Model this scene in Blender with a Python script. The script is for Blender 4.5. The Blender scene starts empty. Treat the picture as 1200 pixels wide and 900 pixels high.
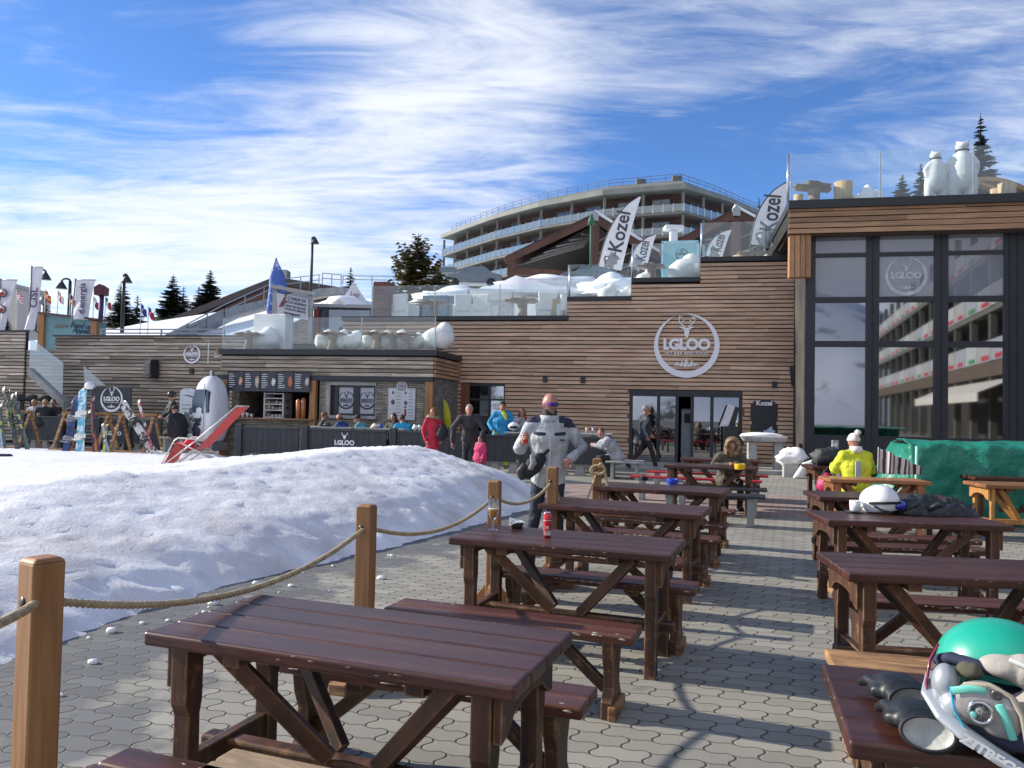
import bpy, bmesh, math, random
from mathutils import Vector, Matrix, noise
random.seed(7)
R = math.radians
S = bpy.context.scene
COL = S.collection
# ------------------------------------------------------------ camera
F_PX, PITCH, ROLL, EYE = 915.0, R(1.9), R(1.2), 1.6
def _lev(u, v, w=1.0):
    c, s = math.cos(ROLL), math.sin(ROLL)
    x, z = u*c - v*s, u*s + v*c
    c, s = math.cos(PITCH), math.sin(PITCH)
    return Vector((x, w*c - z*s, w*s + z*c))
cam = bpy.data.objects.new('camera', bpy.data.cameras.new('camera')); COL.objects.link(cam)
rt, up, fw = _lev(1, 0, 0), _lev(0, 1, 0), _lev(0, 0, 1)
cam.matrix_world = Matrix(((rt.x, up.x, -fw.x, 0), (rt.y, up.y, -fw.y, 0), (rt.z, up.z, -fw.z, EYE), (0, 0, 0, 1)))
cam.data.sensor_width = 36; cam.data.lens = F_PX/1200*36; cam.data.clip_start = .05; cam.data.clip_end = 3000
S.camera = cam
# ------------------------------------------------------------ light
SUN_EL, SUN_AZ = R(25), R(164)          # azimuth: angle of the to-sun vector from +X
sd = Vector((math.cos(SUN_AZ)*math.cos(SUN_EL), math.sin(SUN_AZ)*math.cos(SUN_EL), math.sin(SUN_EL)))
sun = bpy.data.objects.new('sun', bpy.data.lights.new('sun', 'SUN')); COL.objects.link(sun)
sun.data.energy = 4.3; sun.data.angle = R(.55); sun.data.color = (1, .92, .79)
sun.rotation_euler = sd.to_track_quat('Z', 'Y').to_euler()
W = bpy.data.worlds.new('World'); S.world = W; W.use_nodes = True
S.view_settings.view_transform = 'Standard'; S.view_settings.look = 'None'
S.view_settings.exposure = .62; S.view_settings.gamma = 1; S.view_settings.use_curve_mapping = False
def world():
    n, l = W.node_tree.nodes, W.node_tree.links
    n.clear()
    out = n.new('ShaderNodeOutputWorld'); bg = n.new('ShaderNodeBackground'); bg.inputs[1].default_value = .115
    sky = n.new('ShaderNodeTexSky'); sky.sky_type = 'NISHITA'; sky.sun_disc = False
    sky.sun_elevation = SUN_EL; sky.sun_rotation = math.pi/2 - SUN_AZ; sky.altitude = 1800
    sky.air_density = 1.0; sky.dust_density = .3; sky.ozone_density = 3.0
    tc = n.new('ShaderNodeTexCoord'); sep = n.new('ShaderNodeSeparateXYZ'); l.new(tc.outputs['Generated'], sep.inputs[0])
    def m(op, a, b=None, c=None, clamp=False):
        q = n.new('ShaderNodeMath'); q.operation = op; q.use_clamp = clamp
        for i, v in enumerate((a, b, c)):
            if v is None: continue
            if isinstance(v, (int, float)): q.inputs[i].default_value = v
            else: l.new(v, q.inputs[i])
        return q.outputs[0]
    X, Y, Z = sep.outputs
    zz = m('ADD', m('MAXIMUM', Z, 0), .10)
    cx, cy = m('DIVIDE', X, zz), m('DIVIDE', Y, zz)
    def nz(sx, sy, rot, ox, oy, detail, rough, dist, sc=1):
        cb = n.new('ShaderNodeCombineXYZ'); l.new(cx, cb.inputs[0]); l.new(cy, cb.inputs[1])
        mp = n.new('ShaderNodeMapping'); l.new(cb.outputs[0], mp.inputs[0])
        mp.inputs['Rotation'].default_value = (0, 0, R(rot)); mp.inputs['Scale'].default_value = (sx, sy, 1)
        mp.inputs['Location'].default_value = (ox, oy, 0)
        t = n.new('ShaderNodeTexNoise'); l.new(mp.outputs[0], t.inputs[0])
        t.inputs['Scale'].default_value = sc; t.inputs['Detail'].default_value = detail
        t.inputs['Roughness'].default_value = rough; t.inputs['Distortion'].default_value = dist
        return t.outputs[0]
    def blob(dx, dy, dz, w):          # soft patch of cloud cover about a direction
        d = Vector((dx, dy, dz)).normalized()
        dt = n.new('ShaderNodeVectorMath'); dt.operation = 'DOT_PRODUCT'; l.new(tc.outputs['Generated'], dt.inputs[0])
        dt.inputs[1].default_value = d
        return m('POWER', m('MAXIMUM', dt.outputs['Value'], 0), w)
    big = nz(.5, .9, 25, 1.3, 4.2, 3, .5, .3, 1.0)
    fine = nz(.9, 2.3, -28, 3.1, 7.7, 12, .62, 1.1, 1.5)
    wisp = nz(2.2, 7.0, -38, 9.0, 2.0, 10, .66, .8, 1.6)
    cov = m('ADD', m('MULTIPLY', big, .42), m('MULTIPLY', fine, .85))
    cov = m('ADD', cov, m('MULTIPLY', wisp, .32))
    hz = m('MULTIPLY', m('POWER', m('SUBTRACT', 1, m('MINIMUM', m('MAXIMUM', Z, 0), 1)), 9), m('MULTIPLY_ADD', X, -.22, .10, True)); cov = m('ADD', cov, hz)
    def bl(px, py, w, a):
        nonlocal cov
        d = _lev((px-600)/F_PX, -(py-450)/F_PX)
        cov = m('ADD', cov, m('MULTIPLY', blob(d.x, d.y, d.z, w), a))
    for a in ((130, 235, 60, .22), (430, 195, 110, .20), (20, 330, 60, .15), (330, 270, 60, .14), (600, 70, 90, .16), (1100, 60, 40, .10), (1150, 230, 200, .06), (230, 100, 200, -.12), (60, 120, 150, -.12),
              (700, 190, 200, -.16), (880, 170, 90, -.2), (210, 300, 1500, -.06), (620, 160, 500, .12), (480, 110, 400, .10), (900, 20, 60, .08)): bl(*a)
    cov = m('ADD', cov, m('MULTIPLY', blob(-.2, -1, .45, 2.2), .42))  # unseen cloud cover behind the camera, added as neutral fill for the shaded facade
    cr = n.new('ShaderNodeMapRange'); cr.interpolation_type = 'SMOOTHSTEP'; l.new(cov, cr.inputs[0])
    cr.inputs[1].default_value = .72; cr.inputs[2].default_value = 1.27; cr.inputs[3].default_value = 0; cr.inputs[4].default_value = .90
    tint = n.new('ShaderNodeMix'); tint.data_type = 'RGBA'; tint.blend_type = 'MULTIPLY'; tint.inputs[0].default_value = 1
    l.new(sky.outputs[0], tint.inputs[6]); tint.inputs[7].default_value = (.62, .84, 1.12, 1)
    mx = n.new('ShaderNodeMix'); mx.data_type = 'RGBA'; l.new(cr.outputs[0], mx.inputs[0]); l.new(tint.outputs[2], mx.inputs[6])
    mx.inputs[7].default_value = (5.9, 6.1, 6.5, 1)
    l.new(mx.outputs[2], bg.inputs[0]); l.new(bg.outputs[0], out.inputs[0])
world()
# ------------------------------------------------------------ where a picture point lies on a plane of the place
TH = R(12)                               # the long facades stand turned by 12 degrees
UX, VX = Vector((math.cos(TH), -math.sin(TH), 0)), Vector((math.sin(TH), math.cos(TH), 0))
def ray(px, py): return _lev((px-600)/F_PX, -(py-450)/F_PX)
def GW(px, py, z=0.0):
    r = ray(px, py); return Vector((0, 0, EYE)) + r*((z-EYE)/r.z)
def YW(px, py, Y):
    r = ray(px, py); return Vector((0, 0, EYE)) + r*(Y/r.y)
def PW(px, py, v):
    r = ray(px, py); return Vector((0, 0, EYE)) + r*(v/r.dot(VX))
def fac(px, py, v):
    p = PW(px, py, v); return p.dot(UX), p.z
def UV(u, v, z=0.0): return UX*u + VX*v + Vector((0, 0, z))
# ------------------------------------------------------------ materials
MATS = {}
def pm(name, col, rough=.6, metal=0, var=.18, scale=6, stretch=(1, 1, 1), bump=.0, bscale=None, attr=0, coat=0, spec=.5,
       col2=None, mixscale=3, mixlo=.5, mixhi=.6, alpha=None, emit=0, detail=5, space='Object', trans=0, bdist=.01):
    """procedural Principled material: noise varies the colour; attr: the per-piece value 'v' varies it too"""
    if name in MATS: return MATS[name]
    mt = bpy.data.materials.new(name); mt.use_nodes = True; MATS[name] = mt
    n, l = mt.node_tree.nodes, mt.node_tree.links; b = n['Principled BSDF']
    tc = n.new('ShaderNodeTexCoord'); mp = n.new('ShaderNodeMapping'); l.new(tc.outputs[space], mp.inputs[0])
    mp.inputs['Scale'].default_value = stretch
    vec = mp.outputs[0]
    if attr:
        at = n.new('ShaderNodeAttribute'); at.attribute_name = 'v'
        ad = n.new('ShaderNodeVectorMath'); ad.operation = 'MULTIPLY_ADD'; l.new(at.outputs['Fac'], ad.inputs[0])
        ad.inputs[1].default_value = (37, 19, 53); l.new(vec, ad.inputs[2]); vec = ad.outputs[0]
    t = n.new('ShaderNodeTexNoise'); l.new(vec, t.inputs[0]); t.inputs['Scale'].default_value = scale; t.inputs['Detail'].default_value = detail
    mr = n.new('ShaderNodeMapRange'); l.new(t.outputs[0], mr.inputs[0]); mr.inputs[1].default_value = .3; mr.inputs[2].default_value = .7
    mr.inputs[3].default_value = 1-var; mr.inputs[4].default_value = 1+var
    val = mr.outputs[0]
    if attr:
        ma = n.new('ShaderNodeMath'); ma.operation = 'MULTIPLY_ADD'; l.new(at.outputs['Fac'], ma.inputs[0]); ma.inputs[1].default_value = attr; ma.inputs[2].default_value = 1-attr/2
        mm = n.new('ShaderNodeMath'); mm.operation = 'MULTIPLY'; l.new(val, mm.inputs[0]); l.new(ma.outputs[0], mm.inputs[1]); val = mm.outputs[0]
    base = None
    if col2:
        t2 = n.new('ShaderNodeTexNoise'); l.new(vec, t2.inputs[0]); t2.inputs['Scale'].default_value = mixscale; t2.inputs['Detail'].default_value = 6; t2.inputs['Roughness'].default_value = .65
        m2 = n.new('ShaderNodeMapRange'); l.new(t2.outputs[0], m2.inputs[0]); m2.inputs[1].default_value = mixlo; m2.inputs[2].default_value = mixhi
        mx = n.new('ShaderNodeMix'); mx.data_type = 'RGBA'; l.new(m2.outputs[0], mx.inputs[0])
        mx.inputs[6].default_value = (*col, 1); mx.inputs[7].default_value = (*col2, 1); base = mx.outputs[2]
    sc = n.new('ShaderNodeVectorMath'); sc.operation = 'SCALE'
    if base: l.new(base, sc.inputs[0])
    else: sc.inputs[0].default_value = col
    if attr:
        oi = n.new('ShaderNodeObjectInfo'); mo = n.new('ShaderNodeMath'); mo.operation = 'MULTIPLY_ADD'; l.new(oi.outputs['Random'], mo.inputs[0]); mo.inputs[1].default_value = .26; mo.inputs[2].default_value = .87
        mq = n.new('ShaderNodeMath'); mq.operation = 'MULTIPLY'; l.new(val, mq.inputs[0]); l.new(mo.outputs[0], mq.inputs[1]); val = mq.outputs[0]
    l.new(val, sc.inputs['Scale']); l.new(sc.outputs[0], b.inputs['Base Color'])
    b.inputs['Roughness'].default_value = rough; b.inputs['Metallic'].default_value = metal
    b.inputs['Specular IOR Level'].default_value = spec; b.inputs['Coat Weight'].default_value = coat; b.inputs['Coat Roughness'].default_value = .12
    if alpha is not None: b.inputs['Alpha'].default_value = alpha
    if trans: b.inputs['Transmission Weight'].default_value = trans
    if emit: l.new(sc.outputs[0], b.inputs['Emission Color']); b.inputs['Emission Strength'].default_value = emit
    if bump:
        t3 = n.new('ShaderNodeTexNoise'); l.new(vec, t3.inputs[0]); t3.inputs['Scale'].default_value = bscale or scale*3; t3.inputs['Detail'].default_value = 6
        bp = n.new('ShaderNodeBump'); bp.inputs['Strength'].default_value = bump; bp.inputs['Distance'].default_value = bdist
        l.new(t3.outputs[0], bp.inputs['Height']); l.new(bp.outputs[0], b.inputs['Normal'])
    return mt
def wear(mt, col=(.40, .22, .10), r=.012, lo=.02, hi=.10, ns=14):
    """bare wood rubbed through the stain along the edges"""
    n, l = mt.node_tree.nodes, mt.node_tree.links; b = n['Principled BSDF']; src = b.inputs['Base Color'].links[0].from_socket
    bv = n.new('ShaderNodeBevel'); bv.samples = 3; bv.inputs[0].default_value = r; g = n.new('ShaderNodeNewGeometry')
    d = n.new('ShaderNodeVectorMath'); d.operation = 'DOT_PRODUCT'; l.new(bv.outputs[0], d.inputs[0]); l.new(g.outputs['Normal'], d.inputs[1])
    t = n.new('ShaderNodeTexNoise'); tc = n.new('ShaderNodeTexCoord'); l.new(tc.outputs['Object'], t.inputs[0]); t.inputs['Scale'].default_value = ns; t.inputs['Detail'].default_value = 6
    a = n.new('ShaderNodeMath'); a.operation = 'SUBTRACT'; a.inputs[0].default_value = 1; l.new(d.outputs['Value'], a.inputs[1])
    k = n.new('ShaderNodeMath'); k.operation = 'MULTIPLY_ADD'; l.new(t.outputs[0], k.inputs[0]); k.inputs[1].default_value = .30; k.inputs[2].default_value = -.165
    q = n.new('ShaderNodeMath'); q.operation = 'ADD'; l.new(a.outputs[0], q.inputs[0]); l.new(k.outputs[0], q.inputs[1])
    mr = n.new('ShaderNodeMapRange'); l.new(q.outputs[0], mr.inputs[0]); mr.inputs[1].default_value = lo; mr.inputs[2].default_value = hi
    mx = n.new('ShaderNodeMix'); mx.data_type = 'RGBA'; l.new(mr.outputs[0], mx.inputs[0]); l.new(src, mx.inputs[6]); mx.inputs[7].default_value = (*col, 1); l.new(mx.outputs[2], b.inputs['Base Color'])
def cloth(name, col, rough=.75): return pm(name, col, rough, var=.14, scale=7, bump=1.0, bscale=8, bdist=.045)
def glass(name, refl=.12, tint=(.92, .96, .97), rough=.0, film=0.0, filmcol=(.5, .52, .55)):
    if name in MATS: return MATS[name]
    mt = bpy.data.materials.new(name); mt.use_nodes = True; MATS[name] = mt
    n, l = mt.node_tree.nodes, mt.node_tree.links; n.clear(); out = n.new('ShaderNodeOutputMaterial')
    tr = n.new('ShaderNodeBsdfTransparent'); tr.inputs[0].default_value = (*tint, 1)
    gl = n.new('ShaderNodeBsdfGlossy'); gl.inputs['Roughness'].default_value = rough; gl.inputs[0].default_value = (.95, .97, 1, 1)
    a = tr.outputs[0]
    if film:
        df = n.new('ShaderNodeBsdfDiffuse'); df.inputs[0].default_value = (*filmcol, 1)
        mx0 = n.new('ShaderNodeMixShader'); mx0.inputs[0].default_value = film; l.new(a, mx0.inputs[1]); l.new(df.outputs[0], mx0.inputs[2]); a = mx0.outputs[0]
    lw = n.new('ShaderNodeLayerWeight'); lw.inputs[0].default_value = .25
    ad = n.new('ShaderNodeMath'); ad.operation = 'MULTIPLY_ADD'; l.new(lw.outputs['Fresnel'], ad.inputs[0]); ad.inputs[1].default_value = .5; ad.inputs[2].default_value = refl; ad.use_clamp = True
    mx = n.new('ShaderNodeMixShader'); l.new(ad.outputs[0], mx.inputs[0]); l.new(a, mx.inputs[1]); l.new(gl.outputs[0], mx.inputs[2]); l.new(mx.outputs[0], out.inputs[0])
    return mt
# ------------------------------------------------------------ mesh builder
class MB:
    def __init__(s): s.v, s.f, s.m, s.a, s.sm = [], [], [], [], []
    def add(s, vs, fs, mi=0, sm=False, a=None, M=None):
        o = len(s.v); a = random.random() if a is None else a
        s.v += [tuple((M @ Vector(p)) if M is not None else p) for p in vs]
        for f in fs: s.f.append([i+o for i in f]); s.m.append(mi); s.a.append(a); s.sm.append(sm)
        return s
    def bx(s, x0, x1, y0, y1, z0, z1, mi=0, M=None, a=None):
        return s.add([(x0, y0, z0), (x1, y0, z0), (x1, y1, z0), (x0, y1, z0), (x0, y0, z1), (x1, y0, z1), (x1, y1, z1), (x0, y1, z1)],
                     [(0, 3, 2, 1), (4, 5, 6, 7), (0, 1, 5, 4), (1, 2, 6, 5), (2, 3, 7, 6), (3, 0, 4, 7)], mi, False, a, M)
    def bar(s, p, q, w, h, mi=0, up=(0, 0, 1), a=None):
        p, q = Vector(p), Vector(q); d = (q-p); L = d.length; d.normalize(); upv = Vector(up)
        if abs(d.dot(upv)) > .98: upv = Vector((0, 1, 0))
        x = d.cross(upv).normalized(); z = x.cross(d)
        M = Matrix(((x.x, d.x, z.x, p.x), (x.y, d.y, z.y, p.y), (x.z, d.z, z.z, p.z), (0, 0, 0, 1)))
        return s.bx(-w/2, w/2, 0, L, -h/2, h/2, mi, M, a)
    def loft(s, pts, rad, side=(1, 0, 0), n=10, mi=0, caps=True, sm=True, a=None, close=True):
        """tube through pts; rad a number or (a,b) per point; side = direction of the first radius"""
        pts = [Vector(p) for p in pts]; rings = []
        if not isinstance(rad, (list,)): rad = [rad]*len(pts)
        rad = [(r, r) if not isinstance(r, tuple) else r for r in rad]
        side = Vector(side)
        P, Q = [], []
        for i, p in enumerate(pts):
            d = (pts[min(i+1, len(pts)-1)]-pts[max(i-1, 0)])
            d = d.normalized() if d.length > 1e-9 else Vector((0, 0, 1))
            x = side - d*side.dot(d)
            if x.length < 1e-3: x = Vector((0, 1, .1)) - d*Vector((0, 1, .1)).dot(d)
            x.normalize(); y = d.cross(x); side = x
            rings.append((p, x, y, rad[i], d))
        if caps:
            p, x, y, r, d = rings[0]; m0 = min(r); st = [(p-d*m0*.92, x, y, (r[0]*.38, r[1]*.38), d), (p-d*m0*.6, x, y, (r[0]*.8, r[1]*.8), d)]
            p, x, y, r, d = rings[-1]; m1 = min(r); en = [(p+d*m1*.6, x, y, (r[0]*.8, r[1]*.8), d), (p+d*m1*.92, x, y, (r[0]*.38, r[1]*.38), d)]
            rings = st+rings+en
        vs, fs = [], []
        for p, x, y, r, d in rings:
            for k in range(n):
                t = 2*math.pi*k/n; vs.append(p + x*(math.cos(t)*r[0]) + y*(math.sin(t)*r[1]))
        for i in range(len(rings)-1):
            for k in range(n):
                k2 = (k+1) % n; fs.append((i*n+k, i*n+k2, (i+1)*n+k2, (i+1)*n+k))
        if close: fs.append(tuple(range(n-1, -1, -1))); fs.append(tuple((len(rings)-1)*n+k for k in range(n)))
        return s.add(vs, fs, mi, sm, a)
    def tube(s, pts, r, n=8, mi=0, sm=True, a=None): return s.loft(pts, r, (1, .1, .05), n, mi, False, sm, a)
    def ell(s, c, r, n=14, m=9, mi=0, M=None, zmin=-1, zmax=1, jit=0, a=None):
        vs, fs = [], []
        for i in range(m+1):
            ph = math.asin(max(-1, min(1, zmin + (zmax-zmin)*(.5-.5*math.cos(math.pi*i/m)))))
            for k in range(n):
                t = 2*math.pi*k/n; q = Vector((math.cos(ph)*math.cos(t), math.cos(ph)*math.sin(t), math.sin(ph)))
                j = 1+jit*(noise.noise(q*2.3+Vector(c)*5)) if jit else 1
                vs.append((c[0]+q.x*r[0]*j, c[1]+q.y*r[1]*j, c[2]+q.z*r[2]*j))
        for i in range(m):
            for k in range(n): k2 = (k+1) % n; fs.append((i*n+k, i*n+k2, (i+1)*n+k2, (i+1)*n+k))
        fs.append(tuple(range(n-1, -1, -1))); fs.append(tuple(m*n+k for k in range(n)))
        return s.add(vs, fs, mi, True, a, M)
    def lathe(s, prof, c=(0, 0, 0), n=16, mi=0, sm=True, close=True, M=None):
        vs, fs = [], []
        for r, z in prof:
            for k in range(n): t = 2*math.pi*k/n; vs.append((c[0]+r*math.cos(t), c[1]+r*math.sin(t), c[2]+z))
        for i in range(len(prof)-1):
            for k in range(n): k2 = (k+1) % n; fs.append((i*n+k, i*n+k2, (i+1)*n+k2, (i+1)*n+k))
        if close: fs.append(tuple(range(n-1, -1, -1))); fs.append(tuple((len(prof)-1)*n+k for k in range(n)))
        return s.add(vs, fs, mi, sm, None, M)
    def prism(s, poly, y0, y1, mi=0, M=None, a=None, sm=False):
        """poly in local x,z; thickness along local y"""
        n = len(poly); vs = [(x, y0, z) for x, z in poly]+[(x, y1, z) for x, z in poly]
        fs = [tuple(range(n)), tuple(range(2*n-1, n-1, -1))]+[(i, i+n, (i+1) % n+n, (i+1) % n) for i in range(n)]
        return s.add(vs, fs, mi, sm, a, M)
    def strip(s, A, B, y0, y1, mi=0, M=None):
        """band between two outlines A and B (x,z lists of one length), thickness along y"""
        for i in range(len(A)-1): s.prism([A[i], A[i+1], B[i+1], B[i]], y0, y1, mi, M, .5)
        return s
    def mesh(s, me, M, mi=0):
        return s.add([v.co for v in me.vertices], [tuple(p.vertices) for p in me.polygons], mi, False, .5, M)
    def build(s, name, mats, parent=None, bevel=0, loc=None, seg=2, rotz=0, subd=0):
        me = bpy.data.meshes.new(name); me.from_pydata(s.v, [], s.f)
        if not isinstance(mats, (list, tuple)): mats = [mats]
        for m in mats: me.materials.append(m)
        me.polygons.foreach_set('material_index', s.m); me.polygons.foreach_set('use_smooth', s.sm)
        at = me.attributes.new('v', 'FLOAT', 'FACE'); at.data.foreach_set('value', s.a)
        me.update()
        o = bpy.data.objects.new(name, me); COL.objects.link(o)
        if parent: o.parent = parent
        if loc is not None: o.location = loc
        if rotz: o.rotation_euler.z = rotz
        if bevel:
            b = o.modifiers.new('bevel', 'BEVEL'); b.width = bevel; b.segments = seg; b.limit_method = 'ANGLE'; b.angle_limit = R(40)
        if subd:
            b = o.modifiers.new('sub', 'SUBSURF'); b.levels = subd; b.render_levels = subd
        return o
def tag(o, label=None, cat=None, group=None, kind=None):
    if label: o['label'] = label
    if cat: o['category'] = cat
    if group: o['group'] = group
    if kind: o['kind'] = kind
    return o
def thing(name, loc, label, cat, group=None, rotz=0.0):
    o = bpy.data.objects.new(name, None); COL.objects.link(o); o.location = loc; o.rotation_euler = (0, 0, rotz); o.empty_display_size = .2
    return tag(o, label, cat, group)
def dup(o, loc=None, rotz=None, label=None, parent=None, group=None):
    c = o.copy(); COL.objects.link(c); c.parent = parent
    for ch in list(o.children): dup(ch, parent=c)
    if loc is not None: c.location = loc
    if rotz is not None: c.rotation_euler.z = rotz
    if label: c['label'] = label
    if group: c['group'] = group
    return c
def text_me(txt, size=1.0, bold=0.0, shear=0.0, align='CENTER', space=1.0, ext=0.0):
    cu = bpy.data.curves.new('t', 'FONT'); cu.body = txt; cu.size = size; cu.offset = bold; cu.shear = shear; cu.align_x = align; cu.align_y = 'CENTER'
    cu.space_character = space; cu.extrude = ext; cu.resolution_u = 3
    o = bpy.data.objects.new('t', cu); COL.objects.link(o)
    me = bpy.data.meshes.new_from_object(o.evaluated_get(bpy.context.evaluated_depsgraph_get()))
    bpy.data.objects.remove(o); return me
RX90 = Matrix.Rotation(R(90), 4, 'X')      # text lying in x,y -> standing in x,z, facing -y
def put_text(mb, txt, x, y, z, size, mi=0, bold=0.0, shear=0.0, rot=0.0, align='CENTER', space=1.0, ext=.004, sx=1.0):
    me = text_me(txt, size, bold, shear, align, space, ext)
    M = Matrix.Translation((x, y, z)) @ Matrix.Rotation(-rot, 4, 'Y') @ RX90 @ Matrix.Diagonal((sx, 1, 1, 1))
    mb.mesh(me, M, mi); bpy.data.meshes.remove(me)
def logo(mb, r, y, mi=0, cx=0, cz=0, t=.02, full=True, M=None):
    """the round bar mark: crescent, deer head, name, mountains (in x,z)"""
    T = Matrix.Translation((cx, y, cz)) if M is None else M @ Matrix.Translation((cx, y, cz))
    A, B, n = [], [], 44
    for i in range(n+1):
        a = R(112) + R(338)*i/n; w = math.sin(math.pi*i/n)**.8*.19*r+.006*r
        A.append((math.cos(a)*r, math.sin(a)*r)); B.append((math.cos(a)*(r-w), math.sin(a)*(r-w)))
    mb.strip(A, B, -t, 0, mi, T)
    h = lambda L: [(x*r, z*r) for x, z in L]
    mb.prism(h([(-.09, .56), (.09, .56), (.07, .36), (.03, .26), (-.03, .26), (-.07, .36)]), -t, 0, mi, T, .5)
    mb.prism(h([(-.24, .6), (-.08, .5), (-.06, .6)]), -t, 0, mi, T, .5); mb.prism(h([(.24, .6), (.08, .5), (.06, .6)]), -t, 0, mi, T, .5)
    for sg in (-1, 1):
        P = [(sg*.05, .6), (sg*.2, .7), (sg*.25, .82), (sg*.21, .95)]
        for a, b in list(zip(P, P[1:]))+[((sg*.25, .82), (sg*.14, .92)), ((sg*.2, .72), (sg*.08, .8))]:
            a, b = Vector(a), Vector(b); d = (b-a).normalized(); q = Vector((-d.y, d.x))*.017
            mb.prism(h([tuple(a-q), tuple(b-q*.6), tuple(b+q*.6), tuple(a+q)]), -t, 0, mi, T, .5)
    me = text_me('I.GLOO', r*.46, r*.022, 0, 'CENTER', .92, t/2); mb.mesh(me, T @ Matrix.Translation((-.0*r, -t/2, .03*r)) @ RX90, mi); bpy.data.meshes.remove(me)
    if full:
        me = text_me('SKY BAR AND FOOD', r*.13, r*.002, 0, 'CENTER', 1.1, t/2); mb.mesh(me, T @ Matrix.Translation((0, -t/2, -.24*r)) @ RX90, mi); bpy.data.meshes.remove(me)
        for x, z, w in ((-.28, -.5, .09), (-.13, -.46, .08), (0, -.36, .09), (.17, -.45, .1), (.3, -.53, .09)):
            mb.prism(h([(x-w, -.66+abs(x)*.15), (x+w*.2, -.66+abs(x)*.15), (x+w*.1, (z-.66)/2), (x, z)]), -t, 0, mi, T, .5)
            mb.prism(h([(x+w*.4, -.66+abs(x)*.15), (x+w, -.66+abs(x)*.15), (x+.01, z)]), -t, 0, mi, T, .5)
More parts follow.
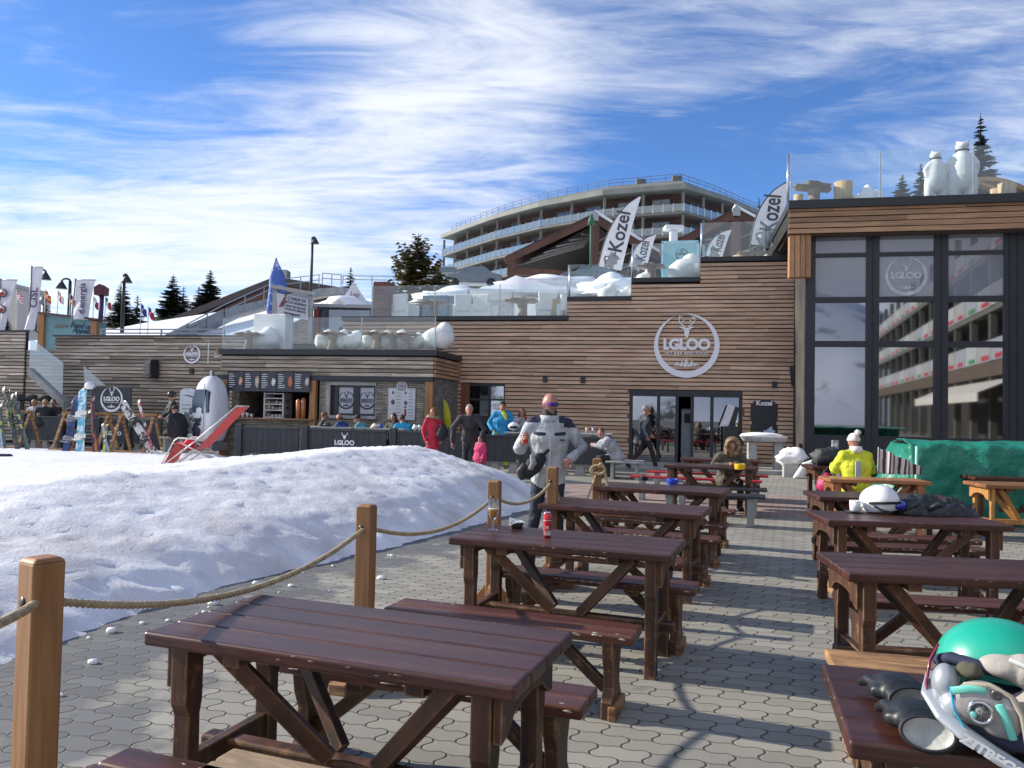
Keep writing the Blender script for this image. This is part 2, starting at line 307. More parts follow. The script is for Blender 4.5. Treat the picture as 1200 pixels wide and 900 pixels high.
# ------------------------------------------------------------ ground
def paver_mat():
    mt = bpy.data.materials.new('paving'); mt.use_nodes = True
    n, l = mt.node_tree.nodes, mt.node_tree.links; b = n['Principled BSDF']
    def m(op, a, b_=None, c=None, clamp=False):
        q = n.new('ShaderNodeMath'); q.operation = op; q.use_clamp = clamp
        for i, v in enumerate((a, b_, c)):
            if v is None: continue
            if isinstance(v, (int, float)): q.inputs[i].default_value = v
            else: l.new(v, q.inputs[i])
        return q.outputs[0]
    geo = n.new('ShaderNodeNewGeometry'); mp = n.new('ShaderNodeMapping'); l.new(geo.outputs['Position'], mp.inputs[0])
    mp.inputs['Rotation'].default_value = (0, 0, R(20))
    sp = n.new('ShaderNodeSeparateXYZ'); l.new(mp.outputs[0], sp.inputs[0]); p, q = sp.outputs[0], sp.outputs[1]
    wob = n.new('ShaderNodeTexNoise'); l.new(geo.outputs['Position'], wob.inputs[0]); wob.inputs['Scale'].default_value = 1.7; wob.inputs['Detail'].default_value = 2
    p = m('ADD', p, m('MULTIPLY', wob.outputs[0], .02)); q = m('ADD', q, m('MULTIPLY', wob.outputs[0], .02))
    H, Wd = .125, .25
    tri = lambda x, per: m('SUBTRACT', m('PINGPONG', x, per/2), per/4)      # zigzag of amplitude per/4
    q2 = m('ADD', q, m('MULTIPLY', m('SINE', m('MULTIPLY', p, 4*math.pi/Wd)), .0085))
    row = m('FLOOR', m('DIVIDE', q2, H)); fq = m('SUBTRACT', m('DIVIDE', q2, H), row)
    off = m('MULTIPLY', m('MODULO', m('ABSOLUTE', row), 2), Wd/2)
    p2 = m('ADD', m('ADD', p, off), m('MULTIPLY', m('SINE', m('MULTIPLY', q, 2*math.pi/H)), .0135))
    cc = m('FLOOR', m('DIVIDE', p2, Wd)); fp = m('SUBTRACT', m('DIVIDE', p2, Wd), cc)
    ex = m('MULTIPLY', m('SUBTRACT', .5, m('ABSOLUTE', m('SUBTRACT', fp, .5))), Wd)
    ey = m('MULTIPLY', m('SUBTRACT', .5, m('ABSOLUTE', m('SUBTRACT', fq, .5))), H)
    e = m('MINIMUM', m('MULTIPLY', ex, .62), m('MULTIPLY', ey, 1.15))
    jr = n.new('ShaderNodeMapRange'); l.new(e, jr.inputs[0]); jr.inputs[1].default_value = .0012; jr.inputs[2].default_value = .0058; jr.interpolation_type = 'SMOOTHSTEP'
    idv = n.new('ShaderNodeCombineXYZ'); l.new(row, idv.inputs[0]); l.new(cc, idv.inputs[1])
    wn = n.new('ShaderNodeTexWhiteNoise'); l.new(idv.outputs[0], wn.inputs[0])
    big = n.new('ShaderNodeTexNoise'); l.new(geo.outputs['Position'], big.inputs[0]); big.inputs['Scale'].default_value = .8; big.inputs['Detail'].default_value = 5
    fin = n.new('ShaderNodeTexNoise'); l.new(geo.outputs['Position'], fin.inputs[0]); fin.inputs['Scale'].default_value = 60; fin.inputs['Detail'].default_value = 4
    val = m('MULTIPLY', m('MULTIPLY_ADD', wn.outputs[0], .30, .85), m('MULTIPLY', m('MULTIPLY_ADD', big.outputs[0], .5, .75), m('MULTIPLY_ADD', fin.outputs[0], .3, .85)))
    # reddish courses: far bands of the terrace
    at = n.new('ShaderNodeAttribute'); at.attribute_name = 'wet'
    red = n.new('ShaderNodeMapRange'); l.new(q, red.inputs[0]); red.inputs[1].default_value = 13.2; red.inputs[2].default_value = 13.4
    red2 = n.new('ShaderNodeMapRange'); l.new(q, red2.inputs[0]); red2.inputs[1].default_value = 16.6; red2.inputs[2].default_value = 16.8
    rf = m('MULTIPLY', m('SUBTRACT', red.outputs[0], red2.outputs[0]), .75)
    c1 = n.new('ShaderNodeMix'); c1.data_type = 'RGBA'; l.new(rf, c1.inputs[0]); c1.inputs[6].default_value = (.275, .265, .228, 1); c1.inputs[7].default_value = (.34, .235, .20, 1)
    wmn = n.new('ShaderNodeTexNoise'); l.new(geo.outputs['Position'], wmn.inputs[0]); wmn.inputs['Scale'].default_value = 2.2; wmn.inputs['Detail'].default_value = 6
    wet = n.new('ShaderNodeMapRange'); l.new(m('ADD', at.outputs['Fac'], m('MULTIPLY', m('SUBTRACT', wmn.outputs[0], .5), 1.5)), wet.inputs[0]); wet.inputs[1].default_value = .42; wet.inputs[2].default_value = .6
    c2 = n.new('ShaderNodeMix'); c2.data_type = 'RGBA'; l.new(m('MULTIPLY', wet.outputs[0], .85), c2.inputs[0]); l.new(c1.outputs[2], c2.inputs[6]); c2.inputs[7].default_value = (.105, .11, .115, 1)
    st = n.new('ShaderNodeTexNoise'); l.new(geo.outputs['Position'], st.inputs[0]); st.inputs['Scale'].default_value = 3.1; st.inputs['Detail'].default_value = 3
    str_ = n.new('ShaderNodeMapRange'); l.new(st.outputs[0], str_.inputs[0]); str_.inputs[1].default_value = .68; str_.inputs[2].default_value = .74; str_.inputs[3].default_value = 1; str_.inputs[4].default_value = .68
    sc = n.new('ShaderNodeVectorMath'); sc.operation = 'SCALE'; l.new(c2.outputs[2], sc.inputs[0]); l.new(m('MULTIPLY', val, str_.outputs[0]), sc.inputs['Scale'])
    c3 = n.new('ShaderNodeMix'); c3.data_type = 'RGBA'; l.new(jr.outputs[0], c3.inputs[0]); c3.inputs[6].default_value = (.085, .078, .068, 1); l.new(sc.outputs[0], c3.inputs[7])
    l.new(c3.outputs[2], b.inputs['Base Color'])
    l.new(m('MULTIPLY_ADD', wet.outputs[0], -.12, .85), b.inputs['Roughness'])
    ht = m('ADD', jr.outputs[0], m('ADD', m('MULTIPLY', fin.outputs[0], .1), m('MULTIPLY', wn.outputs[0], .25)))
    bp = n.new('ShaderNodeBump'); bp.inputs['Strength'].default_value = .8; bp.inputs['Distance'].default_value = .008; l.new(ht, bp.inputs['Height']); l.new(bp.outputs[0], b.inputs['Normal'])
    return mt
def lerp_table(T, y):
    if y <= T[0][0]: return T[0][1]
    for (a, b), (c, d) in zip(T, T[1:]):
        if y <= c: t = (y-a)/(c-a); return b+(d-b)*t
    return T[-1][1]
EDGE = [(-6, -2.6), (3, -2.95), (4.6, -3.05), (5.1, -3.05), (5.9, -2.85), (7.25, -2.35), (8.5, -1.62), (10.8, -.5), (13.2, .5), (14.6, .62), (15.6, .35), (16.8, -.2), (17.8, -1.4), (18.6, -3.2), (20, -5), (21, -8.0), (30, -9)]
CREST = [(-6, .5), (3, .5), (6, .62), (8, .72), (10, .78), (12, .88), (13.4, .93), (14.6, .84), (15.8, .58), (17, .3), (18, .12), (19, .06), (30, .05)]
def sst(t): t = max(0, min(1, t)); return t*t*(3-2*t)
def snow_h(x, y):
    e = lerp_table(EDGE, y)+.16*noise.noise(Vector((x*.2, y*1.6, 3)))+.07*noise.noise(Vector((3, y*7, 3)))+.05*noise.noise(Vector((x*6, y*16, 3)))
    d = (e-x)*.82
    H = lerp_table(CREST, y); w = 2.4 if y < 9 else 2.4-(min(y, 14)-9)*.1
    up_ = sst(min(1, d/w)*.5+.0)*2 if d < w else 1
    up_ = (max(d, 0)/w)**.75 if d < w else 1
    base = .14*sst(d/.8)
    back = 1-sst((d-w)/5.5)
    h = base + (H-.14)*max(0, min(1, up_))*back if d > 0 else d*.25
    if d > 0:
        k = min(1, d/1.2)
        q = Vector((x, y, 0))
        h += k*(.25+.75*back)*(.06*noise.noise(q*.8)+.022*abs(noise.noise(q*2.1+Vector((4, 1, 2))))+.026*abs(noise.noise(q*4.5))+.030*abs(noise.noise(q*9))+.016*noise.noise(q*17))+k*(.012*noise.noise(q*9)+.012*noise.noise(q*3.3))
        h += .05*math.exp(-((d-.25)/.25)**2)*(.5+noise.noise(q*4))
    return h
def grounds():
    mb = MB(); xs = [-160, -60, -30]+[-12+.4*i for i in range(62)]+[20, 40, 160]; ys = [-120, -20, -3]+[-1+.4*i for i in range(60)]+[30, 60, 200]
    vs = [(x, y, 0) for y in ys for x in xs]; nx = len(xs)
    fs = [(j*nx+i, j*nx+i+1, (j+1)*nx+i+1, (j+1)*nx+i) for j in range(len(ys)-1) for i in range(nx-1)]
    mb.add(vs, fs); o = mb.build('pavement', paver_mat()); tag(o, kind='structure')
    at = o.data.attributes.new('wet', 'FLOAT', 'POINT')
    for i, v in enumerate(o.data.vertices):
        d = v.co.x-lerp_table(EDGE, v.co.y); lim = 2.5 if v.co.y < 7 else 1.6
        at.data[i].value = max(0, min(1, 1-d/lim)) if v.co.y < 19 else 0
    # snow
    sm = bpy.data.materials.new('snow'); sm.use_nodes = True; n, l = sm.node_tree.nodes, sm.node_tree.links; b = n['Principled BSDF']
    geo = n.new('ShaderNodeNewGeometry')
    def nz(s, d=5, r=.55):
        t = n.new('ShaderNodeTexNoise'); l.new(geo.outputs['Position'], t.inputs[0]); t.inputs['Scale'].default_value = s; t.inputs['Detail'].default_value = d; t.inputs['Roughness'].default_value = r; return t.outputs[0]
    cr = n.new('ShaderNodeValToRGB'); l.new(nz(1.1, 8, .62), cr.inputs[0])
    e = cr.color_ramp.elements; e[0].position = .36; e[0].color = (.62, .60, .60, 1); e[1].position = .58; e[1].color = (.86, .86, .88, 1)
    at = n.new('ShaderNodeAttribute'); at.attribute_name = 'dirt'
    mx = n.new('ShaderNodeMix'); mx.data_type = 'RGBA'; l.new(at.outputs['Fac'], mx.inputs[0]); mx.inputs[6].default_value = (.90, .91, .93, 1); l.new(cr.outputs[0], mx.inputs[7])
    sp_ = n.new('ShaderNodeMapRange'); l.new(nz(34, 4, .7), sp_.inputs[0]); sp_.inputs[1].default_value = .70; sp_.inputs[2].default_value = .78
    s2 = n.new('ShaderNodeMath'); s2.operation = 'MULTIPLY'; l.new(sp_.outputs[0], s2.inputs[0]); l.new(at.outputs['Fac'], s2.inputs[1])
    m3 = n.new('ShaderNodeMix'); m3.data_type = 'RGBA'; l.new(s2.outputs[0], m3.inputs[0]); l.new(mx.outputs[2], m3.inputs[6]); m3.inputs[7].default_value = (.22, .19, .16, 1)
    l.new(m3.outputs[2], b.inputs['Base Color']); b.inputs['Roughness'].default_value = .55; b.inputs['Specular IOR Level'].default_value = .35
    bp = n.new('ShaderNodeBump'); bp.inputs['Strength'].default_value = .5; bp.inputs['Distance'].default_value = .035; l.new(nz(6, 8, .62), bp.inputs['Height'])
    b2 = n.new('ShaderNodeBump'); b2.inputs['Strength'].default_value = .7; b2.inputs['Distance'].default_value = .015; l.new(nz(26, 8, .7), b2.inputs['Height']); l.new(bp.outputs[0], b2.inputs['Normal']); l.new(b2.outputs[0], b.inputs['Normal'])
    MATS['snow'] = sm
    mb = MB(); st = .075; x0, y0 = -13.0, 1.2; nx, ny = int(14/st), int(18.4/st)
    g = [[None]*(nx+1) for _ in range(ny+1)]; vs = []; ok = []
    for j in range(ny+1):
        for i in range(nx+1):
            x, y = x0+i*st, y0+j*st; h = snow_h(x, y); vs.append((x, y, max(h, -.03)-.0)); ok.append(h > -.025)
    fs = []
    for j in range(ny):
        for i in range(nx):
            a = j*(nx+1)+i; q = (a, a+1, a+nx+2, a+nx+1)
            if any(ok[k] for k in q): fs.append(q)
    mb.add(vs, fs, 0, True); bank = mb.build('snow_bank', sm); tag(bank, kind='structure')
    me = bank.data; bm = bmesh.new(); bm.from_mesh(me); bmesh.ops.delete(bm, geom=[v for v in bm.verts if not v.link_faces], context='VERTS'); bm.to_mesh(me); bm.free()
    at = me.attributes.new('dirt', 'FLOAT', 'POINT')
    for i, v in enumerate(me.vertices):
        d = (lerp_table(EDGE, v.co.y)-v.co.x)*.82; at.data[i].value = .9*(1-sst((d-1.2)/2.0))+.08
    # the wide trodden snow left of and beyond the bank
    mb = MB(); xs = [-60, -40, -30, -24]+[-20+.5*i for i in range(15)]+[-13.0+.5*i for i in range(0, 22)]; ys = [-10, -4, 1.2]+[1.2+.46*i for i in range(1, 41)]+[19.6+.5*i for i in range(0, 9)]
    vs, ok = [], []
    for y in ys:
        for x in xs:
            inside = (-13.05 < x) and (1.1 < y < 19.7)
            hh = .14+.02*noise.noise(Vector((x, y, 0)))+.03*noise.noise(Vector((x*.4, y*.4, 2)))
            if x > lerp_table(EDGE, y)-.3 or (x > -8.5 and y > 20.0): hh = -.06
            if -13.01 < x and 1.1 < y <= 19.61: hh = max(-.05, snow_h(x, y)-.02) if (abs(x+13) < .02 or y > 19.4) else -.08
            vs.append((x, y, hh))
    nx = len(xs); fs = []
    for j in range(len(ys)-1):
        for i in range(nx-1):
            a = j*nx+i; q = (a, a+1, a+nx+1, a+nx)
            if all(vs[k][2] < -.04 for k in q): continue
            fs.append(q)
    mb.add(vs, fs, 0, True); o = mb.build('snow_field', sm); tag(o, kind='structure')
    at = o.data.attributes.new('dirt', 'FLOAT', 'POINT')
    for i in range(len(o.data.vertices)): at.data[i].value = .3
    # little lumps of snow fallen on the paving
    mb = MB()
    for k in range(34):
        y = random.uniform(2.6, 9); x = lerp_table(EDGE, y)+abs(random.gauss(0, .55))+.05; r = random.choice([.008, .012, .015, .02, .035])*random.uniform(.7, 1.2)
        mb.ell((x, y, r*.4), (r*1.3, r, r*.7), 7, 4, jit=.5)
    o = mb.build('snow_lumps', sm); tag(o, 'small white lumps of snow scattered on the paving beside the bank', 'snow', kind='stuff')
    at = o.data.attributes.new('dirt', 'FLOAT', 'POINT')
    # snowy slope behind the terrace walls
    mb = MB(); xs = [-150+4*i for i in range(80)]; ys = [29+2.5*i for i in range(60)]
    def hill(x, y):
        xr = x*55/max(y, 30); ridge = lerp_table([(-60, 5.5), (-33, 5.6), (-29, 6.5), (-24, 7.6), (-18, 8.8), (-11, 9.3), (-2, 9.9), (6, 10.6), (20, 11.5), (60, 12)], xr)
        t = min(1, max(0, (y-30)/25)); h = 3.2+(ridge-3.2)*t
        if y > 55: h -= min(3, (y-55)*.03)
        return h + .35*noise.noise(Vector((x*.08, y*.08, 1)))
    globals()['hill'] = hill
    vs = [(x, y, hill(x, y)) for y in ys for x in xs]; nx = len(xs)
    fs = [(j*nx+i, j*nx+i+1, (j+1)*nx+i+1, (j+1)*nx+i) for j in range(len(ys)-1) for i in range(nx-1)]
    mb.add(vs, fs, 0, True); o = mb.build('hill', sm); tag(o, kind='structure'); at = o.data.attributes.new('dirt', 'FLOAT', 'POINT')
    for i in range(len(o.data.vertices)): at.data[i].value = .15
grounds()
def snow_mesh_attr(o, v=.1):
    at = o.data.attributes.new('dirt', 'FLOAT', 'POINT')
    for i in range(len(o.data.vertices)): at.data[i].value = v
# ------------------------------------------------------------ buildings in the turned frame (u along the facade, v away, z up)
ORG = {}
def fthing(name, u, v, z, label, cat, group=None):
    o = thing(name, UV(u, v, z), label, cat, group, -TH); ORG[o.name] = (u, v, z); return o
def fb(mb, name, mats, root, bevel=0, seg=1):
    u, v, z = ORG[root.name]; mb.v = [(a-u, b-v, c-z) for a, b, c in mb.v]
    o = mb.build(name, mats, root, bevel=bevel, seg=seg); return o
def fsub(mb, name, mats, part, root, bevel=0):      # sub-part: child of a part
    o = fb(mb, name, mats, root, bevel); o.parent = part; return o
def fsolo(mb, name, mats, label, cat, u, v, z, group=None, bevel=0, seg=1):
    mb.v = [(a-u, b-v, c-z) for a, b, c in mb.v]
    o = mb.build(name, mats, None, bevel=bevel, loc=UV(u, v, z), rotz=-TH, seg=seg); return tag(o, label, cat, group)
slatw = pm('facade_boards', (.48, .305, .205), .7, var=.2, scale=2.2, stretch=(.6, 1, 9), attr=.38, col2=(.52, .37, .27), mixscale=1.1, mixlo=.42, mixhi=.62, bump=.3, bscale=14)
slatg = pm('weathered_boards', (.33, .26, .195), .75, var=.3, scale=2.2, stretch=(.6, 1, 9), attr=.8, col2=(.48, .42, .35), mixscale=1.2, mixlo=.4, mixhi=.6, bump=.3, bscale=14)
slato = pm('fascia_boards', (.40, .23, .13), .65, var=.28, scale=2.2, stretch=(.6, 1, 9), attr=.5, bump=.3, bscale=14)
backb = pm('backing', (.02, .017, .015), .9)
blackm = pm('black_trim', (.02, .022, .028), .5, var=.1)
navy = pm('anthracite_frame', (.020, .023, .032), .45, var=.12)
fencem = pm('charcoal_boards', (.035, .04, .048), .6, var=.25, scale=4, stretch=(5, 5, .6), bump=.2)
postw = pm('timber_post', (.33, .165, .065), .6, var=.22, scale=3, stretch=(6, 6, .5), bump=.25, col2=(.27, .115, .04), mixscale=2)
stone = bpy.data.materials.new('stacked_stone'); MATS['stacked_stone'] = stone
def _stone():
    stone.use_nodes = True; n, l = stone.node_tree.nodes, stone.node_tree.links; b = n['Principled BSDF']
    tc = n.new('ShaderNodeTexCoord'); mp = n.new('ShaderNodeMapping'); l.new(tc.outputs['Object'], mp.inputs[0]); mp.inputs['Rotation'].default_value = (R(90), 0, 0)
    sp = n.new('ShaderNodeSeparateXYZ'); l.new(tc.outputs['Object'], sp.inputs[0]); ad = n.new('ShaderNodeMath'); ad.operation = 'ADD'; l.new(sp.outputs[0], ad.inputs[0]); l.new(sp.outputs[1], ad.inputs[1])
    cb = n.new('ShaderNodeCombineXYZ'); l.new(ad.outputs[0], cb.inputs[0]); l.new(sp.outputs[2], cb.inputs[1])
    br = n.new('ShaderNodeTexBrick'); l.new(cb.outputs[0], br.inputs[0]); br.inputs['Scale'].default_value = 1; br.inputs['Brick Width'].default_value = .24; br.inputs['Row Height'].default_value = .055
    br.inputs['Mortar Size'].default_value = .006; br.inputs['Mortar Smooth'].default_value = .4; br.inputs['Color1'].default_value = (.36, .345, .32, 1); br.inputs['Color2'].default_value = (.20, .195, .19, 1); br.inputs['Mortar'].default_value = (.05, .045, .04, 1)
    br.inputs['Bias'].default_value = 0.0; br.offset = .37
    t = n.new('ShaderNodeTexNoise'); l.new(tc.outputs['Object'], t.inputs[0]); t.inputs['Scale'].default_value = 2.2; t.inputs['Detail'].default_value = 8; t.inputs['Roughness'].default_value = .7
    cr = n.new('ShaderNodeValToRGB'); l.new(t.outputs[0], cr.inputs[0]); cr.color_ramp.elements[0].position = .35; cr.color_ramp.elements[0].color = (.7, .68, .68, 1); cr.color_ramp.elements[1].position = .65; cr.color_ramp.elements[1].color = (1.3, 1.2, 1.0, 1)
    mx = n.new('ShaderNodeMix'); mx.data_type = 'RGBA'; mx.blend_type = 'MULTIPLY'; mx.inputs[0].default_value = 1; l.new(br.outputs[0], mx.inputs[6]); l.new(cr.outputs[0], mx.inputs[7]); l.new(mx.outputs[2], b.inputs['Base Color'])
    b.inputs['Roughness'].default_value = .85; bp = n.new('ShaderNodeBump'); bp.inputs['Strength'].default_value = .8; bp.inputs['Distance'].default_value = .02; l.new(br.outputs['Fac'], bp.inputs['Height']); bp.invert = True; l.new(bp.outputs[0], b.inputs['Normal'])
_stone()
concrete = pm('concrete', (.36, .36, .35), .85, var=.15, scale=5, bump=.3, col2=(.28, .28, .27), mixscale=2)
whitep = pm('white_paint', (.8, .8, .8), .45, var=.04)
whitef = pm('white_fabric', (.78, .77, .74), .8, var=.06, scale=4, bump=.3, bscale=8, bdist=.03)
whitet = pm('white_lettering', (.80, .81, .86), .5, var=.03)
greym = pm('grey_metal', (.30, .31, .32), .4, metal=.6, var=.08)
darkin = pm('dark_interior', (.02, .02, .022), .9, var=.3, scale=1.2)
railg = glass('rail_glass', .05, (.93, .97, .97))
wing = glass('window_glass', .34, (.24, .26, .29), .025)
doorg = glass('door_glass', .35, (.35, .4, .43))
filmg = glass('frosted_pane', .07, (.3, .3, .3), film=.75, filmcol=(.30, .32, .37))
def slats(mb, u0, u1, z0, z1, v, holes=(), pitch=.126, h=.096, th=.05, mi=0, steps=None, Lr=(1.6, 4.2), M=None):
    z = z0; r = 0
    while z + h*.5 < z1:
        za, zb = z, min(z+h, z1); ivs = [(u0, u1)]
        for a, b, c, d in holes:
            if c < zb and d > za:
                nv = []
                for p, q in ivs:
                    if b <= p or a >= q: nv.append((p, q)); continue
                    if a > p: nv.append((p, a))
                    if b < q: nv.append((b, q))
                ivs = nv
        if steps:
            nv = []
            for p, q in ivs:
                for a, b, top in steps:
                    x, y = max(p, a), min(q, b)
                    if y > x and zb <= top+.02: nv.append((x, y))
            ivs = nv
            m = []
            for p, q in sorted(ivs):
                if m and abs(m[-1][1]-p) < 1e-4: m[-1] = (m[-1][0], q)
                else: m.append((p, q))
            ivs = m
        for p, q in ivs:
            x = p
            while x < q-1e-4:
                y = min(q, x+random.uniform(*Lr)*(random.uniform(.3, 1) if x == p else 1))
                if q-y < .4: y = q
                j = random.uniform(-.006, .004)
                mb.bx(x+.002, y-.002, v-th+j, v+j, za+random.uniform(-.004, .004), zb+random.uniform(-.004, .003), mi, M)
                x = y
        z += pitch
VM, VR, VK, VF, VS = 24.5, 22.3, 21.9, 19.45, 24.5
# ---- main terrace building
def uz(px, py, v): return fac(px, py, v)
u_l = uz(434, 374, VM)[0]; u_a = uz(664.5, 372, VM)[0]; u_b = uz(740, 350, VM)[0]; u_c = uz(820.5, 330, VM)[0]; u_r = uz(945, 400, VM)[0]+.3
z_a = uz(600, 375.5, VM)[1]; z_b = uz(700, 353, VM)[1]; z_c = uz(780, 331, VM)[1]; z_d = uz(870, 306.5, VM)[1]
u_ll = uz(440, 420, VM)[0]-1.2
main = fthing('terrace_building', (u_ll+u_r)/2, VM, 0, 'brown board-clad terrace building with a stepped roof edge and sliding glass doors', 'building')
d_u0, d_z1 = uz(738, 457.5, VM); d_u1 = uz(870, 459, VM)[0]
e_u0, e_z1 = uz(541, 449, VM); e_u1 = uz(592.5, 449, VM)[0]
holes = [(d_u0, d_u1, -.1, d_z1), (e_u0, e_u1, -.1, e_z1)]
steps = [(u_ll, u_a, z_a), (u_a, u_b, z_b), (u_b, u_c, z_c), (u_c, u_r, z_d)]
mb = MB(); slats(mb, u_ll, u_r, .06, z_d, VM-.02, holes, steps=steps)
cl = fb(mb, 'board_cladding', slatw, main)
mb = MB()
def wallbox(mb, u0, u1, z1, v0, v1, holes, z0=0):
    xs = sorted({u0, u1, *[max(u0, min(u1, h)) for H in holes for h in H[:2]]})
    for a, b in zip(xs, xs[1:]):
        if b-a < 1e-4: continue
        top = [H for H in holes if H[0] <= a+1e-4 and H[1] >= b-1e-4]
        mb.bx(a, b, v0, v1, top[0][3] if top else z0, z1)
for a, b, t in steps: wallbox(mb, a, b, t-.01, VM+.0, VM+.3, holes)
mb.bx(u_ll, u_r, VM+6, VM+6.2, 0, z_a-.1)
fb(mb, 'wall', backb, main)
mb = MB()
for a, b, t in steps: mb.bx(a+.003, b+.06 if t < 5 else b, VM-.12, VM+.5, t, t+.14)
fb(mb, 'roof_edge', blackm, main)
mb = MB()
for a, b, t in steps: mb.bx(a+.004, b-.004, VM+.505, VM+7.5, t-.25, t+.12)
fb(mb, 'terrace_deck', pm('deck_snow', (.8, .81, .83), .6, var=.05, bump=.4, scale=2), main)
# sliding doors
mb = MB(); fw_ = .09
du = lambda px: uz(px, 500, VM)[0]
cols = [d_u0, du(771.5), du(793), du(811), du(834), d_u1]
mb.bx(d_u0, d_u1, VM-.08, VM+.12, d_z1-.17, d_z1+.02)
for c in (d_u0+.05, cols[1], cols[2], cols[3], cols[4], d_u1-.05): mb.bx(c-.05, c+.05, VM-.06, VM+.1, .02, d_z1-.17)
for i in (0, 1, 3, 4): mb.bx(cols[i]+.05, cols[i+1]-.05, VM-.04, VM+.06, .02, .12)
df = fb(mb, 'door_frame', navy, main)
for i in (0, 1, 3, 4):
    mb = MB(); mb.bx(cols[i]+.05, cols[i+1]-.05, VM, VM+.012, .12, d_z1-.17); fsub(mb, 'glass_pane', doorg, df, main)
for a in (d_u0-.06, d_u1): mb = MB(); mb.bx(a, a+.06, VM-.07, VM+.1, 0, d_z1+.02); fsub(mb, 'door_lining', pm('dark_wood', (.16, .075, .045), .6, var=.2, stretch=(4, 4, .6)), df, main)
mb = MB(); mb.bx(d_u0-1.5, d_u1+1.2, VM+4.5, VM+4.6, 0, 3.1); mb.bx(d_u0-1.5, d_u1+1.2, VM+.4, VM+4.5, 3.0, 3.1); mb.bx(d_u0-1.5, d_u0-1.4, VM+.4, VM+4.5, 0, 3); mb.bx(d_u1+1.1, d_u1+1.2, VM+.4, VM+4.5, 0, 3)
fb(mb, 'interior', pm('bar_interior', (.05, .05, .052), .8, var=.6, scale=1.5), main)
# left doorway with the reflecting pane
mb = MB(); eu = lambda px: uz(px, 480, VM)[0]
mb.bx(e_u0, e_u0+.28, VM-.05, VM+.1, 0, e_z1)
fb(mb, 'door_lining', pm('red_wood', (.20, .07, .035), .6, var=.2, stretch=(4, 4, .6)), main)
mb = MB(); x1 = eu(574)
mb.bx(e_u0+.28, e_u1, VM-.03, VM+.1, e_z1-.08, e_z1); mb.bx(x1-.05, x1+.02, VM-.03, VM+.1, 0, e_z1-.08); mb.bx(e_u1-.05, e_u1, VM-.03, VM+.1, 0, e_z1-.08); mb.bx(e_u0+.28, e_u1-.05, VM-.03, VM+.1, e_z1-.55, e_z1-.49)
ef = fb(mb, 'door_frame', navy, main)
mb = MB(); mb.bx(e_u0+.28, x1-.05, VM+.03, VM+.04, 0, e_z1-.08); fsub(mb, 'glass_pane', glass('dark_glass', .06, (.1, .11, .12)), ef, main)
mb = MB(); mb.bx(x1+.02, e_u1-.05, VM+.03, VM+.04, 0, e_z1-.08); fsub(mb, 'glass_pane', glass('mirror_glass', .6, (.3, .3, .3)), ef, main)
# things on the wall
def wall_logo(px, py, rpx, v, label, full=True, name='wall_emblem'):
    u, z = uz(px, py, v); r = rpx*PW(px, py, v).y/F_PX
    mb = MB(); logo(mb, r, v-.07, 0, u, z, .05, full)
    for a in (-.5, .5): mb.bar((u+a*r, v-.07, z-.75*r), (u+a*r, v-.02, z-.75*r), .03, .03)
    return fsolo(mb, name, whitet, label, 'sign', u, v, z)
wall_logo(804.5, 405.5, 37.5, VM, 'large white crescent emblem with deer head reading I.GLOO SKY BAR AND FOOD', name='wall_emblem')
def wspk(px, py, v, label, tilt=0):
    u, z = uz(px, py, v); mb = MB()
    P = [(-.19, .27), (.16, .33), (.19, -.27), (-.12, -.33)]; M = Matrix.Translation((u, v-.1, z)) @ Matrix.Rotation(tilt, 4, 'Z')
    mb.prism(P, -.34, -.02, 0, M); mb.prism([(-.14, .2), (.12, .24), (.14, -.2), (-.08, -.24)], -.352, -.34, 0, M)
    o = fsolo(mb, 'wall_speaker', pm('speaker_black', (.012, .013, .016), .5), label, 'speaker', u, v, z, 'black speakers on the board walls', bevel=.015)
    b = MB(); b.bar((0, -.12, 0), (0, -.02, 0), .06, .08); b.build('bracket', blackm, o)
wspk(931.5, 440, VM, 'black speaker on the boards between the chalkboard and the big dark window', .2)
wspk(185, 433, VS, 'black tilted speaker on the weathered left wall', -.3)
def wlamp(px, py, v, label):
    u, z = uz(px, py, v); mb = MB(); mb.bx(u-.07, u+.07, v-.16, v-.03, z-.09, z+.09)
    fsolo(mb, 'wall_lamp', navy, label, 'wall lamp', u, v, z, 'small square wall lamps', bevel=.01)
wlamp(639.5, 444.5, VM, 'small black square wall lamp above the grey jacketed man'); wlamp(683.5, 445.5, VM, 'small black square wall lamp left of the sliding doors')
wlamp(907, 451, VM, 'small black square wall lamp over the chalkboard, near the speaker'); wlamp(227, 435, VS, 'small black square wall lamp under the small round emblem')
# chalkboard
u, z = uz(895, 491, VM); mb = MB(); w, h = .37, .50
pl = [(-w, -h), (w, -h), (w, h-.05)]+[(w*math.cos(a)*.85, h-.05+.12*math.sin(a)) for a in [math.pi*i/8 for i in range(9)]]+[(-w, h-.05)]
M = Matrix.Translation((u, VM-.03, z)); cbm = pm('chalkboard', (.012, .014, .02), .4)
mb.prism([(x*1.06, q*1.04) for x, q in pl], -.045, 0, 0, M)
ch = fsolo(mb, 'chalkboard', pm('board_frame', (.03, .025, .03), .5), 'black arched chalkboard headed Kozel hanging on the boards beside the sliding doors', 'chalkboard', u, VM, z)
b = MB(); b.prism([(x*.96, q*.96) for x, q in pl], -.083, -.076); b.build('writing_surface', cbm, ch)
b = MB(); put_text(b, 'Kozel', 0, -.09, h-.03, .2, 0, .006); b.build('lettering', whitet, ch)
b = MB()
for x, q, r in ((.05, -.38, .07), (.17, -.33, .09), (.25, -.37, .08), (.2, -.26, .05), (.1, -.42, .05)): b.ell((x, -.086, q), (r, .006, r*.7), 10, 5, jit=.5)
b.build('chalk_drawing', pm('chalk', (.45, .55, .7), .8), ch)
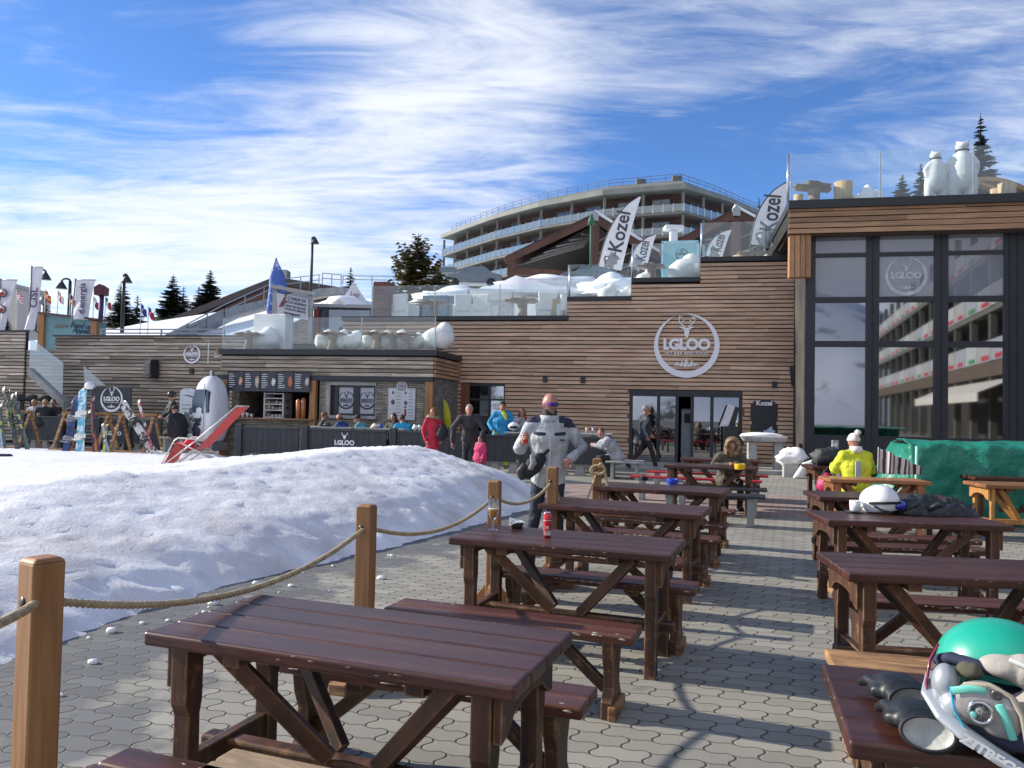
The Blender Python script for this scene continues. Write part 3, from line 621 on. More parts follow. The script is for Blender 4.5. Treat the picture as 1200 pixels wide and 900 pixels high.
# drain pipe at the corner
mb = MB(); u, z = uz(939.5, 540, VM-.2); mb.tube([(u, VM-.2, .05), (u, VM-.2, 4.4)], .05); mb.tube([(u-.01, VM-.22, 2.3), (u-.01, VM-.22, 2.4)], .065)
fsolo(mb, 'drain_pipe', pm('pipe_grey', (.45, .47, .5), .4, .5), 'grey vertical drain pipe at the corner of the dark glazed front', 'drain pipe', u, VM-.2, 0)
# ---- right glazed building
gu = lambda px, py=400: uz(px, py, VR)[0]; gz = lambda py, px=985: uz(px, py, VR)[1]
r0 = gu(943.5); r1 = r0+13
fz0, fz1 = uz(1000, 272.5, 21.9)[1], uz(1000, 243.5, 21.9)[1]; ft = uz(1000, 234, 21.9)[1]
rb = fthing('glazed_building', (r0+r1)/2, VR, 0, 'dark framed tall glazed front under a brown boarded roof band', 'building')
cols = [(gu(955), gu(1015)), (gu(1030), gu(1095)), (gu(1111), gu(1177))]
rows = [(gz(510), gz(406.5)), (gz(399.5), gz(354.5)), (gz(348), gz(301)), (gz(296.5), gz(277.5))]
c3 = (gu(1177)+.72); cols.append((c3+.0, c3+1.45)); cols.append((c3+1.85, c3+3.3))
mb = MB(); zt = fz0-.0
edges = [r0]+[x for c in cols for x in c]+[r1]
for i in range(0, len(edges), 2): mb.bx(edges[i], edges[i+1], VR-.02, VR+.16, 0, zt)
for a, b in cols:
    mb.bx(a, b, VR+.0, VR+.14, 0, rows[0][0]); mb.bx(a, b, VR, VR+.14, rows[0][1], rows[1][0]); mb.bx(a, b, VR, VR+.14, rows[1][1], rows[2][0]); mb.bx(a, b, VR, VR+.14, rows[2][1], rows[3][0]); mb.bx(a, b, VR, VR+.14, rows[3][1], zt)
for c in [(cols[0][1]+cols[1][0])/2, (cols[1][1]+cols[2][0])/2]+[cols[2][1]+.18*k+.12 for k in range(4)]: mb.bx(c-.012, c+.012, VR-.05, VR-.02, 0, zt)
fr = fb(mb, 'facade_frame', navy, rb)
for j, (a, b) in enumerate(cols):
    for i, (c, d) in enumerate(rows):
        mb = MB(); mb.bx(a, b, VR+.05, VR+.062, c, d); fsub(mb, 'window_pane', (filmg if i >= 2 else wing), fr, rb)
mb = MB(); mb.bx(r0, r0+.2, VR+.16, VR+9, 0, zt); mb.bx(r1-.2, r1, VR+.16, VR+9, 0, zt); mb.bx(r0+.2, r1-.2, VR+5, VR+5.2, 0, zt)
for k in range(6): mb.bx(r0+1+k*1.4, r0+1.7+k*1.4, VR+4.6, VR+5, 0, 1+random.random()*1.5)
fb(mb, 'interior', pm('room_interior', (.05, .045, .04), .9, var=.6, scale=.8), rb)
mb = MB(); mb.bx(cols[0][0]+.02, cols[0][0]+.1, VR+.35, VR+.4, rows[0][0], rows[2][0]); mb.bx(cols[0][0]+.75, cols[0][0]+.86, VR+.5, VR+.6, .3, rows[0][0]+.8); fb(mb, 'curtain_post', pm('pale_post', (.6, .38, .2), .6), rb)
for px, py in ((1056, 505), ): pass
mb = MB(); slats(mb, gu(922, 260), r1+.2, fz0, fz1, 21.9, pitch=.148, h=.122, Lr=(2, 5)); fb(mb, 'fascia_boards', slato, rb)
mb = MB(); a = gu(922, 260); mb.bx(a, r1+.2, 21.9, 22.2, fz0+.02, fz1-.02); mb.bx(a+.02, r1, 22.2, VR+9, fz0+.25, fz1); fb(mb, 'roof', backb, rb)
mb = MB(); mb.bx(a-.02, r1+.3, 21.75, 22.35, fz1+.0, ft); mb.bx(a-.02, a+.4, 22.35, VR+9, fz1, ft); fb(mb, 'roof_edge', blackm, rb)
mb = MB(); zc = uz(930, 325, 22)[1]
for k in range(4): mb.bx(a+.03+k*.14, a+.03+k*.14+.125, 21.93, 22.25, zc, fz0-.006)
for k in range(3): mb.bx(a, a+.03, 22.0+k*.0+.26, 22.3+k*.9, fz0-.006, fz0)
fb(mb, 'corner_boards', pm('corner_boards', (.36, .19, .09), .6, var=.25, stretch=(6, 6, .6), attr=.4), rb)
mb = MB(); mb.bx(a, r1+.2, 21.93, VR-.02, fz0-.03, fz0-.008); fb(mb, 'soffit', pm('soffit', (.09, .06, .045), .8), rb)
u = (cols[1][0]+cols[1][1])/2; z = (rows[2][0]+rows[2][1])/2
mb = MB(); logo(mb, .52, VR+.045, 0, u, z, .006); fb(mb, 'window_emblem', pm('window_film', (.5, .52, .56), .5), rb)
mb = MB(); mb.bx(r0+.1, r1, VR-.06, VR-.02, 0, .14); fb(mb, 'plinth', blackm, rb)
# ---- kiosk
ku = lambda px, py=420: uz(px, py, VK)[0]; kz = lambda py, px=400: uz(px, py, VK)[1]
k0, k1 = ku(262), ku(510); kd = VM-.06
kf0, kf1, kt = kz(441.5), kz(416.5), kz(410)
kb = fthing('kiosk', (k0+k1)/2, VK, 0, 'single storey stone kiosk with a serving hatch under a weathered board band', 'kiosk')
s0, s1 = ku(265, 480), ku(374, 480); cz = kz(490, 320)
wz0, wz1 = kz(487, 415), kz(451.5, 415); w0, w1 = ku(387, 470), ku(439, 470)
mb = MB(); T = .3
mb.bx(s1, w0, VK, VK+T, 0, kf0); mb.bx(w0, w1, VK, VK+T, 0, wz0); mb.bx(w0, w1, VK, VK+T, wz1, kf0); mb.bx(w1, k1-.02, VK, VK+T, 0, kf0); mb.bx(s0, s1, VK, VK+T, 0, cz-.06)
mb.bx(k1-.32, k1-.02, VK+T, kd, 0, kf0); mb.bx(s0, s0+.25, VK+T, kd, 0, kf0)
fb(mb, 'wall', stone, kb)
mb = MB(); mb.bx(s0+.25, k1-.32, VK+2.2, VK+2.3, 0, kf0); mb.bx(s1+.3, s1+.4, VK+T, VK+2.2, 0, kf0); mb.bx(s0+.25, k1-.32, VK+T, VK+2.2, kf0-.05, kf0); fb(mb, 'interior', darkin, kb)
mb = MB(); slats(mb, k0, k1, kf0+.02, kf1, VK-.1, Lr=(1.4, 3.5), pitch=.12, h=.093)
fb(mb, 'fascia_boards', slatg, kb)
mb = MB(); kl = kd-(VK-.1); Ms = Matrix.Translation((k1+.0, VK-.1, 0)) @ Matrix.Rotation(R(90), 4, 'Z')
slats(mb, 0, kl, kf0+.02, kf1, 0, Lr=(1.2, 3), pitch=.12, h=.093, M=Ms)
fb(mb, 'side_boards', slato, kb)
mb = MB(); mb.bx(k0, k1, VK-.1, VK+.02, kf0+.03, kf1-.01); mb.bx(k1-.12, k1, VK+.02, kd, kf0+.03, kf1-.01); mb.bx(k0+.1, k1-.12, VK+.02, kd, kf1-.22, kf1-.02); fb(mb, 'roof', backb, kb)
mb = MB(); mb.bx(k0-.05, k1+.1, VK-.2, VK+.2, kf1, kt); mb.bx(k1-.25, k1+.1, VK+.2, kd-.02, kf1, kt); mb.bx(k0-.1, k1+.0, VK-.17, VK-.02, kf0-.12, kf0+.015)
fb(mb, 'roof_edge', blackm, kb)
for i, (px, w) in enumerate(((265, .22), (368.5, .2), (508-4, .24))):
    mb = MB(); u = ku(px, 480); zb = 0; mb.bx(u-w/2, u+w/2, VK-.16, VK-.01, zb, kf0-.125); fb(mb, 'timber_post', postw, kb, .01)
mb = MB(); mb.bx(s0+.1, s1-.1, VK-.28, VK+.3, cz-.05, cz); fb(mb, 'counter', pm('counter_wood', (.22, .11, .06), .5, stretch=(.5, 4, 4)), kb, .01)
# menu boards over the hatch
mz0, mz1 = kz(459, 320), kz(436.5, 320)
for i in range(5):
    a, b = s0+.16+(s1-s0-.36)*i/5, s0+.16+(s1-s0-.36)*(i+1)/5
    mb = MB(); mb.bx(a+.01, b-.01, VK-.24, VK-.2, mz0, mz1); bd = fb(mb, 'menu_board', pm('menu_slate', (.035, .042, .055), .5), kb)
    mb = MB()
    for q in range(7): zz = mz1-.08-q*.065; mb.bx(a+.06, a+.06+random.uniform(.12, .22), VK-.246, VK-.241, zz, zz+.016)
    fsub(mb, 'menu_lines', whitet, bd, kb)
    mb = MB(); zz = (mz0+mz1)/2; mb.ell((b-.1, VK-.246, zz), (.07, .008, .17 if i % 2 else .12), 10, 6, jit=.4); fsub(mb, 'food_picture', pm('food_%s' % 'abcde'[i], [(.6, .3, .2), (.5, .4, .3), (.6, .6, .55), (.5, .15, .06), (.5, .45, .45)][i], .5, var=.5, scale=20), bd, kb)
# hatch contents
mb = MB(); a, b = ku(302, 470), ku(326, 470); zt_ = kz(460, 314)
for x in (a, b-.05): mb.bx(x, x+.05, VK+.35, VK+.9, cz, zt_)
for q in (0, .3, .55, .8, 1): zz = cz+(zt_-cz-.04)*q; mb.bx(a+.05, b-.05, VK+.35, VK+.9, zz, zz+.035)
sh = fsolo(mb, 'display_shelf', pm('shelf_white', (.6, .62, .64), .4), 'white metal display shelf standing in the kiosk serving hatch', 'shelf', a, VK+.4, cz)
mb = MB()
for q in (0, .3, .55): 
    for k in range(5): zz = (zt_-cz-.04)*q+.035; mb.bx(.08+k*.13, .17+k*.13, .05, .3, zz, zz+random.uniform(.06, .14))
mb.build('goods', pm('goods', (.35, .33, .3), .6, var=.8, scale=7), sh)
for k in range(3):
    mb = MB(); mb.lathe([(.035, 0), (.05, .16-.03*k), (.052, .17-.03*k)], (0, 0, 0), 12); u = ku(285+5*k, 480)
    o = fsolo(mb, 'cup_stack', whitep, ['tall stack of white cups at the left end of the serving hatch', 'middle stack of white cups on the serving hatch', 'short stack of white cups on the hatch, nearest the display shelf'][k], 'cups', 0, 0, 0, 'cup stacks on the serving hatch'); o.location = UV(u, VK, cz)
for k in range(2):
    mb = MB(); mb.lathe([(.07, 0), (.075, .55+.05*k), (.03, .6+.05*k)], (0, 0, 0), 12); u = ku(346+6*k, 480)
    o = fsolo(mb, 'dispenser', pm('dispenser', (.5, .22, .1), .5, .2), ['orange brown upright dispenser in the dark side of the serving hatch, left one', 'orange brown upright dispenser nearest the timber post of the hatch'][k], 'dispenser', 0, 0, 0, 'dispensers in the hatch'); o.location = UV(u, VK+.2, cz)
# kiosk window with emblems
mb = MB(); mb.bx(w0-.14, w0, VK-.03, VK+.1, wz0-.1, wz1+.1); mb.bx(w0, w1+.04, VK-.03, VK+.1, wz1, wz1+.1); mb.bx(w0-.14, w1+.1, VK-.12, VK+.1, wz0-.09, wz0)
fb(mb, 'window_surround', concrete, kb)
a0 = ku(392, 470); mb = MB(); mid = ku(417, 470)
mb.bx(w0, a0, VK+.1, VK+.2, wz0, wz1)
for x, y in ((a0, a0+.1), (mid-.1, mid+.1), (w1-.04, w1)): mb.bx(x, y, VK+.03, VK+.12, wz0, wz1)
for x, y in ((a0+.1, mid-.1), (mid+.1, w1-.04)): mb.bx(x, y, VK+.03, VK+.12, wz0, wz0+.06); mb.bx(x, y, VK+.03, VK+.12, wz1-.06, wz1)
kf_ = fb(mb, 'window_frame', blackm, kb)
for x, y in ((a0+.1, mid-.1), (mid+.1, w1-.04)):
    mb = MB(); mb.bx(x, y, VK+.08, VK+.09, wz0+.06, wz1-.06); fsub(mb, 'window_pane', pm('white_film', (.40, .42, .48), .25, var=.05), kf_, kb)
    mb = MB(); logo(mb, .27, VK+.075, 0, (x+y)/2, (wz0+wz1)/2, .008); fsub(mb, 'pane_emblem', pm('dark_print', (.03, .03, .05), .5), kf_, kb)
# white menu poster on the stone
pz0, pz1 = kz(492, 470), kz(455, 470); p0, p1 = ku(455.5, 475), ku(487, 475); pc = (p0+p1)/2
mb = MB(); mb.bx(p0, p1, VK-.05, VK-.02, pz0, pz1); mb.prism([(pc+.17*math.cos(t), pz1+.06+.17*math.sin(t)) for t in [2*math.pi*i/20 for i in range(20)]], VK-.054, VK-.022)
po = fsolo(mb, 'drinks_poster', pm('poster_white', (.55, .56, .6), .5, var=.03), 'white drinks menu panel with a round top badge on the stone kiosk wall', 'menu panel', pc, VK, pz0)
mb = MB(); logo(mb, .13, -.056, 0, 0, pz1+.06-pz0, .004)
for c in (-.18, .22):
    for r_ in range(9): zz = .12+r_*.095; mb.bx(c+.0, c+random.uniform(.1, .17), -.056, -.052, zz, zz+.012)
for x, z_, r in ((-.27, .8, .035), (-.27, .52, .06), (.12, .8, .03), (.13, .5, .05), (.12, .38, .03)): mb.ell((x, -.055, z_), (r, .006, r*1.3), 8, 5)
mb.build('print', pm('print_dark', (.08, .08, .09), .6), po); mb = MB(); mb.bx(.09, .15, -.057, -.052, .1, .32); mb.build('red_bottle', pm('print_red', (.3, .02, .02), .5), po)
# ---- left wall and stairs
lz = lambda px, py, v=VS: uz(px, py, v)
L0 = lz(66, 394.5); L1 = lz(263, 396); zl = L0[1]
lw = fthing('board_wall', (L0[0]+L1[0])/2, VS, 0, 'long weathered board-clad terrace wall behind the ski racks', 'wall')
mb = MB(); slats(mb, L0[0], L1[0]+1.2, .1, zl, VS-.02, Lr=(1.5, 3.6)); fb(mb, 'board_cladding', slatg, lw)
mb = MB(); mb.bx(L0[0], L1[0]+1.2, VS, VS+.3, 0, zl-.01); mb.bx(L0[0]-4, L0[0], VS+.02, VS+.32, 0, zl-.52); mb.bx(L0[0], k0+3.5, VS+.3, VS+6, zl-.4, zl-.2); fb(mb, 'wall', backb, lw)
mb = MB(); mb.bx(L0[0]-.05, L1[0]+1.2, VS-.12, VS+.35, zl, zl+.05); fb(mb, 'coping', blackm, lw)
mb = MB(); slats(mb, L0[0]-2.6, L0[0], .1, zl-.5, VS-.02, Lr=(1, 2.2)); fb(mb, 'lower_cladding', slatg, lw)
mb = MB(); c0 = lz(-90, 388); c1 = lz(34, 388); zl2 = lz(15, 389)[1]
slats(mb, c0[0], c1[0], .1, zl2, VS-.12, Lr=(1.5, 3)); fb(mb, 'front_cladding', slatg, lw)
mb = MB(); mb.bx(c0[0], c1[0], VS-.1, VS+.0, 0, zl2-.01); fb(mb, 'front_wall', backb, lw)
mb = MB(); mb.bx(c0[0]-.1, c1[0]+.05, VS-.2, VS, zl2, zl2+.05); fb(mb, 'front_coping', blackm, lw)
def stair_glass(p, v, label):
    q = [uz(px, py, v) for px, py in p]; uc = sum(a for a, _ in q)/len(q); zc = min(z for _, z in q)
    mb = MB(); mb.prism([(a, z) for a, z in q], v, v+.02); o = fsolo(mb, 'stair_balustrade', glass('frost_rail', .1, (.75, .8, .84), film=.16, filmcol=(.55, .6, .65)), label, 'balustrade', uc, v, zc, 'glass stair balustrades'); return o, uc, zc
o, uc, zc = stair_glass([(36, 396), (74, 425), (73, 470), (34, 430)], 23.5, 'glass stair balustrade running down beside the blue kiosk')
mb = MB(); q = [uz(*p, 23.4) for p in ((33, 431), (75, 470), (75, 479), (33, 440))]; mb.prism([(a-uc, z-zc) for a, z in q], -.12, .2); mb.build('stair_stringer', concrete, o)
stair_glass([(98, 429), (99, 452), (124, 452)], 23.6, 'small triangular glass balustrade low on the weathered wall')
wall_logo(227, 415.5, 10.8, VS, 'small round white crescent emblem on the weathered left wall', name='wall_emblem')
mb = MB(); u, z = uz(245.5, 414, VS); mb.bx(u-.012, u+.012, VS-.08, VS-.055, z-.37, z+.37)
put_text(mb, 'LA.', uz(259, 415, VS)[0], VS-.06, uz(259, 415, VS)[1], .36, 0, .012, .25)
fsolo(mb, 'wall_lettering', whitet, 'white slanted LA lettering beside a thin upright line, right of the small round emblem', 'sign', u, VS, z)
# ------------------------------------------------------------ tables and benches
def tablewood(name, base, alt, rough, coat, lo=.6, hi=.72, var=.3, wear=(.34, .2, .12)):
    m = pm(name, base, rough, var=var, scale=2.5, stretch=(.7, 9, 9), attr=.45, coat=coat, col2=alt, mixscale=1.5, mixlo=lo, mixhi=hi, bump=.25, bscale=9, bdist=.004)
    return m
topw = tablewood('stained_tabletop', (.037, .0105, .0075), (.075, .024, .013), .40, .10, .5, .68)
seatw = tablewood('stained_seat', (.078, .024, .014), (.17, .07, .035), .45, .12, .58, .68)
def legmat(name, stretch):
    return pm(name, (.085, .034, .016), .55, var=.4, scale=2.2, stretch=stretch, attr=.4, col2=(.03, .014, .009), mixscale=1.2, mixlo=.44, mixhi=.6, bump=.3, bscale=9, bdist=.006)
legw = legmat('worn_leg_wood', (7, 7, .7)); bracew = legmat('brace_wood', (2, 2, 2))
wear(legw); wear(bracew, hi=.14); wear(topw, (.20, .10, .06), .008, .07, .16); wear(seatw, (.26, .14, .08), .010, .05, .13)
rawend = pm('bare_wood', (.36, .2, .09), .75, var=.35, scale=3, stretch=(1, 6, 6), col2=(.13, .06, .03), mixscale=2, mixlo=.45, mixhi=.62, bump=.3)
orangew = tablewood('light_stained_wood', (.30, .12, .045), (.16, .06, .03), .4, .2)
chipm = pm('chipped_edge', (.42, .36, .31), .8, var=.3)
def make_table(name, L=1.45, D=.66, H=.76, top=topw, leg=legw, label='', slim=False):
    t = thing(name, (0, 0, 0), label, 'table')
    mb = MB(); n = 4; w = D/n; e = .05
    for i in range(n): mb.bx(-L/2+random.uniform(0, .004), L/2-random.uniform(0, .004), -D/2+i*w+.0015, -D/2+(i+1)*w-.0015, H-e, H)
    mb.build('tabletop', top, t, .011, seg=3)
    mb = MB()
    for k in range(16):
        s = random.uniform(.003, .010); e_ = random.random()
        if e_ < .5: mb.ell((random.uniform(-L/2+.04, L/2-.04), -D/2+.003, H-random.uniform(.008, .03)), (s*1.8, .004, s*.4), 7, 4, jit=.8)
        elif e_ < .8: mb.ell((random.choice((-1, 1))*(L/2-.003), random.uniform(-D/2+.03, D/2-.03), H-random.uniform(.008, .03)), (.004, s*1.5, s*.5), 7, 4, jit=.8)
        else: mb.ell((random.uniform(-L/2+.1, L/2-.1), random.uniform(-D/2+.05, D/2-.05), H-.0015), (s*.8, s*.3, .0022), 7, 4, jit=.8)
    q = mb.build('worn_chips', pm('bare_chip', (.20, .12, .075), .8, var=.3), t); q['kind'] = 'stuff'
    fe = L/2-.13
    for sx in (-1, 1):
        for sy in (-1, 1):
            y = sy*(D/2-.09)
            mb = MB(); a, b = (.045, .036) if not slim else (.03, .026)
            prof = [(-a, H-e), (a, H-e), (a, .50), (a*.55, .45), (a*.62, .1), (a*.95, 0), (-a, 0), (-a*.9, .1), (-a*.75, .45), (-a, .5)]
            M = Matrix.Translation((sx*fe, y, 0)) @ Matrix.Rotation(R(90) if sy > 0 else R(-90), 4, 'Z')
            mb.prism(prof, -b, b, 0, M); mb.build('leg', leg, t, .006)
        mb = MB(); y1 = D/2-.06
        P = [(-y1, H-e-.001), (y1, H-e-.001), (y1, H-e-.16), (y1-.05, H-e-.15), (y1-.12, H-e-.10), (y1-.2, H-e-.085), (-y1+.2, H-e-.085), (-y1+.12, H-e-.10), (-y1+.05, H-e-.15), (-y1, H-e-.16)]
        M = Matrix.Translation((sx*(fe+.052), 0, 0)) @ Matrix.Rotation(R(90), 4, 'Z'); mb.prism(P, -.016, .016, 0, M); mb.build('end_rail', leg, t, .004)
        mb = MB(); mb.bx(sx*fe-.022, sx*fe+.022, -D/2+.12, D/2-.12, .2, .3); mb.build('lower_rail', leg, t, .005)
        for sy in (-1, 1):
            mb = MB(); mb.bar((sx*(fe-.12), sy*(D/2-.12), H-e-.01), (sx*.10, sy*.045, .29), .04, .065); mb.build('brace', bracew if top is topw else leg, t, .005)
    mb = MB(); mb.bx(-fe-.11, fe+.11, -.038, .038, .215, .285); mb.build('stretcher', leg, t, .012)
    for sx in (-.5, .5):
        mb = MB(); mb.bx(sx*L*.5-.035, sx*L*.5+.035, -D/2+.04, D/2-.04, H-e-.045, H-e-.002); mb.build('batten', bracew, t, .004)
    return t
def make_bench(name, L=1.45, D=.27, H=.45, top=seatw, leg=legw, chips=True, base=rawend):
    t = thing(name, (0, 0, 0), '', 'bench')
    mb = MB(); w = D/2
    for i in range(2): mb.bx(-L/2, L/2, -D/2+i*w+.0015, -D/2+(i+1)*w-.0015, H-.05, H)
    mb.build('seat', top, t, .013, seg=3)
    if chips:
        mb = MB()
        for k in range(26):
            x = random.gauss(-.1, .36)
            if abs(x) > L/2-.05: continue
            s = random.uniform(.006, .019); mb.ell((x, -D/2+.004, H-random.uniform(.012, .022)), (s*1.6, .005, s*.45), 7, 4, jit=.8)
        for k in range(5): x = random.uniform(-L/2+.05, L/2-.05); mb.ell((x, random.choice((-1, 1))*random.uniform(.09, .13), H-.003), (.016, .006, .004), 7, 4, jit=.8)
        c = mb.build('worn_chips', chipm, t); c['kind'] = 'stuff'
    fe = L/2-.14
    for sx in (-1, 1):
        mb = MB(); a = D/2-.02
        P = [(-a, H-.05), (a, H-.05), (a*.9, H-.13), (a*.62, .24), (a*.62, .15), (a, .09), (a, 0), (-a, 0), (-a, .09), (-a*.62, .15), (-a*.62, .24), (-a*.9, H-.13)]
        M = Matrix.Translation((sx*fe, 0, 0)) @ Matrix.Rotation(R(90), 4, 'Z'); mb.prism(P, -.03, .03, 0, M); mb.build('leg', leg, t, .006)
        mb = MB(); mb.bx(sx*fe+sx*.031-.022, sx*fe+sx*.031+.022, -a-.01, a+.01, 0, .075); mb.build('foot_block', base, t, .008)
        mb = MB(); mb.bar((sx*.24, 0, H-.06), (sx*(fe-.03), 0, .13), .045, .06); mb.build('brace', bracew, t, .005)
        mb = MB(); mb.bx(sx*.3-.04, sx*.3+.04, -a, a, H-.09, H-.052); mb.build('batten', bracew, t, .004)
    return t
def place(proto, first, px, py, z, end, L, ang, D, label, group, corner='mid', name=None):
    """put a table or bench so that the middle of one end of its top lies where the picture point meets height z"""
    p = GW(px, py, z); a = R(ang); d = Vector((math.cos(a), math.sin(a), 0))
    s = -1 if end == 'R' else 1
    c = p + d*(s*L/2); c.z = 0
    if corner == 'near': c += Vector((-math.sin(a), math.cos(a), 0))*(D/2)
    if first: o = proto; o.location = c; o.rotation_euler.z = a; o['label'] = label; o['group'] = group
    else: o = dup(proto, c, a, label, None, group)
    return o
tb = make_table('picnic_table'); bn = make_bench('bench')
GT, GB = 'dark stained picnic tables on the terrace', 'dark stained benches between the tables'
AL = -20
T1 = place(tb, True, 604, 806, .76, 'R', 1.45, AL, .66, 'empty dark red wooden table nearest the camera, in the lower left of the terrace', GT, 'near')
T2 = place(tb, False, 787, 651, .76, 'R', 1.45, AL, .66, 'dark wooden table with a half full beer glass, black ashtray and red can on it', GT, 'near')
T3 = place(tb, False, 823, 603, .76, 'R', 1.45, AL-2, .60, 'empty dark wooden table directly behind the one with the beer glass', GT, 'near')
T4 = place(tb, False, 849, 578, .76, 'R', 1.45, AL-2, .60, 'dark wooden table carrying a blue ashtray and a small black box', GT, 'near')
T5 = place(tb, False, 888, 549, .76, 'R', 1.5, AL+1, .60, 'dark wooden table where the person in the fur hood leans, yellow ashtray on top', GT, 'near')
T6 = place(tb, False, 892, 540.5, .76, 'R', 1.45, AL+1, .60, 'dark wooden table mostly hidden behind the person in the fur hood', GT, 'near')
bs = [((692, 817), 'dark bench tucked behind the nearest left table'),
      ((748, 739), 'dark bench with pale chips along its edge, in front of the beer glass table'),
      ((818, 686), 'dark bench just behind the beer glass table'),
      ((803, 656), 'dark bench in front of the second empty table of the left row'),
      ((843, 630), 'dark bench behind the second empty table of the left row'),
      ((853, 614), 'dark bench in front of the table with the blue ashtray'),
      ((862, 598), 'dark bench behind the table with the blue ashtray')]
for i, ((px, py), lb) in enumerate(bs): place(bn, i == 0, px, py, .45, 'R', 1.45, AL-(1 if i > 2 else 0), .27, lb, GB)
# right hand row
AR = -7
R1 = place(tb, False, 982, 866, .76, 'L', 1.5, -16, .66, 'dark table at the lower right edge with the teal helmet and black gloves on it', GT, 'near')
R2 = place(tb, False, 988, 671, .76, 'L', 1.5, AR, .66, 'empty dark table of the right row behind the weathered bench', GT, 'near')
R3 = place(tb, False, 966, 609, .76, 'L', 1.5, -5, .64, 'dark table with a white helmet, a white mug and a dark jacket heaped on it', GT, 'near')
R4 = place(tb, False, 962, 581.5, .76, 'L', 1.4, -6, .6, 'dark table just behind the one with the white helmet', GT, 'near')
R6 = place(tb, False, 951, 546.5, .76, 'L', 1.45, -5, .6, 'dark table with a black backpack on it, at which the person in yellow sits', GT, 'near')
R7 = place(tb, False, 1139, 558.5, .76, 'L', 1.5, -4, .6, 'dark table with a small white box in front of the green tarpaulin', GT, 'near')
rb_ = [((976, 700), -7, 'dark bench with chipped edge in front of the empty right row table'),
       ((963, 637.5), -5, 'dark bench in front of the table with the white helmet, lower of two'),
       ((961, 625), -5, 'dark bench between the white helmet table and the empty right row table, upper of two'),
       ((968, 597), -5, 'dark bench mostly hidden behind the table with the white helmet'),
       ((1137, 571.5), -4, 'dark bench in front of the table by the green tarpaulin')]
rp = rb_[:]
place(bn, False, 976, 697, .45, 'L', 1.5, -7, .27, rp[0][2], GB)
place(bn, False, 961, 636, .45, 'L', 1.45, -5, .27, rp[1][2], GB)
place(bn, False, 963, 625, .45, 'L', 1.45, -5, .27, rp[2][2], GB)
place(bn, False, 1137, 573, .45, 'L', 1.45, -4, .27, rp[4][2], GB)
wb = make_bench('bench', 1.5, .27, .45, rawend, legw, False); place(wb, True, 970, 768, .45, 'L', 1.5, -14, .27, 'weathered pale bench with worn off stain, just behind the helmet and gloves', GB)
wl = make_bench('bench', 1.3, .2, .45, pm('grey_worn_wood', (.30, .22, .15), .8, var=.3, stretch=(1, 6, 6), bump=.4), legw, False)
place(wl, True, 250, 889, .45, 'L', 1.3, -20, .2, 'grey worn bench corner poking up in front of the nearest left table', GB)
wd = dup(bn, None); place(wd, True, 112, 893, .45, 'L', 1.45, -20, .27, 'dark bench corner at the very bottom edge, just right of the first rope post', GB)
# light orange tables
ot = make_table('picnic_table', 1.35, .55, .74, orangew, orangew); place(ot, True, 973, 559.5, .76, 'L', 1.35, -5, .55, 'light orange brown wooden table between the dark ones in the right row', 'light stained tables', 'near')
os_ = make_table('picnic_table', 1.3, .6, .76, orangew, pm('orange_leg', (.42, .2, .06), .5, var=.25, stretch=(6, 6, .6)), slim=True); place(os_, True, 1155, 566, .78, 'L', 1.3, -4, .6, 'light orange table with slim pale legs at the right edge', 'light stained tables', 'near')
# steel legged bench table with dark slats, red bench behind
def steel_bench(px, py, L, label, mats, name='slat_bench', n=3, z=.45):
    t = thing(name, (0, 0, 0), label, 'bench'); mb = MB()
    for i in range(n): mb.bx(-L/2, L/2, -.2+i*.14, -.2+i*.14+.11, z-.035, z)
    mb.build('seat', mats[0], t, .006)
    for sx in (-1, 1):
        mb = MB(); mb.bx(sx*(L/2-.2)-.05, sx*(L/2-.2)+.05, -.12, .12, 0, z-.036); mb.build('leg', mats[1], t, .01)
    place(t, True, px, py, z, 'R', L, AL+3, .4, label, 'slatted benches'); return t
steel_bench(897, 581, 1.55, 'nearer dark slatted bench on grey steel legs before the fur hooded person', (blackm, greym))
steel_bench(899, 573, 1.5, 'farther dark slatted bench on grey steel legs, under the fur hooded person', (blackm, greym))
redm = pm('red_paint', (.42, .02, .03), .5)
steel_bench(893, 563, 2.3, 'bright red slatted bench behind the fur hooded person, nearer one', (redm, greym), 'slat_bench', 2)
steel_bench(900, 557, 2.3, 'bright red slatted bench behind the fur hooded person, farther one', (redm, greym), 'slat_bench', 2)
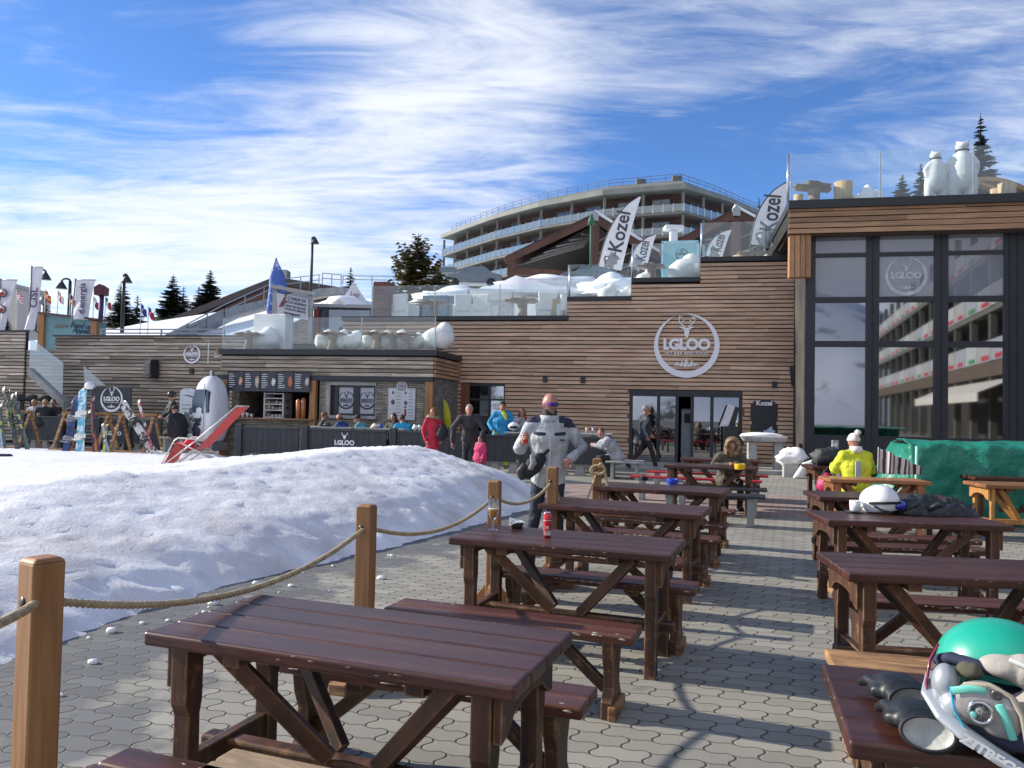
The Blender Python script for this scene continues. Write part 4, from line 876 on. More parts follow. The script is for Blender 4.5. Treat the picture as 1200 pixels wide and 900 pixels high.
# ------------------------------------------------------------ rope fence
posts = [((50, 651), 1.12, 45), ((430, 590), 1.08, 20), ((580, 562), 1.06, 15), ((648, 546), 1.12, 13), ((700, 536), 1.1, 10)]
PP = []
lab = ['thick timber rope post nearest the camera at the left edge', 'timber rope post just behind the nearest left table', 'timber rope post on a wedge foot behind the beer glass', 'timber rope post right in front of the man in the white ski jacket', 'timber rope post with the knotted rope end, last of the row']
dist = [2.38, 4.55, 6.25, 7.15, 9.0]
for (p, h, w), dd, lb in zip(posts, dist, lab):
    q = YW(p[0], p[1]+1, dd); h = q.z
    t = thing('rope_post', (q.x, q.y, 0), lb, 'post', 'timber posts of the rope fence', R(-15 if dd > 3 else -33))
    mb = MB(); a = .047; mb.bx(-a, a, -a, a, 0, h-.012); mb.add([(-a, -a, h-.012), (a, -a, h-.012), (a, a, h-.012), (-a, a, h-.012), (-a*.75, -a*.75, h), (a*.75, -a*.75, h), (a*.75, a*.75, h), (-a*.75, a*.75, h)], [(4, 5, 6, 7), (0, 1, 5, 4), (1, 2, 6, 5), (2, 3, 7, 6), (3, 0, 4, 7)])
    mb.build('post', postw, t, .007)
    mb = MB(); zz = h-.13; mb.lathe([(.017, 0), (.017, .0015)], (0, 0, 0), 12, M=Matrix.Translation((-.01, -a-.0005, zz)) @ RX90); mb.build('rope_hole', blackm, t)
    for k in range(4):
        mb = MB(); M = Matrix.Rotation(R(90)*k, 4, 'Z'); mb.prism([(a, .06), (a+.14, .06), (a, .22)], -.018, .018, 0, M); mb.build('foot_wedge', rawend if k % 2 else postw, t, .003)
    for k in range(2): mb = MB(); mb.bx(-.2, .2, -.05, .05, 0, .058, 0, Matrix.Rotation(R(90)*k, 4, 'Z') @ Matrix.Translation((0, .06 if k else .0, .0015*k))); mb.build('foot_board', rawend, t, .004)
    PP.append(Vector((q.x, q.y, zz)))
ropem = pm('hemp_rope', (.46, .36, .22), .85, var=.25, scale=30, bump=.5)
def rope(P, r, name, label, sag=0, n=90, twist=True):
    """three strands wound round the path P (callable t->point)"""
    mb = MB(); L = 0; pts = [P(i/n) for i in range(n+1)]
    for a, b in zip(pts, pts[1:]): L += (b-a).length
    N = int(L/.012); cen = [P(i/N) for i in range(N+1)]
    for s in range(3):
        q = []
        for i, c in enumerate(cen):
            d = (cen[min(i+1, N)]-cen[max(i-1, 0)]).normalized(); x = d.cross(Vector((0, 0, 1))).normalized() if abs(d.z) < .97 else d.cross(Vector((1, 0, 0))).normalized(); y = d.cross(x)
            t = 2*math.pi*(s/3+i*.012/.075); q.append(c+x*(math.cos(t)*r*.5)+y*(math.sin(t)*r*.5))
        mb.loft(q, r*.58, (0, 0, 1), 6, 0, False)
    c0 = cen[0]; mb.v = [(a-c0.x, b-c0.y, c-c0.z) for a, b, c in mb.v]
    o = mb.build(name, ropem, None, loc=c0); return tag(o, label, 'rope', 'ropes hanging between the timber posts')
def cat(A, B, sag):
    return lambda t: A.lerp(B, t)+Vector((0, 0, -sag*4*t*(1-t)))
P0 = YW(-140, 745, 1.45)
rr = .0135
rope(cat(P0, PP[0], .04), rr, 'rope', 'rope leaving the picture at the left edge from the nearest post')
rope(cat(PP[0], PP[1], .16), rr, 'rope', 'long sagging rope between the nearest post and the second post, over the snow')
rope(cat(PP[1], PP[2], .14), rr, 'rope', 'sagging rope ending at the post behind the beer glass')
rope(cat(PP[2], PP[3], .12), rr, 'rope', 'rope hanging in front of the dark ski trousers of the man')
rope(cat(PP[3], PP[4], .38), rr, 'rope', 'deeply sagging rope right of the man, ending at the knotted post')
E5 = PP[4]
rope(lambda t: E5+Vector((.0+.10*t+.05*math.sin(3*t), -.07-.02*t, .03+.05*math.sin(math.pi*min(1, t*2.2))-.42*max(0, t-.15))), .018, 'rope', 'loose knotted rope end hanging from the last post')
rope(lambda t: E5+Vector((.08*math.cos(7*t), -.075+.05*math.sin(7*t)*0, .05*math.sin(7*t)-.0)), .018, 'rope_knot', 'rope knot wound round the top of the last post')
# ------------------------------------------------------------ charcoal board fence round the kiosk seating
def board_fence(u0, u1, v, z0, z1, label, name='board_fence', zb=.28, endpost=(True, True), dirM=None, emb=None, n=None):
    uc = (u0+u1)/2
    t = fthing(name, uc, v, z0, label, 'fence', 'charcoal board fence panels')
    mb = MB(); L = u1-u0; n = n or max(3, int(L/.16))
    for i in range(n): a = u0+L*i/n; mb.bx(a+.003, a+L/n-.003, v-.02, v+.015+random.uniform(0, .004), z0+zb, z1-.05)
    mb2 = MB(); mb2.bx(u0, u1, v-.05, v+.05, z1-.05, z1); mb2.bx(u0, u1, v+.02, v+.05, z0+zb, z0+zb+.1)
    fb(mb, 'panel', fencem, t); fb(mb2, 'top_rail', fencem, t, .004)
    for s, x in ((endpost[0], u0), (endpost[1], u1)):
        if s: mb = MB(); mb.bx(x-.09, x+.09, v-.09, v+.06, z0, z1+.07); fb(mb, 'post', fencem, t, .01)
    for k in range(3):
        x = u0+L*(k+.7)/3.2; mb = MB(); mb.prism([(x-.16, z0), (x+.16, z0), (x+.09, z0+.12), (x+.09, z0+zb+.1), (x-.09, z0+zb+.1), (x-.09, z0+.12)], v+.06, v+.16); fb(mb, 'concrete_foot', concrete, t)
    if emb:
        mb = MB(); u, z = emb; r = .22
        put_text(mb, 'I.GLOO', u, v-.03, z, .17, 0, .008); put_text(mb, 'BAR', u, v-.03, z-.13, .06, 0, .002)
        mb.prism([(u-.05, z+.2), (u+.05, z+.2), (u+.02, z+.1), (u-.02, z+.1)], v-.03, v-.022)
        for s in (-1, 1): mb.bar((u+s*.04, v-.026, z+.19), (u+s*.09, v-.026, z+.27), .008, .015)
        for a, b in ((.1, .06), (0, .1), (-.1, .06)): mb.prism([(u+a-.05, z-.26), (u+a+.05, z-.26), (u+a, z-.26+b)], v-.03, v-.022)
        fb(mb, 'emblem', whitet, t)
    return t
fu = lambda px, py=520, v=VF: uz(px, py, v)[0]
ztf = uz(470, 505, VF)[1]
fx = [fu(277), fu(354), fu(457), fu(560), fu(640), fu(716)]
fl = ['charcoal board fence panel nearest the red deckchair', 'charcoal board fence panel with the white I.GLOO print', 'charcoal board fence panel behind the woman in red', 'charcoal board fence panel in front of the person in bright blue', 'charcoal board fence panel at the right, ending by the bench']
for i in range(5):
    board_fence(fx[i]+.1, fx[i+1]-.1, VF, 0, ztf if i < 3 else ztf-.03, fl[i], emb=(fu(404), uz(404, 519, VF)[1]) if i == 1 else None, endpost=(True, i == 4))
# left group
VL = 22.2
zl_ = uz(60, 488, VL)[1]; lx = [uz(px, 500, VL)[0] for px in (28, 72)]
board_fence(lx[0], lx[1], VL, 0, zl_, 'charcoal board fence panel left of the blue snowboards, guests behind it')
lx = [uz(px, 500, VL)[0] for px in (122, 150)]
board_fence(uz(116, 500, VL)[0], uz(150, 500, VL)[0], VL, 0, uz(130, 492, VL)[1], 'charcoal panel with white I.GLOO print behind the coloured skis', emb=(uz(134, 508, VL)[0], uz(134, 508, VL)[1]), n=2)
board_fence(uz(152, 500, VL)[0], uz(187, 500, VL)[0], VL, 0, uz(170, 492, VL)[1], 'charcoal board panel behind the leaning white skis, beside the motorcyclist-like black figure'.replace('motorcyclist-like ', ''))
# raised charcoal sign board with emblem
u0, zz1 = uz(108, 453, VL+.3); u1, zz0 = uz(153, 482, VL+.3)
mb = MB(); mb.bx(u0, u1, VL+.3, VL+.34, zz0, zz1)
sb = fsolo(mb, 'emblem_board', fencem, 'dark grey board with a large round white emblem above the coloured skis', 'sign', (u0+u1)/2, VL+.3, 0)
mb = MB(); logo(mb, .42, -.004, 0, uz(131, 468, VL+.3)[0]-(u0+u1)/2, uz(131, 468, VL+.3)[1], .01); mb.build('emblem', whitet, sb)
for x in (-.5, .5): mb = MB(); mb.bx(x*(u1-u0)*.8-.04, x*(u1-u0)*.8+.04, .045, .11, 0, zz1-.1); mb.build('post', fencem, sb)
# timber counter bench line under it
mb = MB(); a, b = uz(108, 488, VL+.5)[0], uz(190, 488, VL+.5)[0]; mb.bx(a, b, VL+.4, VL+.9, .78, .84)
o = fsolo(mb, 'bar_shelf', pm('shelf_wood', (.20, .13, .08), .7, stretch=(1, 5, 5)), 'long rough timber shelf behind the ski racks', 'shelf', (a+b)/2, VL+.5, 0)
for x in (-.4, 0, .4): mb = MB(); mb.bx(x*(b-a)-.05, x*(b-a)+.05, -.05, .3, 0, .779); mb.build('leg', legw, o)
# ------------------------------------------------------------ ski racks
def rack(px, py, v, w, label):
    p = uz(px, py, v); t = fthing('ski_rack', p[0], v, .12, label, 'ski rack', 'timber ski racks')
    for s in (-1, 1):
        mb = MB(); mb.bar((0+s*w, -.45, 0), (s*w, 0, 1.12), .09, .05); mb.bar((s*w, .45, 0), (s*w, 0, 1.12), .09, .05); mb.build('side_frame', rawend, t, .005)
    mb = MB(); mb.bx(-w-.1, w+.1, -.04, .04, 1.05, 1.15); mb.build('top_rail', rawend, t, .005)
    mb = MB(); mb.bx(-w-.1, w+.1, -.5, -.42, .0, .07); mb.build('foot_rail', rawend, t, .005)
    return t
VR1 = 20.3
rack(8, 530, VR1, .8, 'timber ski rack loaded with black skis at the left edge')
rack(100, 530, VR1, .75, 'timber ski rack holding the blue snowboards and orange skis')
rack(160, 530, VR1, .55, 'timber ski rack with the white patterned skis leaning on it')
def board(px0, py0, px1, py1, v, w, colr, label, kind='snowboard', bind=(.8, .8, .78), stripes=None, dv=.35):
    """a snowboard or ski from its foot to its tip; leans back by dv"""
    a = PW(px0, py0, v-dv); b = PW(px1, py1, v)
    L = (b-a).length; z = (b-a).normalized(); x = UX - z*UX.dot(z); x.normalize(); y = z.cross(x)
    M = Matrix(((x.x, y.x, z.x, a.x), (x.y, y.y, z.y, a.y), (x.z, y.z, z.z, a.z), (0, 0, 0, 1)))
    o0 = bpy.data.objects.new(kind, None) if False else None
    n = 18; L2 = L; pts = []
    mb = MB(); vs, fs = [], []
    for i in range(n+1):
        t = i/n; e = min(t, 1-t); ww = w/2*(min(1, math.sqrt(max(0, 1-(1-min(e/.09, 1))**2))))*(1-.18*math.sin(math.pi*t)) + .003
        yy = (.07 if kind != 'ski' else .10)*max(0, (t-.88)/.12)**2 + (.06 if kind != 'ski' else 0)*max(0, (.1-t)/.1)**2
        for sx in (-1, 1):
            for th in (0, .012): vs.append((sx*ww, yy+th, t*L2))
    for i in range(n):
        k = i*4; fs += [(k, k+2, k+6, k+4), (k+1, k+5, k+7, k+3), (k, k+4, k+5, k+1), (k+2, k+3, k+7, k+6)]
    fs += [(0, 1, 3, 2), (4*n, 4*n+2, 4*n+3, 4*n+1)]
    mb.add(vs, fs, 0, False)
    nm = 'ski' if kind == 'ski' else 'snowboard'
    e_ = bpy.data.objects.new(nm, None); COL.objects.link(e_); e_.matrix_world = M; tag(e_, label, 'snowboard' if nm == 'snowboard' else 'ski', 'skis and snowboards on the racks')
    mb.build('deck', pm('deck_%02d_%02d_%02d' % tuple(int(c*99) for c in colr), colr, .35, var=.15, scale=3, col2=stripes, mixscale=2.6, mixlo=.5, mixhi=.53), e_, .003)
    bm_ = pm('binding_%d' % int(bind[0]*100), bind, .4)
    if kind != 'ski':
        for t in (.3, .62):
            mb = MB(); mb.bx(-w*.62, w*.62, -.03, -.002, t*L-.06, t*L+.06); mb.loft([(-.1, -.1, t*L-.11), (-.0, -.2, t*L-.12), (.1, -.1, t*L-.11)], .025, n=6); mb.loft([(-.12, -.02, t*L+.05), (0, -.13, t*L+.05), (.12, -.02, t*L+.05)], .022, n=6); mb.loft([(-.1, -.02, t*L-.1), (-.1, -.17, t*L-.1)], .02, n=6); mb.loft([(.1, -.02, t*L-.1), (.1, -.17, t*L-.1)], .02, n=6)
            mb.build('binding', bm_, e_, .004)
    else:
        mb = MB(); mb.bx(-.035, .035, -.05, -.002, L*.52, L*.6); mb.build('toe_piece', bm_, e_, .006); mb = MB(); mb.bx(-.03, .03, -.07, -.002, L*.38, L*.44); mb.build('heel_piece', bm_, e_, .006)
    return e_
bx_ = [((75, 537), (92, 461), .29, (.02, .05, .18), 'dark navy snowboard, left of the bright blue one', 'snowboard', (.25, .25, .25), (.01, .015, .05)),
       ((93, 537), (97, 453), .30, (.12, .42, .58), 'bright light blue snowboard with white bindings on the middle rack', 'snowboard', (.75, .75, .72), (.7, .8, .85)),
       ((113, 533), (107, 470), .09, (.55, .12, .02), 'orange ski right of the light blue snowboard', 'ski', (.1, .1, .1), None),
       ((118, 534), (103, 478), .09, (.05, .05, .06), 'black ski leaning between the orange ski and the snowboard', 'ski', (.4, .1, .05), None),
       ((121, 535), (125, 495), .09, (.5, .6, .1), 'short lime green tipped ski at the right of the middle rack', 'ski', (.1, .1, .1), (.1, .1, .1)),
       ((110, 535), (109, 462), .1, (.09, .02, .03), 'dark maroon ski standing under the white helmet', 'ski', (.1, .1, .1), (.03, .01, .01)),
       ((128, 534), (119, 494), .08, (.3, .35, .38), 'grey pale ski at the right end of the middle rack', 'ski', (.6, .6, .6), None),
       ((184, 536), (141, 469), .27, (.6, .58, .55), 'white and black patterned snowboard leaning steeply to the left', 'snowboard', (.04, .04, .04), (.08, .05, .05)),
       ((178, 528), (161, 466), .09, (.4, .08, .1), 'thin red and white ski behind the patterned leaning snowboard', 'ski', (.08, .08, .08), (.6, .55, .55))]
for (a, b, w, c, lb, kd_, bn_, st_) in bx_: board(*a, *b, VR1-.35, w, c, lb, kd_, bn_, st_)
for k, (x0, x1, y1, c, s) in enumerate(((22, 8, 455, (.02, .025, .02), (.12, .14, .03)), (20, 2, 452, (.03, .03, .035), (.2, .2, .2)), (32, 12, 460, (.015, .02, .015), (.08, .1, .05)), (34, 16, 458, (.1, .11, .1), (.02, .02, .02)), (3, -6, 458, (.35, .4, .42), (.03, .04, .05)), (6, 0, 470, (.05, .1, .1), None))):
    board(x0, 530, x1, y1, VR1-.4, .1, c, ['dark ski with olive flecks, inner one of the left rack', 'black ski with grey marks on the left rack', 'nearly black ski leaning furthest right on the left rack', 'grey topped ski leaning right on the left rack', 'pale blue grey ski at the very left edge', 'dark teal ski beside the pale one at the left edge'][k], 'ski', (.3, .35, .1) if k % 2 else (.05, .05, .05), s)
tagm = PW(4, 548, 17)
mb = MB(); mb.loft([(-.35, 0, .03), (.25, 0, .03)], (.06, .10) and [(.12, .05), (.10, .05)], (0, 1, 0), 10); o = mb.build('snowboard_bag', pm('dark_blue_nylon', (.01, .015, .06), .6), None, loc=(tagm.x-.1, tagm.y, .12)); tag(o, 'rounded end of a dark blue bag lying on the snow at the left edge', 'bag')
# white helmet hung on the rack
def helmet(loc, c1, label, s=1.0, rotz=0, mc=None, name='ski_helmet', strapc=(.05, .05, .06), tilt=0):
    t = thing(name, loc, label, 'helmet', None, rotz); t.rotation_euler.x = tilt; t.scale = (s, s, s)
    mb = MB(); mb.ell((0, 0, .07), (.125, .15, .12), 22, 12, zmin=-.55); mb.build('shell', c1, t)
    for q in (-1, 1): mb = MB(); mb.loft([(q*.11, -.02, .05), (q*.118, -.0, -.03), (q*.07, .04, -.06)], [(.03, .02)]*3, n=8); mb.build('ear_pad', mc or blackm, t)
    return t
whelm = pm('helmet_white', (.78, .80, .84), .3, var=.03, coat=.4)
p = PW(105.5, 456, VR1-.3); helmet(p, whelm, 'small white helmet hung on top of the dark maroon ski', 1.15)
# ------------------------------------------------------------ deck chair
dcp = GW(236, 545, .14)
dc = thing('deck_chair', (dcp.x, dcp.y, .15), 'red canvas reclining deckchair with a pale frame standing on the snow', 'deckchair', None, R(-8)); dc.scale = (1.02, 1, 1.02)
fm = pm('pale_tube', (.55, .53, .5), .4, .2); rc = pm('red_canvas', (.62, .075, .075), .7, var=.1, bump=.3)
for i, s in enumerate((-.3, .3)):
    mb = MB(); mb.tube([(-.75, s, 0), (-.1, s, .48), (.35, s, .85), (.98, s, 1.38)], .018); mb.build('side_rail', fm, dc)
    mb = MB(); mb.tube([(-.35, s, .5), (.05, s, .33), (.62, s, 0.02)], .018); mb.tube([(-.82, s, 0), (-.52, s, .55), (-.42, s, .62), (-.0, s, .6), (.2, s, .58)], .018); mb.build('arm_frame', fm, dc)
    mb = MB(); mb.tube([(-.55, s, 0), (-.05, s, .36)], .015); mb.build('strut', fm, dc)
mb = MB(); P = [(-.78, .02), (-.5, .5), (-.38, .42), (-.2, .33), (.05, .4), (.3, .66), (.62, 1.0), (.98, 1.36)]
vs = [(x, s, z+.0) for x, z in P for s in (-.27, .27)]+[(x+.006, s, z+.012) for x, z in P for s in (-.27, .27)]; n = len(P)
fs = [(2*i, 2*i+1, 2*i+3, 2*i+2) for i in range(n-1)]+[(2*n+2*i, 2*n+2*i+2, 2*n+2*i+3, 2*n+2*i+1) for i in range(n-1)]
mb.add(vs, fs, 0, True); mb.build('canvas_sling', rc, dc)
mb = MB(); mb.ell((-.3, 0, .5), (.12, .17, .1), jit=.2); mb.build('cushion', pm('hot_red', (.65, .02, .05), .7), dc)
mb = MB(); mb.tube([(-.82, -.3, 0), (-.82, .3, 0)], .018); mb.tube([(.98, -.3, 1.38), (.98, .3, 1.38)], .018); mb.tube([(-.55, -.32, .48), (-.55, .32, .48)], .018); mb.tube([(.62, -.3, .02), (.62, .3, .02)], .018); mb.build('cross_rail', fm, dc)
mb = MB(); put_text(mb, 'bar', .62, .0, .0, .16, 0, .004); 
# ------------------------------------------------------------ white gondola cabin by the kiosk
gp = PW(246, 515, 21.3); hG = 1.6-(515-472)*gp.y/F_PX
g = thing('gondola_cabin', (gp.x, gp.y, 0), 'white rounded gondola cabin lettered Kozel beside the kiosk', 'cabin', None, -TH+R(-14))
zs = [.42, .5, .8, 1.2, 1.7, 2.1, 2.35, 2.45]; ws = [.30, .36, .44, .48, .46, .38, .26, .1]
mb = MB(); vs, fs = [], []; n = 24
for z, w in zip(zs, ws):
    for k in range(n):
        a = 2*math.pi*k/n; c, s = math.cos(a), math.sin(a); e = .6
        vs.append((math.copysign(abs(c)**e, c)*w, math.copysign(abs(s)**e, s)*w*1.0, z))
for i in range(len(zs)-1):
    for k in range(n): k2 = (k+1) % n; fs.append((i*n+k, i*n+k2, (i+1)*n+k2, (i+1)*n+k))
fs += [tuple(range(n-1, -1, -1)), tuple((len(zs)-1)*n+k for k in range(n))]
mb.add(vs, fs, 0, True); mb.build('body', pm('cabin_white', (.72, .73, .76), .3, var=.05, coat=.4), g, subd=1)
mb = MB(); mb.prism([(-.27, 1.32), (.2, 1.3), (.2, 2.02), (-.17, 2.02), (-.29, 1.7)], -.462, -.2); mb.build('window', pm('cabin_window', (.06, .09, .14), .15, var=.3, scale=2), g)
mb = MB(); mb.prism([(.25, 1.3), (.36, 1.34), (.33, 1.95), (.25, 2.0)], -.44, -.2); mb.build('window', MATS['cabin_window'], g)
mb = MB(); put_text(mb, 'Kozel', -.1, -.492, 1.12, .2, 0, .007); mb.ell((-.08, -.475, .82), (.13, .02, .2), 10, 8, jit=.9); mb.ell((-.02, -.478, 1.0), (.12, .02, .05), 10, 6, jit=.6); mb.build('lettering', pm('dark_print', (.03, .03, .05), .5), g)
mb = MB(); mb.bx(.222, .236, -.49, -.478, .6, 2.2); mb.bx(-.4, .42, -.3, .3, .2, .44); mb.bx(-.05, .05, -.05, .05, 2.4, 2.6); mb.build('frame_trim', greym, g)
# poster panel behind the black clad pair
a, z0_ = uz(209, 515, 22.6); b, z1_ = uz(234, 459, 22.6)
mb = MB(); mb.bx(a, b, 22.6, 22.65, .4, z1_); mb.prism([(a, z1_), (b, z1_), (b-.1, z1_+.05), ((a+b)/2, z1_+.1), (a+.1, z1_+.09)], 22.6, 22.65)
o = fsolo(mb, 'poster_panel', pm('poster_blue_white', (.55, .6, .64), .5, var=.1), 'tall pale poster panel with small dark print beside the white gondola cabin', 'poster', (a+b)/2, 22.6, 0)
mb = MB(); w = (b-a)/2
for k in range(3): mb.bx(-w*.7, w*.6, -.006, -.002, z1_-.45-.12*k, z1_-.43-.12*k)
for x, z in ((0, .06), (-.1, .08), (.12, .03)): mb.prism([(x-.14, z1_-.2+z), (x+.2, z1_-.26+z), (x+.02, z1_-.18+z)], -.006, -.002)
mb.ell((-.12, -.01, 1.1), (.17, .01, .2), jit=.5); mb.ell((.15, -.01, 1.35), (.14, .01, .12), jit=.5); mb.ell((.1, -.01, .8), (.22, .01, .16), jit=.5)
mb.build('print', pm('print_grey', (.10, .13, .15), .6, var=.5, scale=8), o)
# ------------------------------------------------------------ trees
needle = pm('spruce_needles', (.045, .065, .038), .8, var=.35, scale=1.5, attr=.7)
needleb = pm('blue_spruce_needles', (.045, .07, .075), .8, var=.35, scale=1.5, attr=.7)
needley = pm('pine_needles', (.20, .17, .05), .8, var=.4, scale=.8, attr=.8, col2=(.035, .045, .025), mixscale=.6)
bark = pm('bark', (.10, .07, .05), .9, var=.3, scale=6)
def spruce(loc, H, Rb, label, mat=needle, tiers=22, seed=1, gap=.08, snow=0, up=.0, name='spruce', group='spruces on the slope', irregular=0):
    rnd = random.Random(seed); t = thing(name, loc, label, 'tree', group)
    mb = MB(); mb.loft([(0, 0, -.6), (0, 0, H*.5), (0, 0, H*.98)], [H*.022+.04, H*.013+.02, .012], n=7, caps=False)
    mb.build('trunk', bark, t)
    mb = MB(); sn = MB()
    for i in range(tiers):
        f = (i+.3)/tiers; z0_ = H*(gap+(1-gap)*f)
        Rr = Rb*(1-f)**.85*rnd.uniform(.8, 1.12)+.05*Rb; nb = int(15-7*f)
        for k in range(nb):
            z = z0_+rnd.uniform(-.7, .7)*H/tiers; a = 2*math.pi*(k+rnd.random()*.8)/nb+i*1.3; Lb = Rr*rnd.uniform(.7, 1.1)*(1+irregular*rnd.uniform(-.5, .5)); d = Vector((math.cos(a), math.sin(a), 0))
            ns = max(4, int(Lb/.18/ (H/7.0)))
            for s in range(ns):
                q = (s+.5)/ns; c = Vector((0, 0, z)) + d*Lb*q + Vector((0, 0, -.28*Lb*q+.2*Lb*q*q + up*Lb*q*q))
                w = (Lb*.34)*(1-.5*q)+.05*H/7; ln = Lb/ns*1.5+.05
                side = Vector((-d.y, d.x, 0))
                for sg in (-1, 1):
                    for rep in range(3):
                        tip = c + side*sg*w*rnd.uniform(.5, 1.1) + d*ln*rnd.uniform(.2, .9) + Vector((0, 0, rnd.uniform(-.35, .12)*w))
                        b0 = c - d*ln*.5; b1 = c + d*ln*.35 + Vector((0, 0, rnd.uniform(-.1, .06)*w))
                        mb.add([b0, b1, tip, tip-d*ln*.4+Vector((0, 0, -.05*w))], [(0, 1, 2, 3)], 0, False, rnd.random())
                if snow and rnd.random() < snow: sn.ell(c+Vector((0, 0, .03)), (w*.6, w*.5, .05), 6, 4, jit=.6)
    mb.loft([(0, 0, H*.93), (0, 0, H*1.03)], [.05, .01], n=5)
    mb.build('crown', mat, t)
    if sn.v: o = sn.build('snow_load', MATS['snow'], t); o['kind'] = 'stuff'; snow_mesh_attr(o)
    return t
def tree_px(px, ytop, ybot, Y, wpx, label, **k):
    b = YW(px, ybot, Y); s = Y/F_PX; H = (ybot-ytop)*s
    return spruce(b, H, wpx*.5*s, label, **k)
tree_px(142, 330, 388, 62, 40, 'broad spruce just behind the tall lamp post on the left', seed=3)
tree_px(160, 346, 385, 70, 24, 'small spruce half hidden right of the lamp post', seed=4, tiers=11)
tree_px(201, 322, 378, 66, 42, 'spruce with a pointed top behind the snow covered car', seed=5)
tree_px(214, 336, 378, 75, 26, 'thin spruce leaning out right of the pointed one', seed=6, tiers=11)
tree_px(245, 317, 372, 66, 42, 'dark spruce left of the sloping brown roof', seed=7)
tree_px(232, 336, 372, 70, 28, 'short dark spruce between the two taller ones', seed=8, tiers=11)
tree_px(410, 313, 352, 60, 20, 'small spruce behind the white triangular gable', seed=9, tiers=11)
tree_px(53, 350, 392, 60, 20, 'small dark spruce left of the blue food kiosk', seed=10, tiers=10, mat=needleb)
tree_px(8, 372, 392, 58, 16, 'low spruce tuft below the left banner', seed=14, tiers=8)
tree_px(488, 275, 372, 43, 82, 'bushy yellow green pine with snow in its branches, beside the curved hotel', mat=needley, tiers=20, seed=11, up=.75, snow=.07, name='pine', group=None, irregular=.8)
tree_px(515, 318, 365, 45, 30, 'small bushy pine at the foot of the big yellow green one', mat=needley, tiers=9, seed=12, up=.6, name='pine', group=None, irregular=.6)
tree_px(1149, 133, 250, 40, 46, 'tall thin spruce behind the polar bear figures', mat=needleb, seed=21, tiers=15, gap=.1)
tree_px(1057, 205, 250, 46, 36, 'broad spruce top left of the smaller polar bear', mat=needleb, seed=22, tiers=12)
tree_px(1079, 192, 250, 46, 28, 'spruce top just left of the smaller polar bear', mat=needleb, seed=23, tiers=12)
tree_px(889, 232, 300, 60, 18, 'dark spruce peeping out left of the tallest Kozel flag', mat=needle, seed=24, tiers=9)
# ------------------------------------------------------------ curved hotel on the hill
hb = pm('hotel_brick', (.075, .040, .033), .8, var=.25, scale=1.2); hc = pm('hotel_concrete', (.15, .148, .132), .8, var=.1, scale=.6); hg = glass('balcony_glass', .12, (.7, .78, .76), film=.45, filmcol=(.24, .28, .27))
hwg = pm('hotel_glazing', (.07, .11, .15), .08, var=.3, scale=.4, spec=1.0); roofm = pm('roof_grey_green', (.17, .18, .165), .7, var=.15, scale=.7)
ZE = 30.2
ez = [(518, 279), (545, 268.5), (580, 256), (632, 242), (707, 228), (802, 220.5)]
path = [GW(x, y, ZE) for x, y in ez]
pR = [GW(x, y, ZE) for x, y in ((850, 235), (905, 258))]
d = (pR[1]-pR[0])
path2 = [path[-1], pR[0], pR[1], pR[1]+Vector((6, 14, 0))]
hp = path+path2[1:]
hotel = thing('hotel', (path[4].x, path[4].y, 14), 'long curved brick hotel with glass balconies and grey green eaves on the hill', 'hotel')
ho = hotel.location.copy()
def hpoly(off, z):   # outline shifted inwards
    out = []
    for i, p in enumerate(hp):
        a = hp[max(i-1, 0)]; b = hp[min(i+1, len(hp)-1)]; t = (b-a).normalized(); nrm = Vector((-t.y, t.x, 0))
        q = p + nrm*off; out.append(Vector((q.x, q.y, z))-ho)
    return out
def hband(mb, o0, o1, z0, z1, mi=0):
    A0, A1, B0, B1 = hpoly(o0, z0), hpoly(o0, z1), hpoly(o1, z0), hpoly(o1, z1)
    for i in range(len(hp)-1):
        v = [A0[i], A0[i+1], B0[i+1], B0[i], A1[i], A1[i+1], B1[i+1], B1[i]]
        mb.add(v, [(0, 3, 2, 1), (4, 5, 6, 7), (0, 1, 5, 4), (1, 2, 6, 5), (2, 3, 7, 6), (3, 0, 4, 7)], mi)
mb = MB(); hband(mb, 2.2, 12, 8, ZE-.1); fbm = mb.build('wall', hb, hotel)
mb = MB(); hband(mb, -.3, 12.4, ZE-.1, ZE+.55); 
A0, A1, B1 = hpoly(-.3, ZE+.55), hpoly(2.2, ZE+1.7), hpoly(10, ZE+2.2)
for i in range(len(hp)-1): mb.add([A0[i], A0[i+1], A1[i+1], A1[i]], [(0, 1, 2, 3)]); mb.add([A1[i], A1[i+1], B1[i+1], B1[i]], [(0, 1, 2, 3)])
mb.build('roof', roofm, hotel)
mb = MB()
for i in range(len(hp)-1):
    P = hpoly(1.8, ZE+1.5); Lw = (P[i+1]-P[i]).length; n = int(Lw/1.6)
    for k in range(n): q = P[i].lerp(P[i+1], k/n); mb.bar(q, q+Vector((0, 0, .9)), .05, .05)
    for zz in (.45, .9): mb.bar(P[i]+Vector((0, 0, zz)), P[i+1]+Vector((0, 0, zz)), .05, .05)
mb.build('roof_railing', pm('rail_dark', (.12, .12, .13), .7), hotel)
for (i, f) in ((4, .45), (4, .97)): q = hpoly(2.4, ZE+1.6)[i].lerp(hpoly(2.4, ZE+1.6)[i+1], f); mb = MB(); mb.bx(q.x-.6, q.x+.6, q.y-.6, q.y+.6, q.z-.6, q.z+.6); mb.build('chimney', hc, hotel)
FH = 2.95
